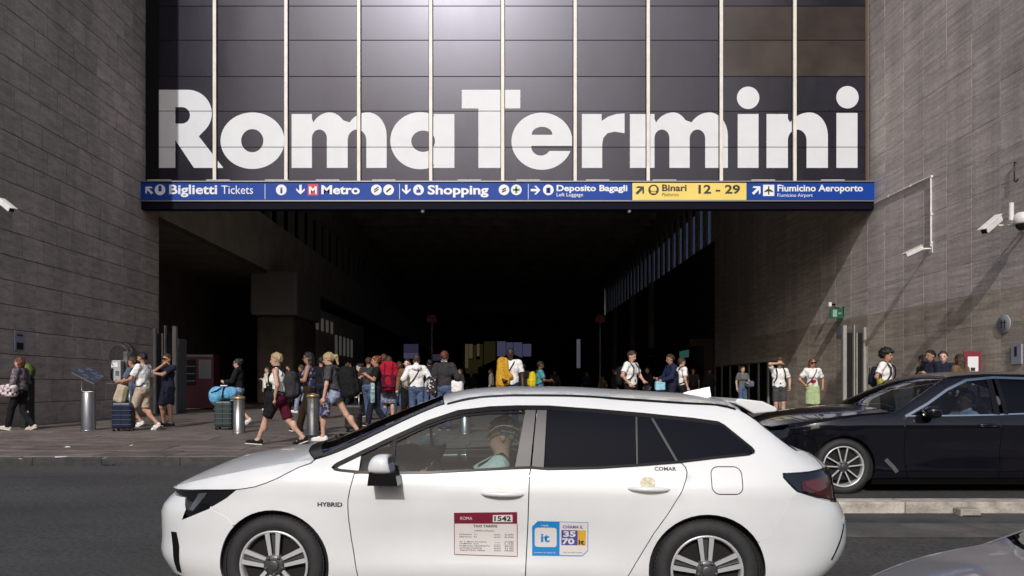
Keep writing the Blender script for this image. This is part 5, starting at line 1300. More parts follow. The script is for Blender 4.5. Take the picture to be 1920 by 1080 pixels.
mb.build('shelves', mat('vend_white', (.25, .24, .23), .5), o)
mb = MB(); mb.bx(.05, .5, -.42, -.402, 1.15, 1.85); mb.build('side_panel', mat('vend_pale', (.14, .145, .15), .5), o)
mb = MB(); mb.bx(-.56, .56, -.42, .38, 1.955, 2.02); mb.build('top_light', mat('vend_pale', (.14, .145, .15), .5), o)
Yk = 25.0; o = empty('grey_cabinet', (wx(323, Yk), Yk, ground_z(Yk)), 0, 'tall grey cabinet just inside the left jamb', 'cabinet')
mb = MB(); mb.bx(-.36, .36, -.3, .3, .0, 2.45, bev=.02); mb.build('body', mat('cab_grey', (.13, .14, .155), .5), o)
mb = MB(); mb.bx(-.3, .3, -.315, -.302, .15, 2.3); dd = mb.build('door', mat('cab_grey2', (.16, .17, .19), .45), o)
mb = MB(); mb.bx(.20, .24, -.335, -.316, 1.1, 1.3); mb.build('handle', M_TRIM, dd)
Yu = 60; o = empty('kiosk_parasol', (wx(958, Yu), Yu, ground_z(Yu)), 0, 'black canopy with a pitched roof far down the gallery', 'canopy')
mb = MB(); hz_ = wz(690, Yu) - ground_z(Yu); at = wz(662, Yu) - ground_z(Yu); w_ = 2.6
mb.add([(-w_, -1.6, hz_), (w_, -1.6, hz_), (w_, 1.6, hz_), (-w_, 1.6, hz_), (0, 0, at), (-w_, -1.6, hz_ - .4), (w_, -1.6, hz_ - .4), (w_, 1.6, hz_ - .4), (-w_, 1.6, hz_ - .4)], [(0, 1, 4), (1, 2, 4), (2, 3, 4), (3, 0, 4), (0, 1, 6, 5), (1, 2, 7, 6), (2, 3, 8, 7), (3, 0, 5, 8)]); mb.build('roof', M_BLACK, o)
for sx2, sy2 in ((-1, -1), (1, -1), (1, 1), (-1, 1)):
    mb = MB(); mb.bx(sx2 * (w_ - .1) - .05, sx2 * (w_ - .1) + .05, sy2 * 1.5 - .05, sy2 * 1.5 + .05, 0, hz_); mb.build('post', M_BLACK, o)

# litter bin by the left wall, a few paper scraps at the kerb
Yb = 16.45; o = empty('litter_bin', (wx(51, Yb), Yb, ground_z(Yb)), R(4), 'slim black litter bin with a green bag behind the woman', 'litter bin')
mb = MB(); mb.bx(-.11, .11, -.11, .11, 0.02, 1.12, bev=.02); bd = mb.build('body', mat('bin_black', (.012, .012, .014), .4), o)
mb = MB(); mb.bx(-.09, .02, -.116, -.112, .45, .62); mb.bx(-.07, .05, -.116, -.112, .80, .98); mb.build('label', M_SW, bd)
bm = bmesh.new(); bmesh.ops.create_icosphere(bm, subdivisions=3, radius=1)
for v in bm.verts:
    n_ = .92 + .07 * math.sin(v.co.x * 5 + 1) * math.cos(v.co.y * 6) + .04 * math.sin(v.co.z * 9); v.co = Vector((v.co.x * .17 * n_, v.co.y * .15 * n_, 1.26 + v.co.z * .2 * n_))
bm.verts.index_update(); mb = MB(); mb.add([v.co.copy() for v in bm.verts], [[v.index for v in f.verts] for f in bm.faces], 0, True); bm.free(); mb.build('bag', mat('bag_green', (.06, .10, .012), .55, var=.5, scale=9), o)
SCR = ('white paper scrap on the slabs in front of the map stand', 'largest white paper scrap on the kerb edge below the map stand', 'leftmost tiny white scrap on the kerb edge', 'white scrap on the kerb edge below the blue suitcase, left of a pair', 'white scrap on the kerb edge below the blue suitcase, right of a pair', 'small white scrap on the slabs below the bearded man')
for k, (px_, py_, w_) in enumerate(((127, 838, .05), (114, 858, .10), (38, 862, .04), (183, 861, .05), (196, 861, .04), (246, 836, .03))):
    Y = 12.8 if py_ < 850 else 11.33; zz = ground_z(Y) if py_ < 850 else .366
    Y = (EYE - zz) * 1400 / (py_ - 723)
    zz = ground_z(Y) if Y > 11.42 else .367
    mb = MB(); mb.add([(-w_, -.03, .006), (w_, -.025, .004), (w_ * .8, .03, .012), (-w_ * .7, .028, .02), (0, 0, .018)], [(0, 1, 4), (1, 2, 4), (2, 3, 4), (3, 0, 4)])
    tag(mb.build('paper_scrap', M_SW, None, (wx(px_, Y), Y, zz + .002), k), SCR[k], 'litter', 'paper scraps on the pavement')

# ------------------------------------------------------------------ people: one signed-distance mesher for bodies, clothes, hair and bags
class SDF:
    def __init__(s): s.p = []
    def cap(s, a, b, ra, rb, cuts=(), k=None):
        s.p.append(('c', np.array(a, np.float32), np.array(b, np.float32), ra, rb, cuts, k)); return s
    def ell(s, c, r, M=None, cuts=(), k=None):
        s.p.append(('e', np.array(c, np.float32), np.array(r, np.float32), None if M is None else np.array(M, np.float32), 0, cuts, k)); return s
    def box(s, c, h, rnd, M=None, cuts=(), k=None):
        s.p.append(('b', np.array(c, np.float32), np.array(h, np.float32), None if M is None else np.array(M, np.float32), rnd, cuts, k)); return s
    def mesh(s, h=0.014, k=0.025, cuts=(), noise=0.0, nseed=0, nfreq=9.0):
        lo = np.full(3, 1e9); hi = -lo
        bb = []
        for p in s.p:
            if p[0] == 'c': a = np.minimum(p[1] - p[3], p[2] - p[4]); b = np.maximum(p[1] + p[3], p[2] + p[4])
            else:
                r = float(np.linalg.norm(p[2])) if p[3] is not None else p[2]; a = p[1] - r; b = p[1] + r
            bb.append((a, b)); lo = np.minimum(lo, a); hi = np.maximum(hi, b)
        pad = 3 * h + .01; lo -= pad; hi += pad
        n = np.ceil((hi - lo) / h).astype(int) + 1
        F = np.full(n, 0.2, np.float32)
        ax = [(lo[i] + h * np.arange(n[i])).astype(np.float32) for i in range(3)]
        for p, (a, b) in zip(s.p, bb):
            i0 = np.maximum(0, np.floor((a - .07 - lo) / h).astype(int)); i1 = np.minimum(n, np.ceil((b + .07 - lo) / h).astype(int) + 1)
            X = ax[0][i0[0]:i1[0], None, None]; Y = ax[1][None, i0[1]:i1[1], None]; Z = ax[2][None, None, i0[2]:i1[2]]
            dx, dy, dz = X - p[1][0], Y - p[1][1], Z - p[1][2]
            if p[0] == 'c':
                ba = p[2] - p[1]; L = float(ba @ ba) + 1e-9
                t = np.clip((dx * ba[0] + dy * ba[1] + dz * ba[2]) / L, 0, 1)
                d = np.sqrt((dx - t * ba[0]) ** 2 + (dy - t * ba[1]) ** 2 + (dz - t * ba[2]) ** 2) - (p[3] + t * (p[4] - p[3]))
            else:
                if p[3] is not None:
                    M = p[3]; q = [M[0, i] * dx + M[1, i] * dy + M[2, i] * dz for i in range(3)]
                else: q = [dx, dy, dz]
                if p[0] == 'e':
                    r = p[2]; k0 = np.sqrt((q[0] / r[0]) ** 2 + (q[1] / r[1]) ** 2 + (q[2] / r[2]) ** 2)
                    k1 = np.sqrt((q[0] / r[0] ** 2) ** 2 + (q[1] / r[1] ** 2) ** 2 + (q[2] / r[2] ** 2) ** 2) + 1e-6
                    d = k0 * (k0 - 1) / k1
                else:
                    hh = p[2] - p[4]; g = [np.abs(q[i]) - hh[i] for i in range(3)]
                    d = np.sqrt(np.maximum(g[0], 0) ** 2 + np.maximum(g[1], 0) ** 2 + np.maximum(g[2], 0) ** 2) + np.minimum(np.maximum(np.maximum(g[0], g[1]), g[2]), 0) - p[4]
            for (c, nn) in p[5]: d = np.maximum(d, (X - c[0]) * nn[0] + (Y - c[1]) * nn[1] + (Z - c[2]) * nn[2])
            S_ = F[i0[0]:i1[0], i0[1]:i1[1], i0[2]:i1[2]]
            kk = k if p[6] is None else p[6]
            hm = np.maximum(kk - np.abs(S_ - d), 0) / kk
            F[i0[0]:i1[0], i0[1]:i1[1], i0[2]:i1[2]] = np.minimum(S_, d) - hm * hm * kk * 0.25
        X, Y, Z = ax[0][:, None, None], ax[1][None, :, None], ax[2][None, None, :]
        if noise:
            F = F + noise * (np.sin(X * nfreq * 2.1 + nseed) * np.sin(Y * nfreq * 2.7 + 1.3 * nseed) + .7 * np.sin(Z * nfreq * 2.3 + 2.1 * nseed + X * nfreq) * np.cos(Y * nfreq * 1.7 + nseed))
        for (c, nn) in cuts: F = np.maximum(F, (X - c[0]) * nn[0] + (Y - c[1]) * nn[1] + (Z - c[2]) * nn[2])
        F = np.asarray(F, np.float32); F[0] = F[-1] = .2; F[:, 0] = F[:, -1] = .2; F[:, :, 0] = F[:, :, -1] = .2
        return nets(F, lo, h)

def nets(F, lo, h):
    s = F < 0
    n = F.shape
    def c(A, i, j, k): return A[i:n[0] - 1 + i, j:n[1] - 1 + j, k:n[2] - 1 + k]
    cnt = sum(c(s, i, j, k).astype(np.int8) for i in (0, 1) for j in (0, 1) for k in (0, 1))
    I, J, K = np.nonzero((cnt > 0) & (cnt < 8))
    if len(I) == 0: return np.zeros((0, 3)), np.zeros((0, 4), int)
    V = np.zeros((len(I), 3), np.float64); C = np.zeros(len(I))
    corners = [(i, j, k) for i in (0, 1) for j in (0, 1) for k in (0, 1)]
    val = {q: F[I + q[0], J + q[1], K + q[2]] for q in corners}
    for a in corners:
        for axis in range(3):
            if a[axis] == 0:
                b = list(a); b[axis] = 1; b = tuple(b)
                m = (val[a] < 0) != (val[b] < 0)
                t = np.where(m, val[a] / np.where(m, val[a] - val[b], 1), 0)
                for d in range(3): V[:, d] += np.where(m, a[d] + (t if d == axis else 0), 0)
                C += m
    V = V / C[:, None] + np.stack([I, J, K], 1); V = lo + V * h
    idx = np.full((n[0] - 1, n[1] - 1, n[2] - 1), -1, np.int64); idx[I, J, K] = np.arange(len(I))
    Q = []
    for axis in range(3):
        sl0 = [slice(None)] * 3; sl1 = [slice(None)] * 3; sl0[axis] = slice(0, -1); sl1[axis] = slice(1, None)
        A, B = s[tuple(sl0)], s[tuple(sl1)]
        e = A != B
        u, v = [d for d in range(3) if d != axis]
        P = np.stack(np.nonzero(e), 1)
        ok = (P[:, u] > 0) & (P[:, v] > 0) & (P[:, u] < n[u] - 1) & (P[:, v] < n[v] - 1); P = P[ok]
        fl = A[tuple(P.T)]
        q = []
        for du, dv in ((-1, -1), (0, -1), (0, 0), (-1, 0)):
            R_ = P.copy(); R_[:, u] += du; R_[:, v] += dv; q.append(idx[tuple(R_.T)])
        q = np.stack(q, 1)
        if axis == 1: fl = ~fl
        q[~fl] = q[~fl][:, ::-1]
        Q.append(q)
    return V, np.concatenate(Q)

def sdf_obj(name, vq, m, parent, smooth=True, extra=None):
    V, Q = vq
    me = bpy.data.meshes.new(name)
    V = np.asarray(V, np.float64); nq = len(Q)
    vs = V; fs = Q.tolist(); mi = [0] * nq
    if extra:
        vs = V.tolist()
        for ev, ef, em in extra:
            b = len(vs); vs += [tuple(map(float, q)) for q in ev]; fs += [[b + i for i in f] for f in ef]; mi += [em] * len(ef)
        me.from_pydata(vs, [], fs)
    else:
        me.vertices.add(len(V)); me.vertices.foreach_set('co', V.astype(np.float32).ravel())
        me.loops.add(nq * 4); me.loops.foreach_set('vertex_index', Q.astype(np.int32).ravel())
        me.polygons.add(nq); me.polygons.foreach_set('loop_start', np.arange(0, nq * 4, 4, dtype=np.int32))
        me.update(calc_edges=True)
    me.polygons.foreach_set('use_smooth', [smooth] * len(me.polygons))
    me.polygons.foreach_set('material_index', mi)
    me.update()
    return link(name, me, parent, m)

def blob(c, r, n=8):
    """small closed ellipsoid as (verts, faces)"""
    vs = [(c[0], c[1], c[2] + r[2])]; fs = []; m = 6
    for i in range(1, m):
        for k in range(n):
            a = math.pi * i / m; b = 2 * math.pi * k / n
            vs.append((c[0] + r[0] * math.sin(a) * math.cos(b), c[1] + r[1] * math.sin(a) * math.sin(b), c[2] + r[2] * math.cos(a)))
    vs.append((c[0], c[1], c[2] - r[2]))
    for k in range(n): fs.append([0, 1 + k, 1 + (k + 1) % n]); fs.append([len(vs) - 1, 1 + (m - 2) * n + (k + 1) % n, 1 + (m - 2) * n + k])
    for i in range(m - 2):
        for k in range(n): fs.append([1 + i * n + k, 1 + (i + 1) * n + k, 1 + (i + 1) * n + (k + 1) % n, 1 + i * n + (k + 1) % n])
    return vs, fs

def finger(p, n=6):
    """tapered chain through points p = [(pos, radius), ...]"""
    mb = MB(); mb.tube([q[0] for q in p], [q[1] for q in p], n); return mb.v, mb.f

def ik(a, b, l1, l2, hint):
    a, b, hint = Vector(a), Vector(b), Vector(hint); d = b - a; L = d.length
    if L > (l1 + l2) * .998: b = a + d * ((l1 + l2) * .998 / L); d = b - a; L = d.length
    if L < abs(l1 - l2) + .02: b = a + d.normalized() * (abs(l1 - l2) + .02); d = b - a; L = d.length
    u = d.normalized(); x = (l1 * l1 - l2 * l2 + L * L) / (2 * L); y = math.sqrt(max(0, l1 * l1 - x * x))
    h = hint - u * hint.dot(u)
    if h.length < 1e-4: h = Vector((0, 1, 0)) - u * u.y
    return a + u * x + h.normalized() * y, b

SKINS = {'fair': (.52, .31, .225), 'tan': (.40, .215, .14), 'olive': (.33, .18, .115), 'brown': (.16, .075, .042), 'dark': (.052, .028, .019), 'pale': (.60, .39, .31)}
HAIRS = {'black': (.008, .007, .007), 'brown': (.045, .024, .013), 'auburn': (.10, .032, .014), 'blonde': (.36, .27, .14), 'ash': (.20, .165, .115), 'grey': (.30, .28, .26), 'red': (.14, .03, .015)}
def cloth(name, c, **k): return mat('cloth_' + name, c, k.pop('rough', .85), var=k.pop('var', .14), scale=k.pop('scale', 7), bump=.9, bscale=13, bdist=.05, spec=.2, **k)
C_ = {'white': cloth('white', (.78, .77, .75), var=.05), 'cream': cloth('cream', (.60, .55, .45), var=.1), 'black': cloth('black', (.010, .010, .011)), 'charcoal': cloth('charcoal', (.034, .033, .036)), 'navy': cloth('navy', (.015, .02, .055)),
      'navyd': cloth('navy_dark', (.014, .016, .032)), 'burgundy': cloth('burgundy', (.085, .006, .022)), 'beige': cloth('beige', (.47, .38, .29)), 'denim': cloth('denim', (.075, .11, .20), var=.3), 'denimL': cloth('denim_pale', (.26, .31, .42), var=.25),
      'brown': cloth('brown', (.028, .016, .010)), 'grey': cloth('grey', (.12, .125, .125)), 'greyd': cloth('grey_dark', (.06, .058, .062)), 'greyblue': cloth('grey_blue', (.10, .12, .17)), 'lime': cloth('pale_green', (.37, .46, .25), var=.08), 'teal': cloth('teal', (.07, .27, .30)),
      'yellow': cloth('mustard', (.50, .27, .025)), 'yellowB': cloth('bright_yellow', (.62, .47, .012)), 'skyblue': cloth('sky_blue', (.13, .36, .58), var=.3), 'lightblue': cloth('light_blue', (.30, .58, .74), var=.08), 'red': cloth('red', (.34, .008, .024), var=.25), 'mauve': cloth('mauve_grey', (.16, .13, .15)),
      'mint': cloth('mint_shirt', (.62, .72, .71), var=.05), 'khaki': cloth('khaki', (.17, .16, .085)), 'tan': cloth('tan_brown', (.16, .095, .05)), 'green': cloth('bottle_green', (.022, .042, .038)), 'olive': cloth('olive_yellow', (.30, .28, .05)),
      'floral': pattern_mat('cloth_floral', [(.02, .025, .07), (.02, .025, .07), (.10, .12, .26), (.015, .018, .05), (.25, .20, .26)], 26), 'pinkprint': pattern_mat('cloth_pink_print', [(.62, .52, .53), (.45, .33, .36), (.03, .028, .03), (.55, .45, .46), (.20, .13, .15), (.66, .62, .6)], 22),
      'greyprint': pattern_mat('cloth_grey_print', [(.20, .21, .30), (.10, .11, .17), (.30, .31, .40), (.14, .15, .22)], 30), 'mauveprint': pattern_mat('cloth_mauve_print', [(.14, .11, .13), (.06, .05, .07), (.22, .17, .17), (.09, .075, .10)], 30),
      'sequin': pattern_mat('cloth_sequin', [(.01, .01, .012), (.01, .01, .012), (.012, .012, .014), (.5, .5, .52), (.01, .01, .012), (.01, .01, .012), (.2, .05, .08)], 34), 'tealprint': pattern_mat('cloth_teal_print', [(.20, .36, .36), (.36, .45, .42), (.10, .22, .24), (.45, .5, .48)], 24)}
M_EYE = mat('eye_dark', (.012, .010, .009), .2)
M_SOLE = mat('shoe_sole', (.62, .60, .57), .6)
M_SHADES = mat('sunglass_black', (.006, .006, .007), .08)

M_CASE = {'navy': mat('case_navy', (.009, .014, .040), .28, spec=.5), 'green': mat('case_green', (.024, .042, .042), .4, spec=.4), 'black': mat('case_black', (.010, .010, .011), .5)}
PEOPLE = []
def person(lab, px, H, head=None, Y=None, face=180, feet=((.0, .09, 0), (.0, -.09, 0)), hands=(None, None), lean=0.0, look=(0, 0), top=('tee', 'white'), bottom=('trousers', 'black'),
           shoes='black', hair=('short', 'brown'), skin='tan', female=False, shades=False, seatz=None, extra=None, fat=1.0, loc=None, z0=None, beard=False, group='people at the station entrance'):
    k = H / 1.75
    if Y is None:
        for Y in np.arange(11.6, 40, .02):
            if 723 - 1400 * (ground_z(Y) + H - .02 - EYE) / Y >= head: break
        Y = float(Y)
    if loc is None: loc = (wx(px, Y), Y, ground_z(Y))
    rt = empty('person', loc, R(face), lab, 'person', group)
    hw = (.165 if female else .185); hip = .088
    LT, LS, UA, FA = .425, .405, .285, .255
    # pelvis height from the planted feet
    if seatz is None:
        hz = .925
        for fx, fy, fp in feet:
            az = .085 + max(0, fp) / 60 * .10
            reach = (LT + LS) * .997
            hz = min(hz, az + math.sqrt(max(.2, reach ** 2 - fx ** 2 - (abs(fy) - hip) ** 2)))
        px_ = sum(f[0] for f in feet) * .25
    else: hz = seatz; px_ = 0
    P = Vector((px_ * 0, 0, hz))
    ln = R(lean); up = Vector((math.sin(ln), 0, math.cos(ln))); fw = Vector((math.cos(ln), 0, -math.sin(ln))); lf = Vector((0, 1, 0))
    def T(f, l, u): return P + fw * f + lf * l + up * u
    chest = T(.0, 0, .36); neck = T(-.005, 0, .545); hy, hp = R(look[0]), R(look[1])
    hd = T(.02, 0, .545) + Vector((0, 0, .035)) + up * .09
    hu = Vector((math.sin(hp + ln * .3), 0, math.cos(hp + ln * .3))); hf = Vector((math.cos(hp + ln * .3), 0, -math.sin(hp + ln * .3)))
    rz = Matrix.Rotation(hy, 3, 'Z'); hf = rz @ hf; hu = rz @ hu; hl = hu.cross(hf)
    HM = np.array([[hf.x, hl.x, hu.x], [hf.y, hl.y, hu.y], [hf.z, hl.z, hu.z]])
    def Hd(f, l, u): return hd + hf * f + hl * l + hu * u
    J = {}
    for i, s_ in enumerate((1, -1)):
        hj = T(0, s_ * hip, 0)
        if seatz is None:
            fx, fy, fp = feet[i]; an = Vector((fx, fy if abs(fy) > .001 else s_ * hip, .085 + max(0, fp) / 60 * .10))
            kn, an = ik(hj, an, LT, LS, (1, 0, .15))
        else:
            kn = hj + Vector((.40, s_ * .05, .06)); an = kn + Vector((.20, 0, -.35)); fp = 0
        sh = T(0, s_ * hw, .475)
        hn = hands[i]
        if hn is None: wr = sh + Vector((.04, s_ * .085, -.515)); hint = (-1, s_ * .35, 0)
        elif isinstance(hn, dict): wr = T(*hn['t']); hint = hn.get('e', (-.6, s_ * .6, -.6))
        else: wr = T(*hn); hint = (-.6, s_ * .7, -.6)
        el, wr = ik(sh, wr, UA, FA, hint)
        J[i] = dict(hip=hj, knee=kn, ank=an, sh=sh, el=el, wr=wr, fp=fp)
    b = SDF(); ff = fat * (.93 if female else 1.0)
    b.ell(T(-.01, 0, .0), (.115 * ff, (.175 if female else .160) * ff, .13)).ell(T(0, 0, .15), (.098 * ff, (.128 if female else .142) * ff, .14)).ell(T(.0, 0, .34), (.112 * ff, (.145 if female else .165) * ff, .17))
    b.cap(T(0, hw - .03, .47), T(0, -hw + .03, .47), .058, .058).cap(T(-.01, 0, .47), T(.012, 0, .60), .058, .050)
    if female: b.ell(T(.085, .062, .33), (.055, .06, .06)).ell(T(.085, -.062, .33), (.055, .06, .06))
    b.ell(hd + hu * .028, (.098, .076, .100), HM).ell(Hd(.028, 0, -.055), (.062, .056, .062), HM)
    b.cap(Hd(.092, 0, .005), Hd(.108, 0, -.028), .012, .015, k=.012)
    for s_ in (1, -1): b.ell(Hd(-.005, s_ * .077, -.005), (.022, .010, .032), HM, k=.01)
    toes = {}
    for i, s_ in enumerate((1, -1)):
        j = J[i]
        b.cap(j['hip'] + Vector((0, 0, -.02)), j['knee'], .083 * ff, .054 * ff).cap(j['knee'], j['ank'], .053 * ff, .036)
        b.ell(j['knee'].lerp(j['ank'], .32) + Vector((-.018, 0, 0)), (.048, .047, .10))
        j['fd'] = Vector((math.cos(R(j['fp'])), s_ * .15, -math.sin(R(j['fp'])))).normalized() if seatz is None else Vector((1, 0, -.1))
        toe = j['ank'] + j['fd'] * .15 + Vector((0, 0, -.045 * math.cos(R(j['fp'])))); toes[i] = toe
        b.cap(j['ank'], toe, .036, .026).cap(j['ank'] + Vector((-.03, 0, -.045)), toe, .032, .026)
        b.cap(j['sh'], j['el'], .047 * ff, .038 * ff).cap(j['el'], j['wr'], .038 * ff, .026)
        fd = (j['wr'] - j['el']).normalized(); j['hd'] = fd
        b.ell(j['wr'] + fd * .045, (.044, .040, .044), k=.015)
    ex = []
    for i, s_ in enumerate((1, -1)):
        j = J[i]; fd = j['hd']; side = fd.cross(Vector((0, 0, 1))); side = side.normalized() if side.length > .2 else Vector((1, 0, 0))
        if abs(fd.z) > .6: side = Vector((1, 0, 0)) - fd * fd.x; side.normalize()
        pal = fd.cross(side) * (1 if fd.cross(side).y * s_ < 0 else -1)
        curl = .5 if hands[i] is None else .8
        for q, (o_, ln_) in enumerate(((.030, .068), (.011, .078), (-.009, .072), (-.028, .056))):
            p0 = j['wr'] + fd * .055 + side * o_; p1 = p0 + fd * .045 + pal * .005; p2 = p1 + (fd * (1 - curl * .5) + pal * curl).normalized() * ln_ * .5; p3 = p2 + (fd * (1 - curl) + pal * curl * 1.2).normalized() * ln_ * .42
            v, f = finger([(p0, .0105), (p1, .0098), (p2, .0088), (p3, .006)]); ex.append(([Vector(x) * k for x in v], f, 0))
        p0 = j['wr'] + fd * .02 + side * .03; p1 = p0 + fd * .03 + side * .022 + pal * .01; p2 = p1 + fd * .03 + pal * .018
        v, f = finger([(p0, .012), (p1, .011), (p2, .008)]); ex.append(([Vector(x) * k for x in v], f, 0))
    for s_ in (1, -1):
        v, f = blob(Hd(.088, s_ * .032, .012) * k, (.011 * k, .015 * k, .008 * k)); ex.append((v, f, 1))
    v, f = blob(Hd(.090, 0, -.066) * k, (.008 * k, .022 * k, .006 * k)); ex.append((v, f, 2))
    def fin(vq): return (np.asarray(vq[0]) * k, vq[1])
    sk = SKINS[skin]
    skm = mat('skin_' + skin, sk, .5, var=.10, scale=9, spec=.35)
    lip = mat('lip_' + skin, (sk[0] * .72, sk[1] * .5, sk[2] * .5), .45)
    sdf_obj('body', fin(b.mesh(.0125, .03)), [skm, M_EYE, lip], rt, extra=ex)
    tw = lambda: rt
    # ---- bottom
    kind, col = bottom
    m = C_[col]
    s = SDF(); d = .016
    hipz = [(-.01, 0, .0)]
    s.ell(T(-.012, 0, .0), ((.115) * ff + d, (.175 if female else .160) * ff + d, .14)).ell(T(0, 0, .11), (.102 * ff + d, (.135 if female else .147) * ff + d, .10))
    wc = [(T(0, 0, .155), up)]
    if kind in ('trousers', 'shorts', 'hotpants'):
        for i in range(2):
            j = J[i]
            if kind == 'trousers':
                s.cap(j['hip'], j['knee'], .085 * ff + d, .062 + d, k=.012).cap(j['knee'], j['ank'] + Vector((0, 0, -.01)), .062 + d, .052 + d, k=.012, cuts=[(j['ank'] + (j['ank'] - j['knee']).normalized() * .012, (j['ank'] - j['knee']).normalized())])
            else:
                t = .92 if kind == 'shorts' else .34
                e = j['hip'].lerp(j['knee'], t); dr = (j['knee'] - j['hip']).normalized()
                s.cap(j['hip'], j['hip'].lerp(j['knee'], 1.05), .082 * ff + d, .078 + d, cuts=[(e, dr)], k=.008)
    else:
        L = {'skirt': .44, 'longskirt': .74}[kind]
        a = T(0, 0, .02); mid = (J[0]['knee'] + J[1]['knee']) / 2
        e = a + (Vector((mid.x * .5, 0, hz - .6)) - a).normalized() * L
        for oy in (-.075, .075): s.cap(a + Vector((0, oy, 0)), e + Vector((0, oy, 0)), .115 * ff, .125 * ff, cuts=[(e, (0, 0, -1))])
        for i in range(2): s.cap(J[i]['hip'], J[i]['knee'], .10 * ff, .085, cuts=[(Vector((0, 0, e.z)), (0, 0, -1))])
    sdf_obj(kind if kind != 'hotpants' else 'shorts', fin(s.mesh(.0135, .035, wc, .0036, rng.random() * 9, 11)), m, rt)
    # ---- top
    kind, col = top; m = C_[col]
    s = SDF(); d = .020 if kind in ('jacket', 'hoodie') else .015
    s.ell(T(-.005, 0, .06), (.112 * ff + d, (.150 if female else .150) * ff + d, .16)).ell(T(0, 0, .16), (.103 * ff + d, (.135 if female else .148) * ff + d, .15)).ell(T(0, 0, .34), (.114 * ff + d, (.147 if female else .166) * ff + d, .175))
    if female: s.ell(T(.086, .062, .33), (.055 + d, .06 + d, .06 + d)).ell(T(.086, -.062, .33), (.055 + d, .06 + d, .06 + d))
    cut = [(T(0, 0, -.04 if kind in ('tee', 'jacket', 'hoodie', 'long') else .04), -up)]
    if kind == 'tank':
        for s_ in (1, -1): s.cap(T(.07, s_ * .085, .40), T(-.0, s_ * .10, .52), .03, .022).cap(T(0, s_ * .10, .52), T(-.08, s_ * .085, .42), .022, .03)
        cut.append((T(0, 0, .545), up))
    else:
        s.cap(T(0, hw - .03, .475), T(0, -hw + .03, .475), .058 + d, .058 + d)
        for i in range(2):
            j = J[i]
            if kind == 'tee': s.cap(j['sh'], j['el'], .052 + d, .056 + d, cuts=[(j['sh'].lerp(j['el'], .72), (j['el'] - j['sh']).normalized())])
            else: s.cap(j['sh'], j['el'], .050 + d, .044 + d).cap(j['el'], j['wr'], .044 + d, .034 + d, cuts=[(j['wr'] - (j['wr'] - j['el']).normalized() * .005, (j['wr'] - j['el']).normalized())])
        if kind in ('jacket', 'hoodie', 'long'): s.cap(T(-.02, 0, .50), T(-.012, 0, .555), .068, .064)
        if kind == 'hoodie': s.ell(T(-.11, 0, .49), (.075, .12, .07))
    to = sdf_obj({'tee': 'shirt', 'tank': 'vest', 'jacket': 'jacket', 'hoodie': 'hoodie', 'long': 'shirt'}[kind], fin(s.mesh(.0135, .032, cut, .0042, rng.random() * 9, 12)), m, rt)
    # ---- shoes
    for i in range(2):
        j = J[i]; s = SDF(); hl_ = j['ank'] + Vector((-.045 * math.cos(R(j['fp'])), 0, -.05)); toe = toes[i]
        s.cap(hl_, toe, .042, .036).cap(hl_ + Vector((0, 0, .03)), j['ank'].lerp(toe, .55) + Vector((0, 0, .0)), .040, .036).cap(toe, toe + j['fd'] * .045, .036, .026)
        dn = Vector((-math.sin(R(j['fp'])), 0, -math.cos(R(j['fp']))))
        V, Q = s.mesh(.011, .02, [(hl_ + dn * .034, dn)])
        o = sdf_obj('shoe', fin((V, Q)), C_[shoes], rt)
        V, Q = SDF().cap(hl_ + dn * .03, toe + dn * .022, .043, .042).cap(toe + dn * .022, toe + j['fd'] * .05 + dn * .018, .042, .028).mesh(.011, .01, [(hl_ + dn * .038, dn), (hl_ + dn * .014, -dn)])
        if len(Q): sdf_obj('sole', fin((V, Q)), M_SOLE, o)
    # ---- hair
    st, hc = hair
    hm = C_[hc] if st == 'cap' else mat('hair_' + hc, HAIRS[hc], .5, var=.35, scale=22, bump=.6, bscale=60, spec=.4)
    s = SDF(); nz = .0065; big = 0
    face_cut = [(Hd(.062, 0, .045), np.array(hf * .62 - hu * .78))]
    back_cut = [(Hd(.02, 0, -.01), np.array(hf * .9 - hu * .35))]
    if st in ('short', 'bald'):
        r = .004 if st == 'bald' else .013
        s.ell(hd + hu * .030 - hf * .004, (.100 + r, .079 + r, .101 + r), HM, cuts=[(Hd(.056, 0, .06), np.array(hf * .55 - hu * .83)), (Hd(-.02, 0, -.055), np.array(-hu))])
    if st == 'curly':
        s.ell(hd + hu * .062 - hf * .014, (.142, .128, .125), HM, cuts=[(Hd(.07, 0, .06), np.array(hf * .5 - hu * .86))]); nz = .020
    if st in ('bob', 'long', 'pony', 'bun'):
        s.ell(hd + hu * .026 - hf * .010, (.108, .088, .112), HM, cuts=face_cut)
    if st == 'bob': s.cap(Hd(-.045, .05, -.01), Hd(-.04, .055, -.10), .05, .04).cap(Hd(-.045, -.05, -.01), Hd(-.04, -.055, -.10), .05, .04).cap(Hd(-.07, 0, 0), Hd(-.06, 0, -.10), .055, .045)
    if st == 'long': s.cap(Hd(-.05, .045, -.02), Hd(-.055, .065, -.24), .052, .04).cap(Hd(-.05, -.045, -.02), Hd(-.055, -.065, -.24), .052, .04).cap(Hd(-.075, 0, 0), Hd(-.085, 0, -.27), .06, .045)
    if st == 'pony': s.cap(Hd(-.105, 0, .045), Hd(-.15, 0, .02), .03, .038).cap(Hd(-.15, 0, .02), Hd(-.155, 0, -.13), .038, .016)
    if st == 'bun': s.ell(Hd(-.10, 0, .085), (.05, .05, .048))
    if st == 'cap':
        s.ell(hd + hu * .032, (.108, .087, .108), HM, cuts=[(Hd(0, 0, .03), np.array(-hu))]); s.box(Hd(.12, 0, .045), (.07, .07, .012), .01, HM); hm = C_[hc] if hc in C_ else hm
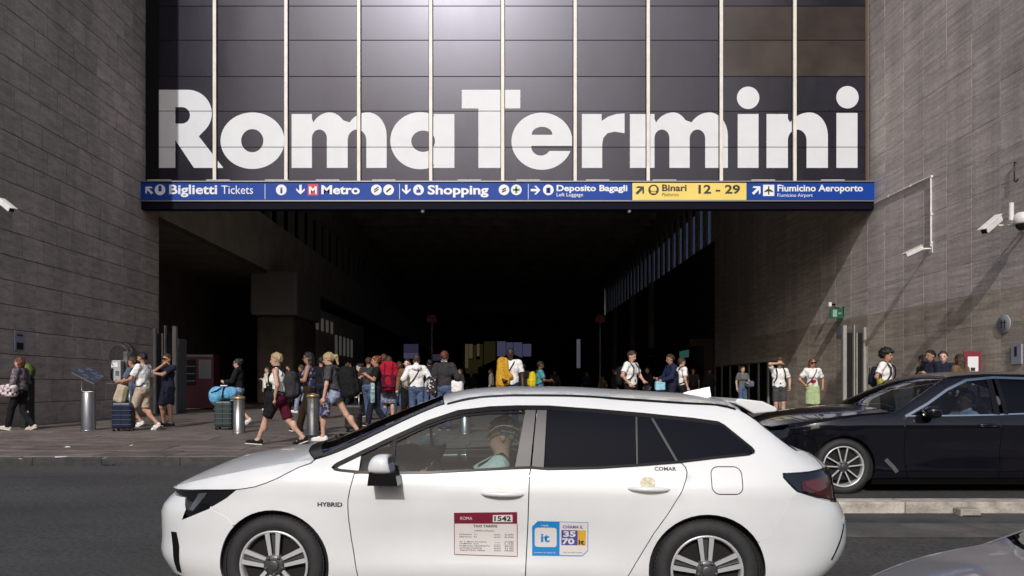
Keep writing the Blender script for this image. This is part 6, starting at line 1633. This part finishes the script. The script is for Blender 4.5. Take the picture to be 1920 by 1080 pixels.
    if beard: s.ell(Hd(.034, 0, -.068), (.068, .064, .062), HM, cuts=[(Hd(.0, 0, -.034), np.array(hu)), (Hd(-.01, 0, 0), np.array(-hf))])
    if st != 'none': sdf_obj('hat' if st == 'cap' else 'hair', fin(s.mesh(.0115, .02, (), nz, rng.random() * 7, 30)), hm, rt)
    if shades:
        mb = MB()
        for s_ in (1, -1):
            mb.box(Hd(.103, s_ * .034, .012), (.006, .030, .021), Matrix(HM.tolist())); mb.tube([Hd(.10, s_ * .06, .018), Hd(-.01, s_ * .082, .015)], .004, 5)
        mb.box(Hd(.106, 0, .018), (.004, .012, .005), Matrix(HM.tolist()))
        mb.v = [tuple(np.array(v) * k) for v in mb.v]; mb.build('sunglasses', M_SHADES, rt)
    ctx = dict(root=rt, T=lambda f, l, u: T(f, l, u) * k, k=k, J=J, up=up, fw=fw, Hd=lambda f, l, u: Hd(f, l, u) * k, ff=ff)
    PEOPLE.append(ctx)
    return ctx

def thing_at(p, name, lab, cat, group=None):
    rt = p['root']
    return empty(name, rt.location, rt.rotation_euler.z, lab, cat, group)

def backpack(p, lab, col, size=(.13, .17, .25), up0=.28, pocket=True, straps=True, col2=None, front=False):
    o = thing_at(p, 'backpack', lab, 'backpack', 'backpacks carried by the travellers')
    k = p['k']; T = p['T']; sg = 1 if front else -1
    up, fw = p['up'], p['fw']; M = np.array([[fw.x, 0, up.x], [fw.y, 1, up.y], [fw.z, 0, up.z]])
    c = np.array(T(sg * (.125 + size[0]), 0, up0)); m = C_[col]
    s = SDF().box(c - np.array(up) * .04 * k, np.array((size[0] * .95, size[1], size[2] * .86)) * k, .085 * k, M).ell(c + np.array(up) * size[2] * .62 * k, (size[0] * .9 * k, size[1] * .86 * k, size[2] * .40 * k), M).ell(c + np.array(fw) * sg * size[0] * .6 * k - np.array(up) * size[2] * .3 * k, (size[0] * .75 * k, size[1] * .9 * k, size[2] * .62 * k), M)
    bd = sdf_obj('bag_body', s.mesh(.015, .05, (), .007, rng.random() * 9), m, o)
    if pocket:
        s = SDF().box(c + np.array(fw) * sg * size[0] * .95 * k - np.array(up) * size[2] * .32 * k, np.array((size[0] * .35, size[1] * .72, size[2] * .45)) * k, .035 * k, M)
        sdf_obj('pocket', s.mesh(.013, .02, (), .003, 2), C_[col2 or col], o)
        mb = MB(); q = c + np.array(fw) * sg * size[0] * 1.0 * k
        for l in (-.4, .4): mb.tube([q + np.array((0, l * size[1] * k, 0)) + np.array(up) * size[2] * .9 * k, q + np.array((0, l * size[1] * k, 0)) + np.array(fw) * sg * .03 * k - np.array(up) * size[2] * .75 * k], .011 * k, 6)
        mb.build('strap', C_['black'] if not col2 else C_[col2], o)
    if straps:
        for s_ in (1, -1):
            mb = MB(); e = .142 * p['ff']
            pts = [T(sg * .15, s_ * .09, .47), T(sg * .06, s_ * .10, .555), T(-sg * .03, s_ * .105, .555), T(-sg * (e + .005), s_ * .11, .42), T(-sg * (e + .008), s_ * .115, .28), T(-sg * .09, s_ * .16, .16), T(sg * .08, s_ * .165, .10), T(sg * .15, s_ * .13, .08)]
            mb.tube(pts, .016 * k, 7); mb.build('shoulder_strap', C_['black'] if col != 'black' else C_['charcoal'], o)
    return o

def handbag(p, lab, col, at, size=(.06, .16, .14), strap_to=None, rnd=.05, cat='bag', name='bag', noise=.004, group='bags carried by the travellers', rot=0):
    o = thing_at(p, name, lab, cat, group); k = p['k']; c = np.array(p['T'](*at))
    M = np.array(Matrix.Rotation(R(rot), 3, 'Z'))
    sdf_obj('bag_body', SDF().box(c, np.array(size) * k, rnd * k, M).mesh(.014, .03, (), noise, rng.random() * 9), C_[col], o)
    if strap_to:
        mb = MB()
        for dl in (-.06, .06): mb.tube([c + np.array((0, dl * k, size[2] * .9 * k)), np.array(p['T'](*strap_to[0])) + np.array((0, dl * .2, 0))] + [np.array(p['T'](*q)) for q in strap_to[1:]], .009 * k, 6)
        mb.build('strap', C_['charcoal'] if col == 'black' else C_['black'], o)
    return o

def cross_strap(p, lab, col='black', s_=1):
    o = thing_at(p, 'shoulder_strap', lab, 'strap', 'cross-body straps'); e = .15
    T = p['T']; mb = MB()
    mb.tube([T(0, s_ * .115, .56), T(e - .02, s_ * .06, .44), T(e + .015, 0, .34), T(e, -s_ * .09, .2), T(.05, -s_ * .185, .08), T(-.05, -s_ * .185, .08), T(-e + .01, -s_ * .09, .2), T(-e - .005, 0, .34), T(-e + .02, s_ * .06, .46), T(0, s_ * .115, .56)], .013 * p['k'], 6, cap=False)
    mb.build('band', C_[col], o); return o

def suitcase(px, Y, lab, col, w=.24, h=.56, d=.14, rz=0, handle=True, hand=None):
    z = ground_z(Y); o = empty('suitcase', (wx(px, Y), Y, z), R(rz), lab, 'suitcase', 'wheeled suitcases')
    mb = MB(); mb.box((0, 0, .06 + h / 2), (w, d, h / 2), bev=.045); mb.build('shell', M_CASE[col], o)
    for i in range(5):
        mb = MB(); zz = .06 + h * (.14 + .18 * i); mb.box((0, 0, zz), (w + .007, d + .007, .010), bev=.004); mb.build('rib', M_CASE[col], o)
    mb = MB(); mb.box((0, 0, .06 + h / 2), (.006, d + .003, h / 2 - .03)); mb.build('zip', C_['black'], o)
    for sx_, sy_ in ((-1, -1), (1, -1), (1, 1), (-1, 1)):
        mb = MB(); mb.lathe([(.001, -.012), (.028, -.012), (.028, .012), (.001, .012)], (sx_ * (w - .05), sy_ * (d - .03), .03), 14, 'Y'); mb.build('wheel', M_TRIM, o)
    mb = MB(); mb.tube([(-.07, d + .006, .06 + h * .97), (-.07, d + .03, .06 + h + .01), (.07, d + .03, .06 + h + .01), (.07, d + .006, .06 + h * .97)], .011, 6); mb.build('grip', M_TRIM, o)
    if handle:
        mb = MB(); t = hand or 0.42
        mb.tube([(w - .06, -.07, .05 + h), (w - .06, -.07, .06 + h + t), (w - .06, .07, .06 + h + t), (w - .06, .07, .05 + h)], .010, 6); mb.build('pull_handle', M_STEEL, o)
    return o

WALK = lambda a=.30, fp=38: ((a, .07, -8), (-a * 1.05, -.07, fp))
WALK2 = lambda a=.30, fp=38: ((-a * 1.05, .07, fp), (a, -.07, -8))
# --- left side of the pavement
p = person('woman with auburn hair in a mauve print jacket walking left at the frame edge', 38, 1.63, head=665, face=180, feet=WALK(.24, 20), hands=((.20, .10, .10), (.18, -.12, .12)), top=('jacket', 'mauveprint'), bottom=('trousers', 'black'), shoes='cream', hair=('bob', 'auburn'), skin='fair', female=True)
handbag(p, 'big pink and white floral tote hugged by the auburn-haired woman', 'pinkprint', (.12, .22, .03), (.20, .09, .15), rnd=.08)
p = person('bearded man in white shirt and beige shorts walking left with a blue suitcase', 268, 1.74, head=655, face=172, feet=WALK(.27, 42), hands=((.34, .14, .18), None), top=('tee', 'white'), bottom=('shorts', 'beige'), shoes='white', hair=('short', 'black'), skin='tan', beard=True)
cross_strap(p, 'grey strap across the bearded man in the white shirt', 'grey', -1)
Yp1 = p['root'].location.y
suitcase(232, Yp1 - .15, 'dark blue ribbed suitcase with a tan bag on top', 'navy', .20, .54, .15, 6, True, .34)
o = empty('tan_bag', (wx(226, Yp1 - .18), Yp1 - .18, ground_z(Yp1) + .61), R(10), 'slim tan canvas bag leaning on top of the dark blue suitcase', 'bag', 'bags carried by the travellers')
sdf_obj('bag_body', SDF().box((0, 0, .17), (.10, .07, .19), .04, np.array(Matrix.Rotation(R(16), 3, 'Y'))).mesh(.013, .02, (), .006, 3), C_['beige'], o)
sdf_obj('flap', SDF().box((.10, .0, .15), (.05, .08, .17), .03, np.array(Matrix.Rotation(R(14), 3, 'Y'))).mesh(.013, .02, (), .006, 5), C_['khaki'], o)
p = person('man in grey-blue tee and denim shorts walking hidden behind the bearded man', 250, 1.66, Y=17.1, face=176, feet=WALK2(.22, 30), hands=((.30, .12, .20), None), top=('tee', 'greyblue'), bottom=('shorts', 'denim'), shoes='white', hair=('short', 'brown'), skin='tan')
p = person('man in sunglasses, navy polo and navy shorts with one hand at his mouth', 315, 1.74, head=659, face=240, feet=((.14, .30, 0), (-.10, -.28, 0)), hands=({'t': (.36, -.08, .36), 'e': (.3, .6, -.6)}, {'t': (.15, .02, .54), 'e': (.4, -.7, -.6)}), top=('tee', 'navyd'), bottom=('shorts', 'navyd'), shoes='charcoal', hair=('short', 'brown'), skin='tan', shades=True)
Yg = 16.1
suitcase(421, Yg, 'dark green ribbed suitcase under a bright blue duffel', 'green', .185, .56, .15, 4, False)
o = empty('duffel_bag', (wx(419, Yg), Yg, ground_z(Yg) + .62), R(4), 'bright blue duffel bag strapped on top of the green suitcase', 'bag', 'bags carried by the travellers')
sdf_obj('bag_body', SDF().cap((-.15, 0, .15), (.16, 0, .16), .155, .14).ell((-.16, -.02, .06), (.12, .13, .14)).mesh(.016, .04, (), .010, 4, 7), C_['skyblue'], o)
mb = MB(); mb.tube([(.02, -.17, .05), (.03, -.165, .15), (.04, -.12, .29), (.06, 0, .33)], .016, 6); mb.tube([(-.22, -.13, .17), (-.1, -.16, .22), (.0, -.13, .29)], .013, 6); mb.build('strap', C_['black'], o)
mb = MB(); mb.box((.02, -.02, .325), (.07, .05, .014), bev=.01); mb.build('label', C_['white'], o)
p = person('woman in black jacket and pale denim shorts behind the blue duffel', 447, 1.64, head=669, face=180, feet=WALK(.22, 46), hands=((.30, .10, .20), (.28, -.10, .22)), top=('jacket', 'black'), bottom=('shorts', 'denimL'), shoes='white', hair=('bun', 'black'), skin='fair', female=True, shades=True)
p = person('woman in cream and olive top with black trousers facing the street', 502, 1.60, head=687, face=225, feet=((.05, .08, 0), (-.03, -.08, 0)), hands=({'t': (.25, .05, .30)}, None), top=('jacket', 'cream'), bottom=('trousers', 'black'), shoes='white', hair=('long', 'brown'), skin='fair', female=True)
handbag(p, 'white carrier bag held by the woman in cream', 'white', (.20, .12, .12), (.05, .09, .17))
p = person('short-haired blonde woman in white vest and burgundy shorts striding left', 524, 1.71, head=651, face=178, feet=((.36, .07, -4), (-.40, -.08, 22)), hands=((.02, .22, -.02), (.05, -.2, .02)), lean=3, top=('tank', 'white'), bottom=('shorts', 'burgundy'), shoes='black', hair=('short', 'blonde'), skin='fair', female=True)
backpack(p, 'black backpack on the blonde woman in the white vest', 'charcoal', (.11, .16, .24), .22)
cross_strap(p, 'thin black strap across the white vest of the blonde woman', 'black', 1)
o = thing_at(p, 'coat', 'black coat folded over the arm of the blonde woman', 'coat', 'bags carried by the travellers')
T_ = p['T']
sdf_obj('cloth', SDF().cap(T_(.13, .20, .08), T_(.17, .17, -.30), .055, .075).cap(T_(.05, .22, .05), T_(.10, .19, -.22), .05, .06).cap(T_(.20, .14, .0), T_(.24, .12, -.34), .03, .045).mesh(.013, .03, [(T_(0, 0, -.36), (0.2, 0, -1))], .009, 3, 9), C_['black'], o)
p = person('man in dark jacket with white collar half hidden behind the blonde woman', 566, 1.62, head=682, face=170, feet=WALK(.2, 20), top=('jacket', 'navyd'), bottom=('trousers', 'denimL'), shoes='white', hair=('short', 'brown'), skin='olive')
p = person('dark-haired woman with sunglasses, blue floral top and brown trousers', 580, 1.70, head=656, face=184, feet=WALK2(.22, 24), hands=((.26, .12, .22), (.28, -.05, .18)), top=('tank', 'floral'), bottom=('trousers', 'brown'), shoes='black', hair=('long', 'black'), skin='olive', female=True, shades=True, fat=1.12)
p = person('blonde ponytailed woman in grey tee and frayed denim shorts striding left', 628, 1.70, head=657, Y=13.5, face=178, feet=((.20, .07, 0), (-.44, -.08, 44)), hands=((.16, .24, -.05), (.20, -.2, -.02)), lean=9, look=(0, 10), top=('tee', 'greyd'), bottom=('hotpants', 'denimL'), shoes='white', hair=('pony', 'blonde'), skin='fair', female=True)
backpack(p, 'large black backpack on the ponytailed blonde woman', 'black', (.16, .19, .30), .20)
handbag(p, 'dark patterned bag hanging in front of the ponytailed woman', 'floral', (.17, .18, -.20), (.10, .05, .17), rnd=.05)
suitcase(663, 15.4, 'black suitcase standing behind the ponytailed woman', 'black', .17, .50, .13, 8, True, .3)
p = person('pale woman in black with a white bag, right of the ponytailed woman', 675, 1.60, head=679, face=200, feet=WALK(.18, 15), hands=((.2, .16, .08), None), top=('jacket', 'black'), bottom=('trousers', 'black'), shoes='black', hair=('bun', 'black'), skin='pale', female=True)
handbag(p, 'white cloth bag held low by the pale woman in black', 'white', (.16, .24, -.12), (.05, .08, .18), rnd=.03)
p = person('red-haired woman in black tee with bare raised forearms', 706, 1.68, head=664, face=196, feet=WALK2(.2, 20), hands=({'t': (.25, .10, .34), 'e': (.2, .4, -.9)}, {'t': (.27, -.08, .30), 'e': (.2, -.4, -.9)}), top=('tee', 'black'), bottom=('trousers', 'navyd'), shoes='black', hair=('bun', 'red'), skin='tan', female=True)
handbag(p, 'long pale teal tote hanging from the red-haired woman', 'tealprint', (.12, .26, -.08), (.05, .09, .24), strap_to=[(.0, .2, .5)], rnd=.03)
p = person('traveller in dark clothes and grey print skirt under a huge red backpack', 729, 1.72, head=666, face=98, feet=((.1, .1, 0), (-.08, -.1, 0)), hands=((.12, .2, .1), (.12, -.2, .1)), top=('jacket', 'black'), bottom=('skirt', 'greyprint'), shoes='black', hair=('bob', 'brown'), skin='fair', fat=1.1)
backpack(p, 'huge red hiking backpack seen from behind', 'red', (.17, .25, .39), .27, True, True, 'burgundy')
p = person('man in brown top holding a phone to his face beside the red backpack', 764, 1.62, head=672, face=262, hands=({'t': (.18, .04, .62), 'e': (.2, .7, -.6)}, None), top=('long', 'tan'), bottom=('trousers', 'black'), shoes='black', hair=('short', 'black'), skin='pale')
p = person('boy in white hoodie seen from behind with a dark strap', 781, 1.68, head=664, face=100, feet=((.05, .1, 0), (-.05, -.1, 0)), hands=((.1, .23, .05), (.1, -.23, .05)), top=('hoodie', 'white'), bottom=('trousers', 'denim'), shoes='white', hair=('short', 'brown'), skin='fair')
cross_strap(p, 'dark strap across the back of the white hoodie', 'black', -1)
p = person('man in charcoal jacket with white collar seen from behind', 833, 1.72, head=657, face=82, hands=(None, (.15, -.22, .05)), top=('jacket', 'charcoal'), bottom=('trousers', 'denim'), shoes='black', hair=('short', 'auburn'), skin='fair')
handbag(p, 'black sequinned rucksack hanging at the left of the charcoal jacket', 'sequin', (-.10, .24, .06), (.10, .12, .20), rnd=.07)
handbag(p, 'bulky white sack held beside the charcoal jacket', 'white', (.05, -.26, .02), (.11, .15, .15), rnd=.09)
mb = MB(); mb.lathe([(.062, .545), (.066, .585), (.060, .59)], (-.004, 0, 0), 18); T_ = p['T']; off = T_(0, 0, 0); mb.v = [(v[0], v[1], v[2] * p['k'] + off.z) for v in mb.v]; mb.build('collar', C_['white'], p['root'])
# --- centre
p = person('person dressed in black standing behind the taxi roof line', 884, 1.62, head=697, face=250, top=('jacket', 'black'), bottom=('trousers', 'black'), hair=('short', 'black'), skin='olive')
p = person('person in white shirt far back, left of the man with the yellow jacket', 921, 1.66, head=691, face=170, top=('long', 'white'), bottom=('trousers', 'grey'), hair=('short', 'brown'), skin='fair')
p = person('tall man in long white tee with a mustard jacket over one shoulder', 957, 1.84, head=650, face=268, feet=((.08, .1, 0), (-.06, -.1, 0)), hands=(None, {'t': (.20, -.14, .10)}), top=('tee', 'white'), bottom=('trousers', 'navy'), shoes='white', hair=('bald', 'black'), skin='dark', fat=1.12)
cross_strap(p, 'black strap over the shoulder of the man with the mustard jacket', 'black', 1)
o = thing_at(p, 'mustard_jacket', 'mustard yellow jacket draped over the tall man in the white tee', 'jacket')
s = SDF(); T_ = p['T']; k_ = p['k']
s.cap(T_(.02, -.19, .50), T_(.10, -.20, .02), .10 * k_, .11 * k_).cap(T_(.11, -.10, .48), T_(.15, -.06, .05), .055 * k_, .06 * k_).cap(T_(.12, -.08, .28), T_(.17, .02, .18), .05 * k_, .05 * k_).cap(T_(-.05, -.15, .54), T_(.08, -.11, .53), .06 * k_, .06 * k_)
sdf_obj('cloth', s.mesh(.015, .04, [(T_(0, 0, -.08), (0, 0, -1))], .008, 2, 8), C_['yellow'], o)
p = person('woman in teal tee facing right with a yellow rucksack', 1012, 1.66, head=675, face=8, feet=WALK(.18, 15), hands=((.3, .12, .2), (.3, -.1, .22)), top=('tee', 'teal'), bottom=('trousers', 'denim'), shoes='white', hair=('short', 'black'), skin='brown')
backpack(p, 'bright yellow rucksack on the person in the teal tee', 'yellowB', (.11, .16, .24), .24)
p = person('short person in a khaki sun hat, only the crown showing over the taxi', 1130, 1.42, head=711, face=260, top=('tee', 'khaki'), bottom=('shorts', 'black'), hair=('cap', 'khaki'), skin='fair')
p = person('tall young man in white tee with one hand on his hip', 1183, 1.80, head=656, face=318, feet=WALK(.12, 5), hands=({'t': (.32, .05, .10), 'e': (-.2, .6, -.7)}, {'t': (.09, -.20, .04), 'e': (-.5, -1, 0)}), look=(0, 14), top=('tee', 'white'), bottom=('trousers', 'black'), shoes='white', hair=('short', 'brown'), skin='fair')
backpack(p, 'black rucksack on the young man with a hand on his hip', 'black', (.10, .15, .22), .24)
p = person('man in navy long-sleeved shirt facing left with hands forward', 1258, 1.76, head=663, face=192, feet=((.05, .1, 0), (-.05, -.1, 0)), hands=((.30, .12, .14), (.32, -.10, .18)), look=(0, 8), top=('long', 'navy'), bottom=('trousers', 'navyd'), shoes='black', hair=('short', 'brown'), skin='olive')
handbag(p, 'light blue carrier bag in front of the man in navy', 'lightblue', (.34, .10, .0), (.13, .05, .11), rnd=.02)
p = person('man in white tee facing away behind the man in navy', 1277, 1.70, head=670, face=20, top=('tee', 'white'), bottom=('trousers', 'black'), hair=('short', 'brown'), skin='fair')
backpack(p, 'black rucksack on the man behind the navy shirt', 'black', (.10, .15, .24), .22)
# --- right
p = person('woman in grey tee and jeans carrying a dark coat inside the shade', 1392, 1.60, head=686, face=282, hands=({'t': (.26, .08, .14), 'e': (0, .5, -.8)}, None), top=('tee', 'grey'), bottom=('trousers', 'denim'), hair=('short', 'brown'), skin='fair', female=True)
handbag(p, 'dark coat draped over the arm of the woman in grey', 'greyblue', (.20, .18, .12), (.10, .17, .12), rnd=.07, cat='coat', name='coat', rot=0)
p = person('man in white print tee shading his eyes with a raised hand', 1461, 1.66, head=672, face=268, feet=((.03, .1, 0), (-.03, -.1, 0)), hands=((.08, .26, .0), {'t': (.17, -.06, .68), 'e': (.3, -1, .2)}), top=('tee', 'white'), bottom=('shorts', 'greyd'), shoes='white', hair=('short', 'auburn'), skin='fair', fat=1.14)
backpack(p, 'dark rucksack worn by the man shading his eyes', 'charcoal', (.09, .14, .2), .24)
p = person('woman in sunglasses, white tee and pale green skirt walking forward', 1523, 1.66, head=670, face=266, feet=WALK(.14, 10), hands=((.06, .25, .02), (.14, -.24, .10)), top=('tee', 'white'), bottom=('skirt', 'lime'), shoes='white', hair=('long', 'auburn'), skin='tan', female=True, shades=True)
cross_strap(p, 'dark rucksack strap on the woman in the green skirt', 'charcoal', 1)
T_ = p['T']; sdf_obj('print', SDF().ell(T_(.135, -.015, .19), (.03, .055, .045)).ell(T_(.13, .03, .20), (.03, .03, .03)).mesh(.01, .01), C_['red'], p['root'])
p = person('young man with curly black hair and white tee beside the grey gate posts', 1661, 1.74, head=654, face=312, feet=WALK(.1, 5), hands=((.10, .25, .05), (.1, -.25, .05)), top=('tee', 'white'), bottom=('trousers', 'black'), hair=('curly', 'black'), skin='tan')
backpack(p, 'navy rucksack on the curly-haired young man', 'navyd', (.09, .14, .22), .24)
handbag(p, 'yellow green bag at the hip of the curly-haired young man', 'olive', (.0, -.30, .04), (.06, .07, .16), strap_to=[(.0, -.14, .54)])
p = person('man with swept black hair and dark jacket behind the black car', 1746, 1.74, head=655, face=195, hands=((.25, .1, .3), None), top=('jacket', 'navyd'), bottom=('trousers', 'black'), hair=('short', 'black'), skin='olive')
p = person('pale man in dark jacket over a light blue shirt behind the black car', 1768, 1.72, head=657, face=235, top=('jacket', 'navyd'), bottom=('trousers', 'black'), hair=('short', 'brown'), skin='pale')
p = person('dark-haired woman turned away, leftmost of the group behind the black car', 1732, 1.66, head=664, face=120, top=('jacket', 'charcoal'), bottom=('trousers', 'black'), hair=('long', 'black'), skin='olive', female=True)
p = person('woman with long brown hair beside the red framed notice', 1800, 1.66, head=662, face=110, top=('jacket', 'tan'), bottom=('trousers', 'black'), hair=('long', 'brown'), skin='olive', female=True)
# --- more of the crowd between the nearer walkers
for (lab, px_, H_, hd_, fc, tp, bt, hr, sk_, fem) in (
    ('woman in dark coat with raised hair between the cream woman and the blonde woman', 541, 1.64, 684, 250, ('jacket', 'charcoal'), ('trousers', 'black'), ('bun', 'brown'), 'fair', True),
    ('man in black tee behind the dark-haired woman in the floral top', 602, 1.74, 668, 95, ('tee', 'black'), ('trousers', 'navyd'), ('short', 'black'), 'olive', False),
    ('woman in plum jacket walking behind the large black backpack', 652, 1.66, 679, 8, ('jacket', 'burgundy'), ('trousers', 'black'), ('long', 'brown'), 'fair', True),
    ('man in dark tee just left of the red-haired woman', 691, 1.72, 668, 80, ('tee', 'charcoal'), ('trousers', 'denim'), ('short', 'brown'), 'tan', False),
    ('bareheaded man in black just behind the red-haired woman', 719, 1.78, 662, 70, ('jacket', 'black'), ('trousers', 'denim'), ('short', 'auburn'), 'fair', False),
    ('woman in dark green jacket right of the red backpack', 749, 1.64, 676, 140, ('jacket', 'green'), ('trousers', 'denim'), ('bob', 'brown'), 'fair', True),
    ('man in navy jacket between the white hoodie and the charcoal jacket', 806, 1.72, 673, 110, ('jacket', 'navyd'), ('trousers', 'denim'), ('short', 'black'), 'olive', False),
    ('woman with pale bag in dark coat right of the charcoal jacket', 864, 1.62, 690, 205, ('jacket', 'charcoal'), ('trousers', 'black'), ('long', 'black'), 'olive', True),
    ('man in black facing away right of the mustard jacket', 981, 1.70, 680, 95, ('jacket', 'black'), ('trousers', 'black'), ('short', 'black'), 'brown', False),
    ('woman in black walking left of the hip-handed young man', 1152, 1.62, 692, 15, ('jacket', 'black'), ('trousers', 'black'), ('bun', 'brown'), 'fair', True),
    ('man in charcoal tee right of the white-tee man behind the navy shirt', 1300, 1.70, 690, 240, ('tee', 'charcoal'), ('trousers', 'black'), ('short', 'brown'), 'tan', False)):
    person(lab, px_, H_, head=hd_, face=fc, feet=WALK(.16, 14) if px_ % 2 else ((.04, .1, 0), (-.06, -.1, 0)), top=tp, bottom=bt, hair=hr, skin=sk_, female=fem)
handbag(PEOPLE[-4], 'pale handbag on the arm of the woman right of the charcoal jacket', 'cream', (.12, .24, -.02), (.05, .11, .10))
# --- in the shade of the gallery
for (lab, px_, H_, hd_, fc, tp, bt, hr) in (
    ('man in grey-blue top and mauve trousers by the vending machine', 388, 1.70, 685, 200, ('jacket', 'greyblue'), ('trousers', 'mauve'), ('short', 'black')),
    ('dark figure deep in the gallery left of the red backpack', 655, 1.7, 690, 250, ('jacket', 'black'), ('trousers', 'black'), ('short', 'black')),
    ('dark figure deep in the gallery right of the teal tee', 1040, 1.7, 694, 90, ('jacket', 'charcoal'), ('trousers', 'black'), ('short', 'brown')),
    ('dark figure deep in the gallery near the red topped post', 1100, 1.66, 697, 270, ('jacket', 'navyd'), ('trousers', 'black'), ('long', 'black')),
    ('dark figure deep in the gallery behind the hip-handed young man', 1215, 1.7, 688, 200, ('jacket', 'black'), ('trousers', 'denim'), ('short', 'black')),
    ('dark figure deep in the gallery left of the woman in grey', 1330, 1.7, 692, 265, ('jacket', 'charcoal'), ('trousers', 'navyd'), ('short', 'brown'))):
    person(lab, px_, H_, head=hd_, face=fc, top=tp, bottom=bt, hair=hr, skin='olive')
# --- drivers
ang = R(-3.2)
def in_car(root, x, y, z): M_ = Matrix.Translation(root.location) @ Matrix.Rotation(root.rotation_euler.z, 4, 'Z'); return M_ @ Vector((x, y, z))
def driver(root, x, y, z, lab, **k_):
    # seated: the pelvis sits at seatz over the cabin floor
    q = in_car(root, x, y, z)
    return person(lab, 0, 1.72, loc=q, Y=1.0, face=180 + math.degrees(root.rotation_euler.z), seatz=.24, lean=-14, group='drivers', **k_)
pd_ = driver(taxi, -.06, -.37, .225, 'grey-haired taxi driver in a pale mint shirt behind the wheel', hands=((.42, .02, .30), (.42, -.0, .30)), top=('tee', 'mint'), bottom=('trousers', 'navyd'), hair=('short', 'grey'), skin='fair', shades=False)
cross_strap(pd_, 'dark seat belt across the taxi driver', 'black', 1)
driver(sedan, .18, -.37, .22, 'driver of the black car in a pale blue shirt', hands=((.42, .02, .25), (.42, -.0, .25)), top=('long', 'mint'), bottom=('trousers', 'navyd'), hair=('short', 'black'), skin='brown')
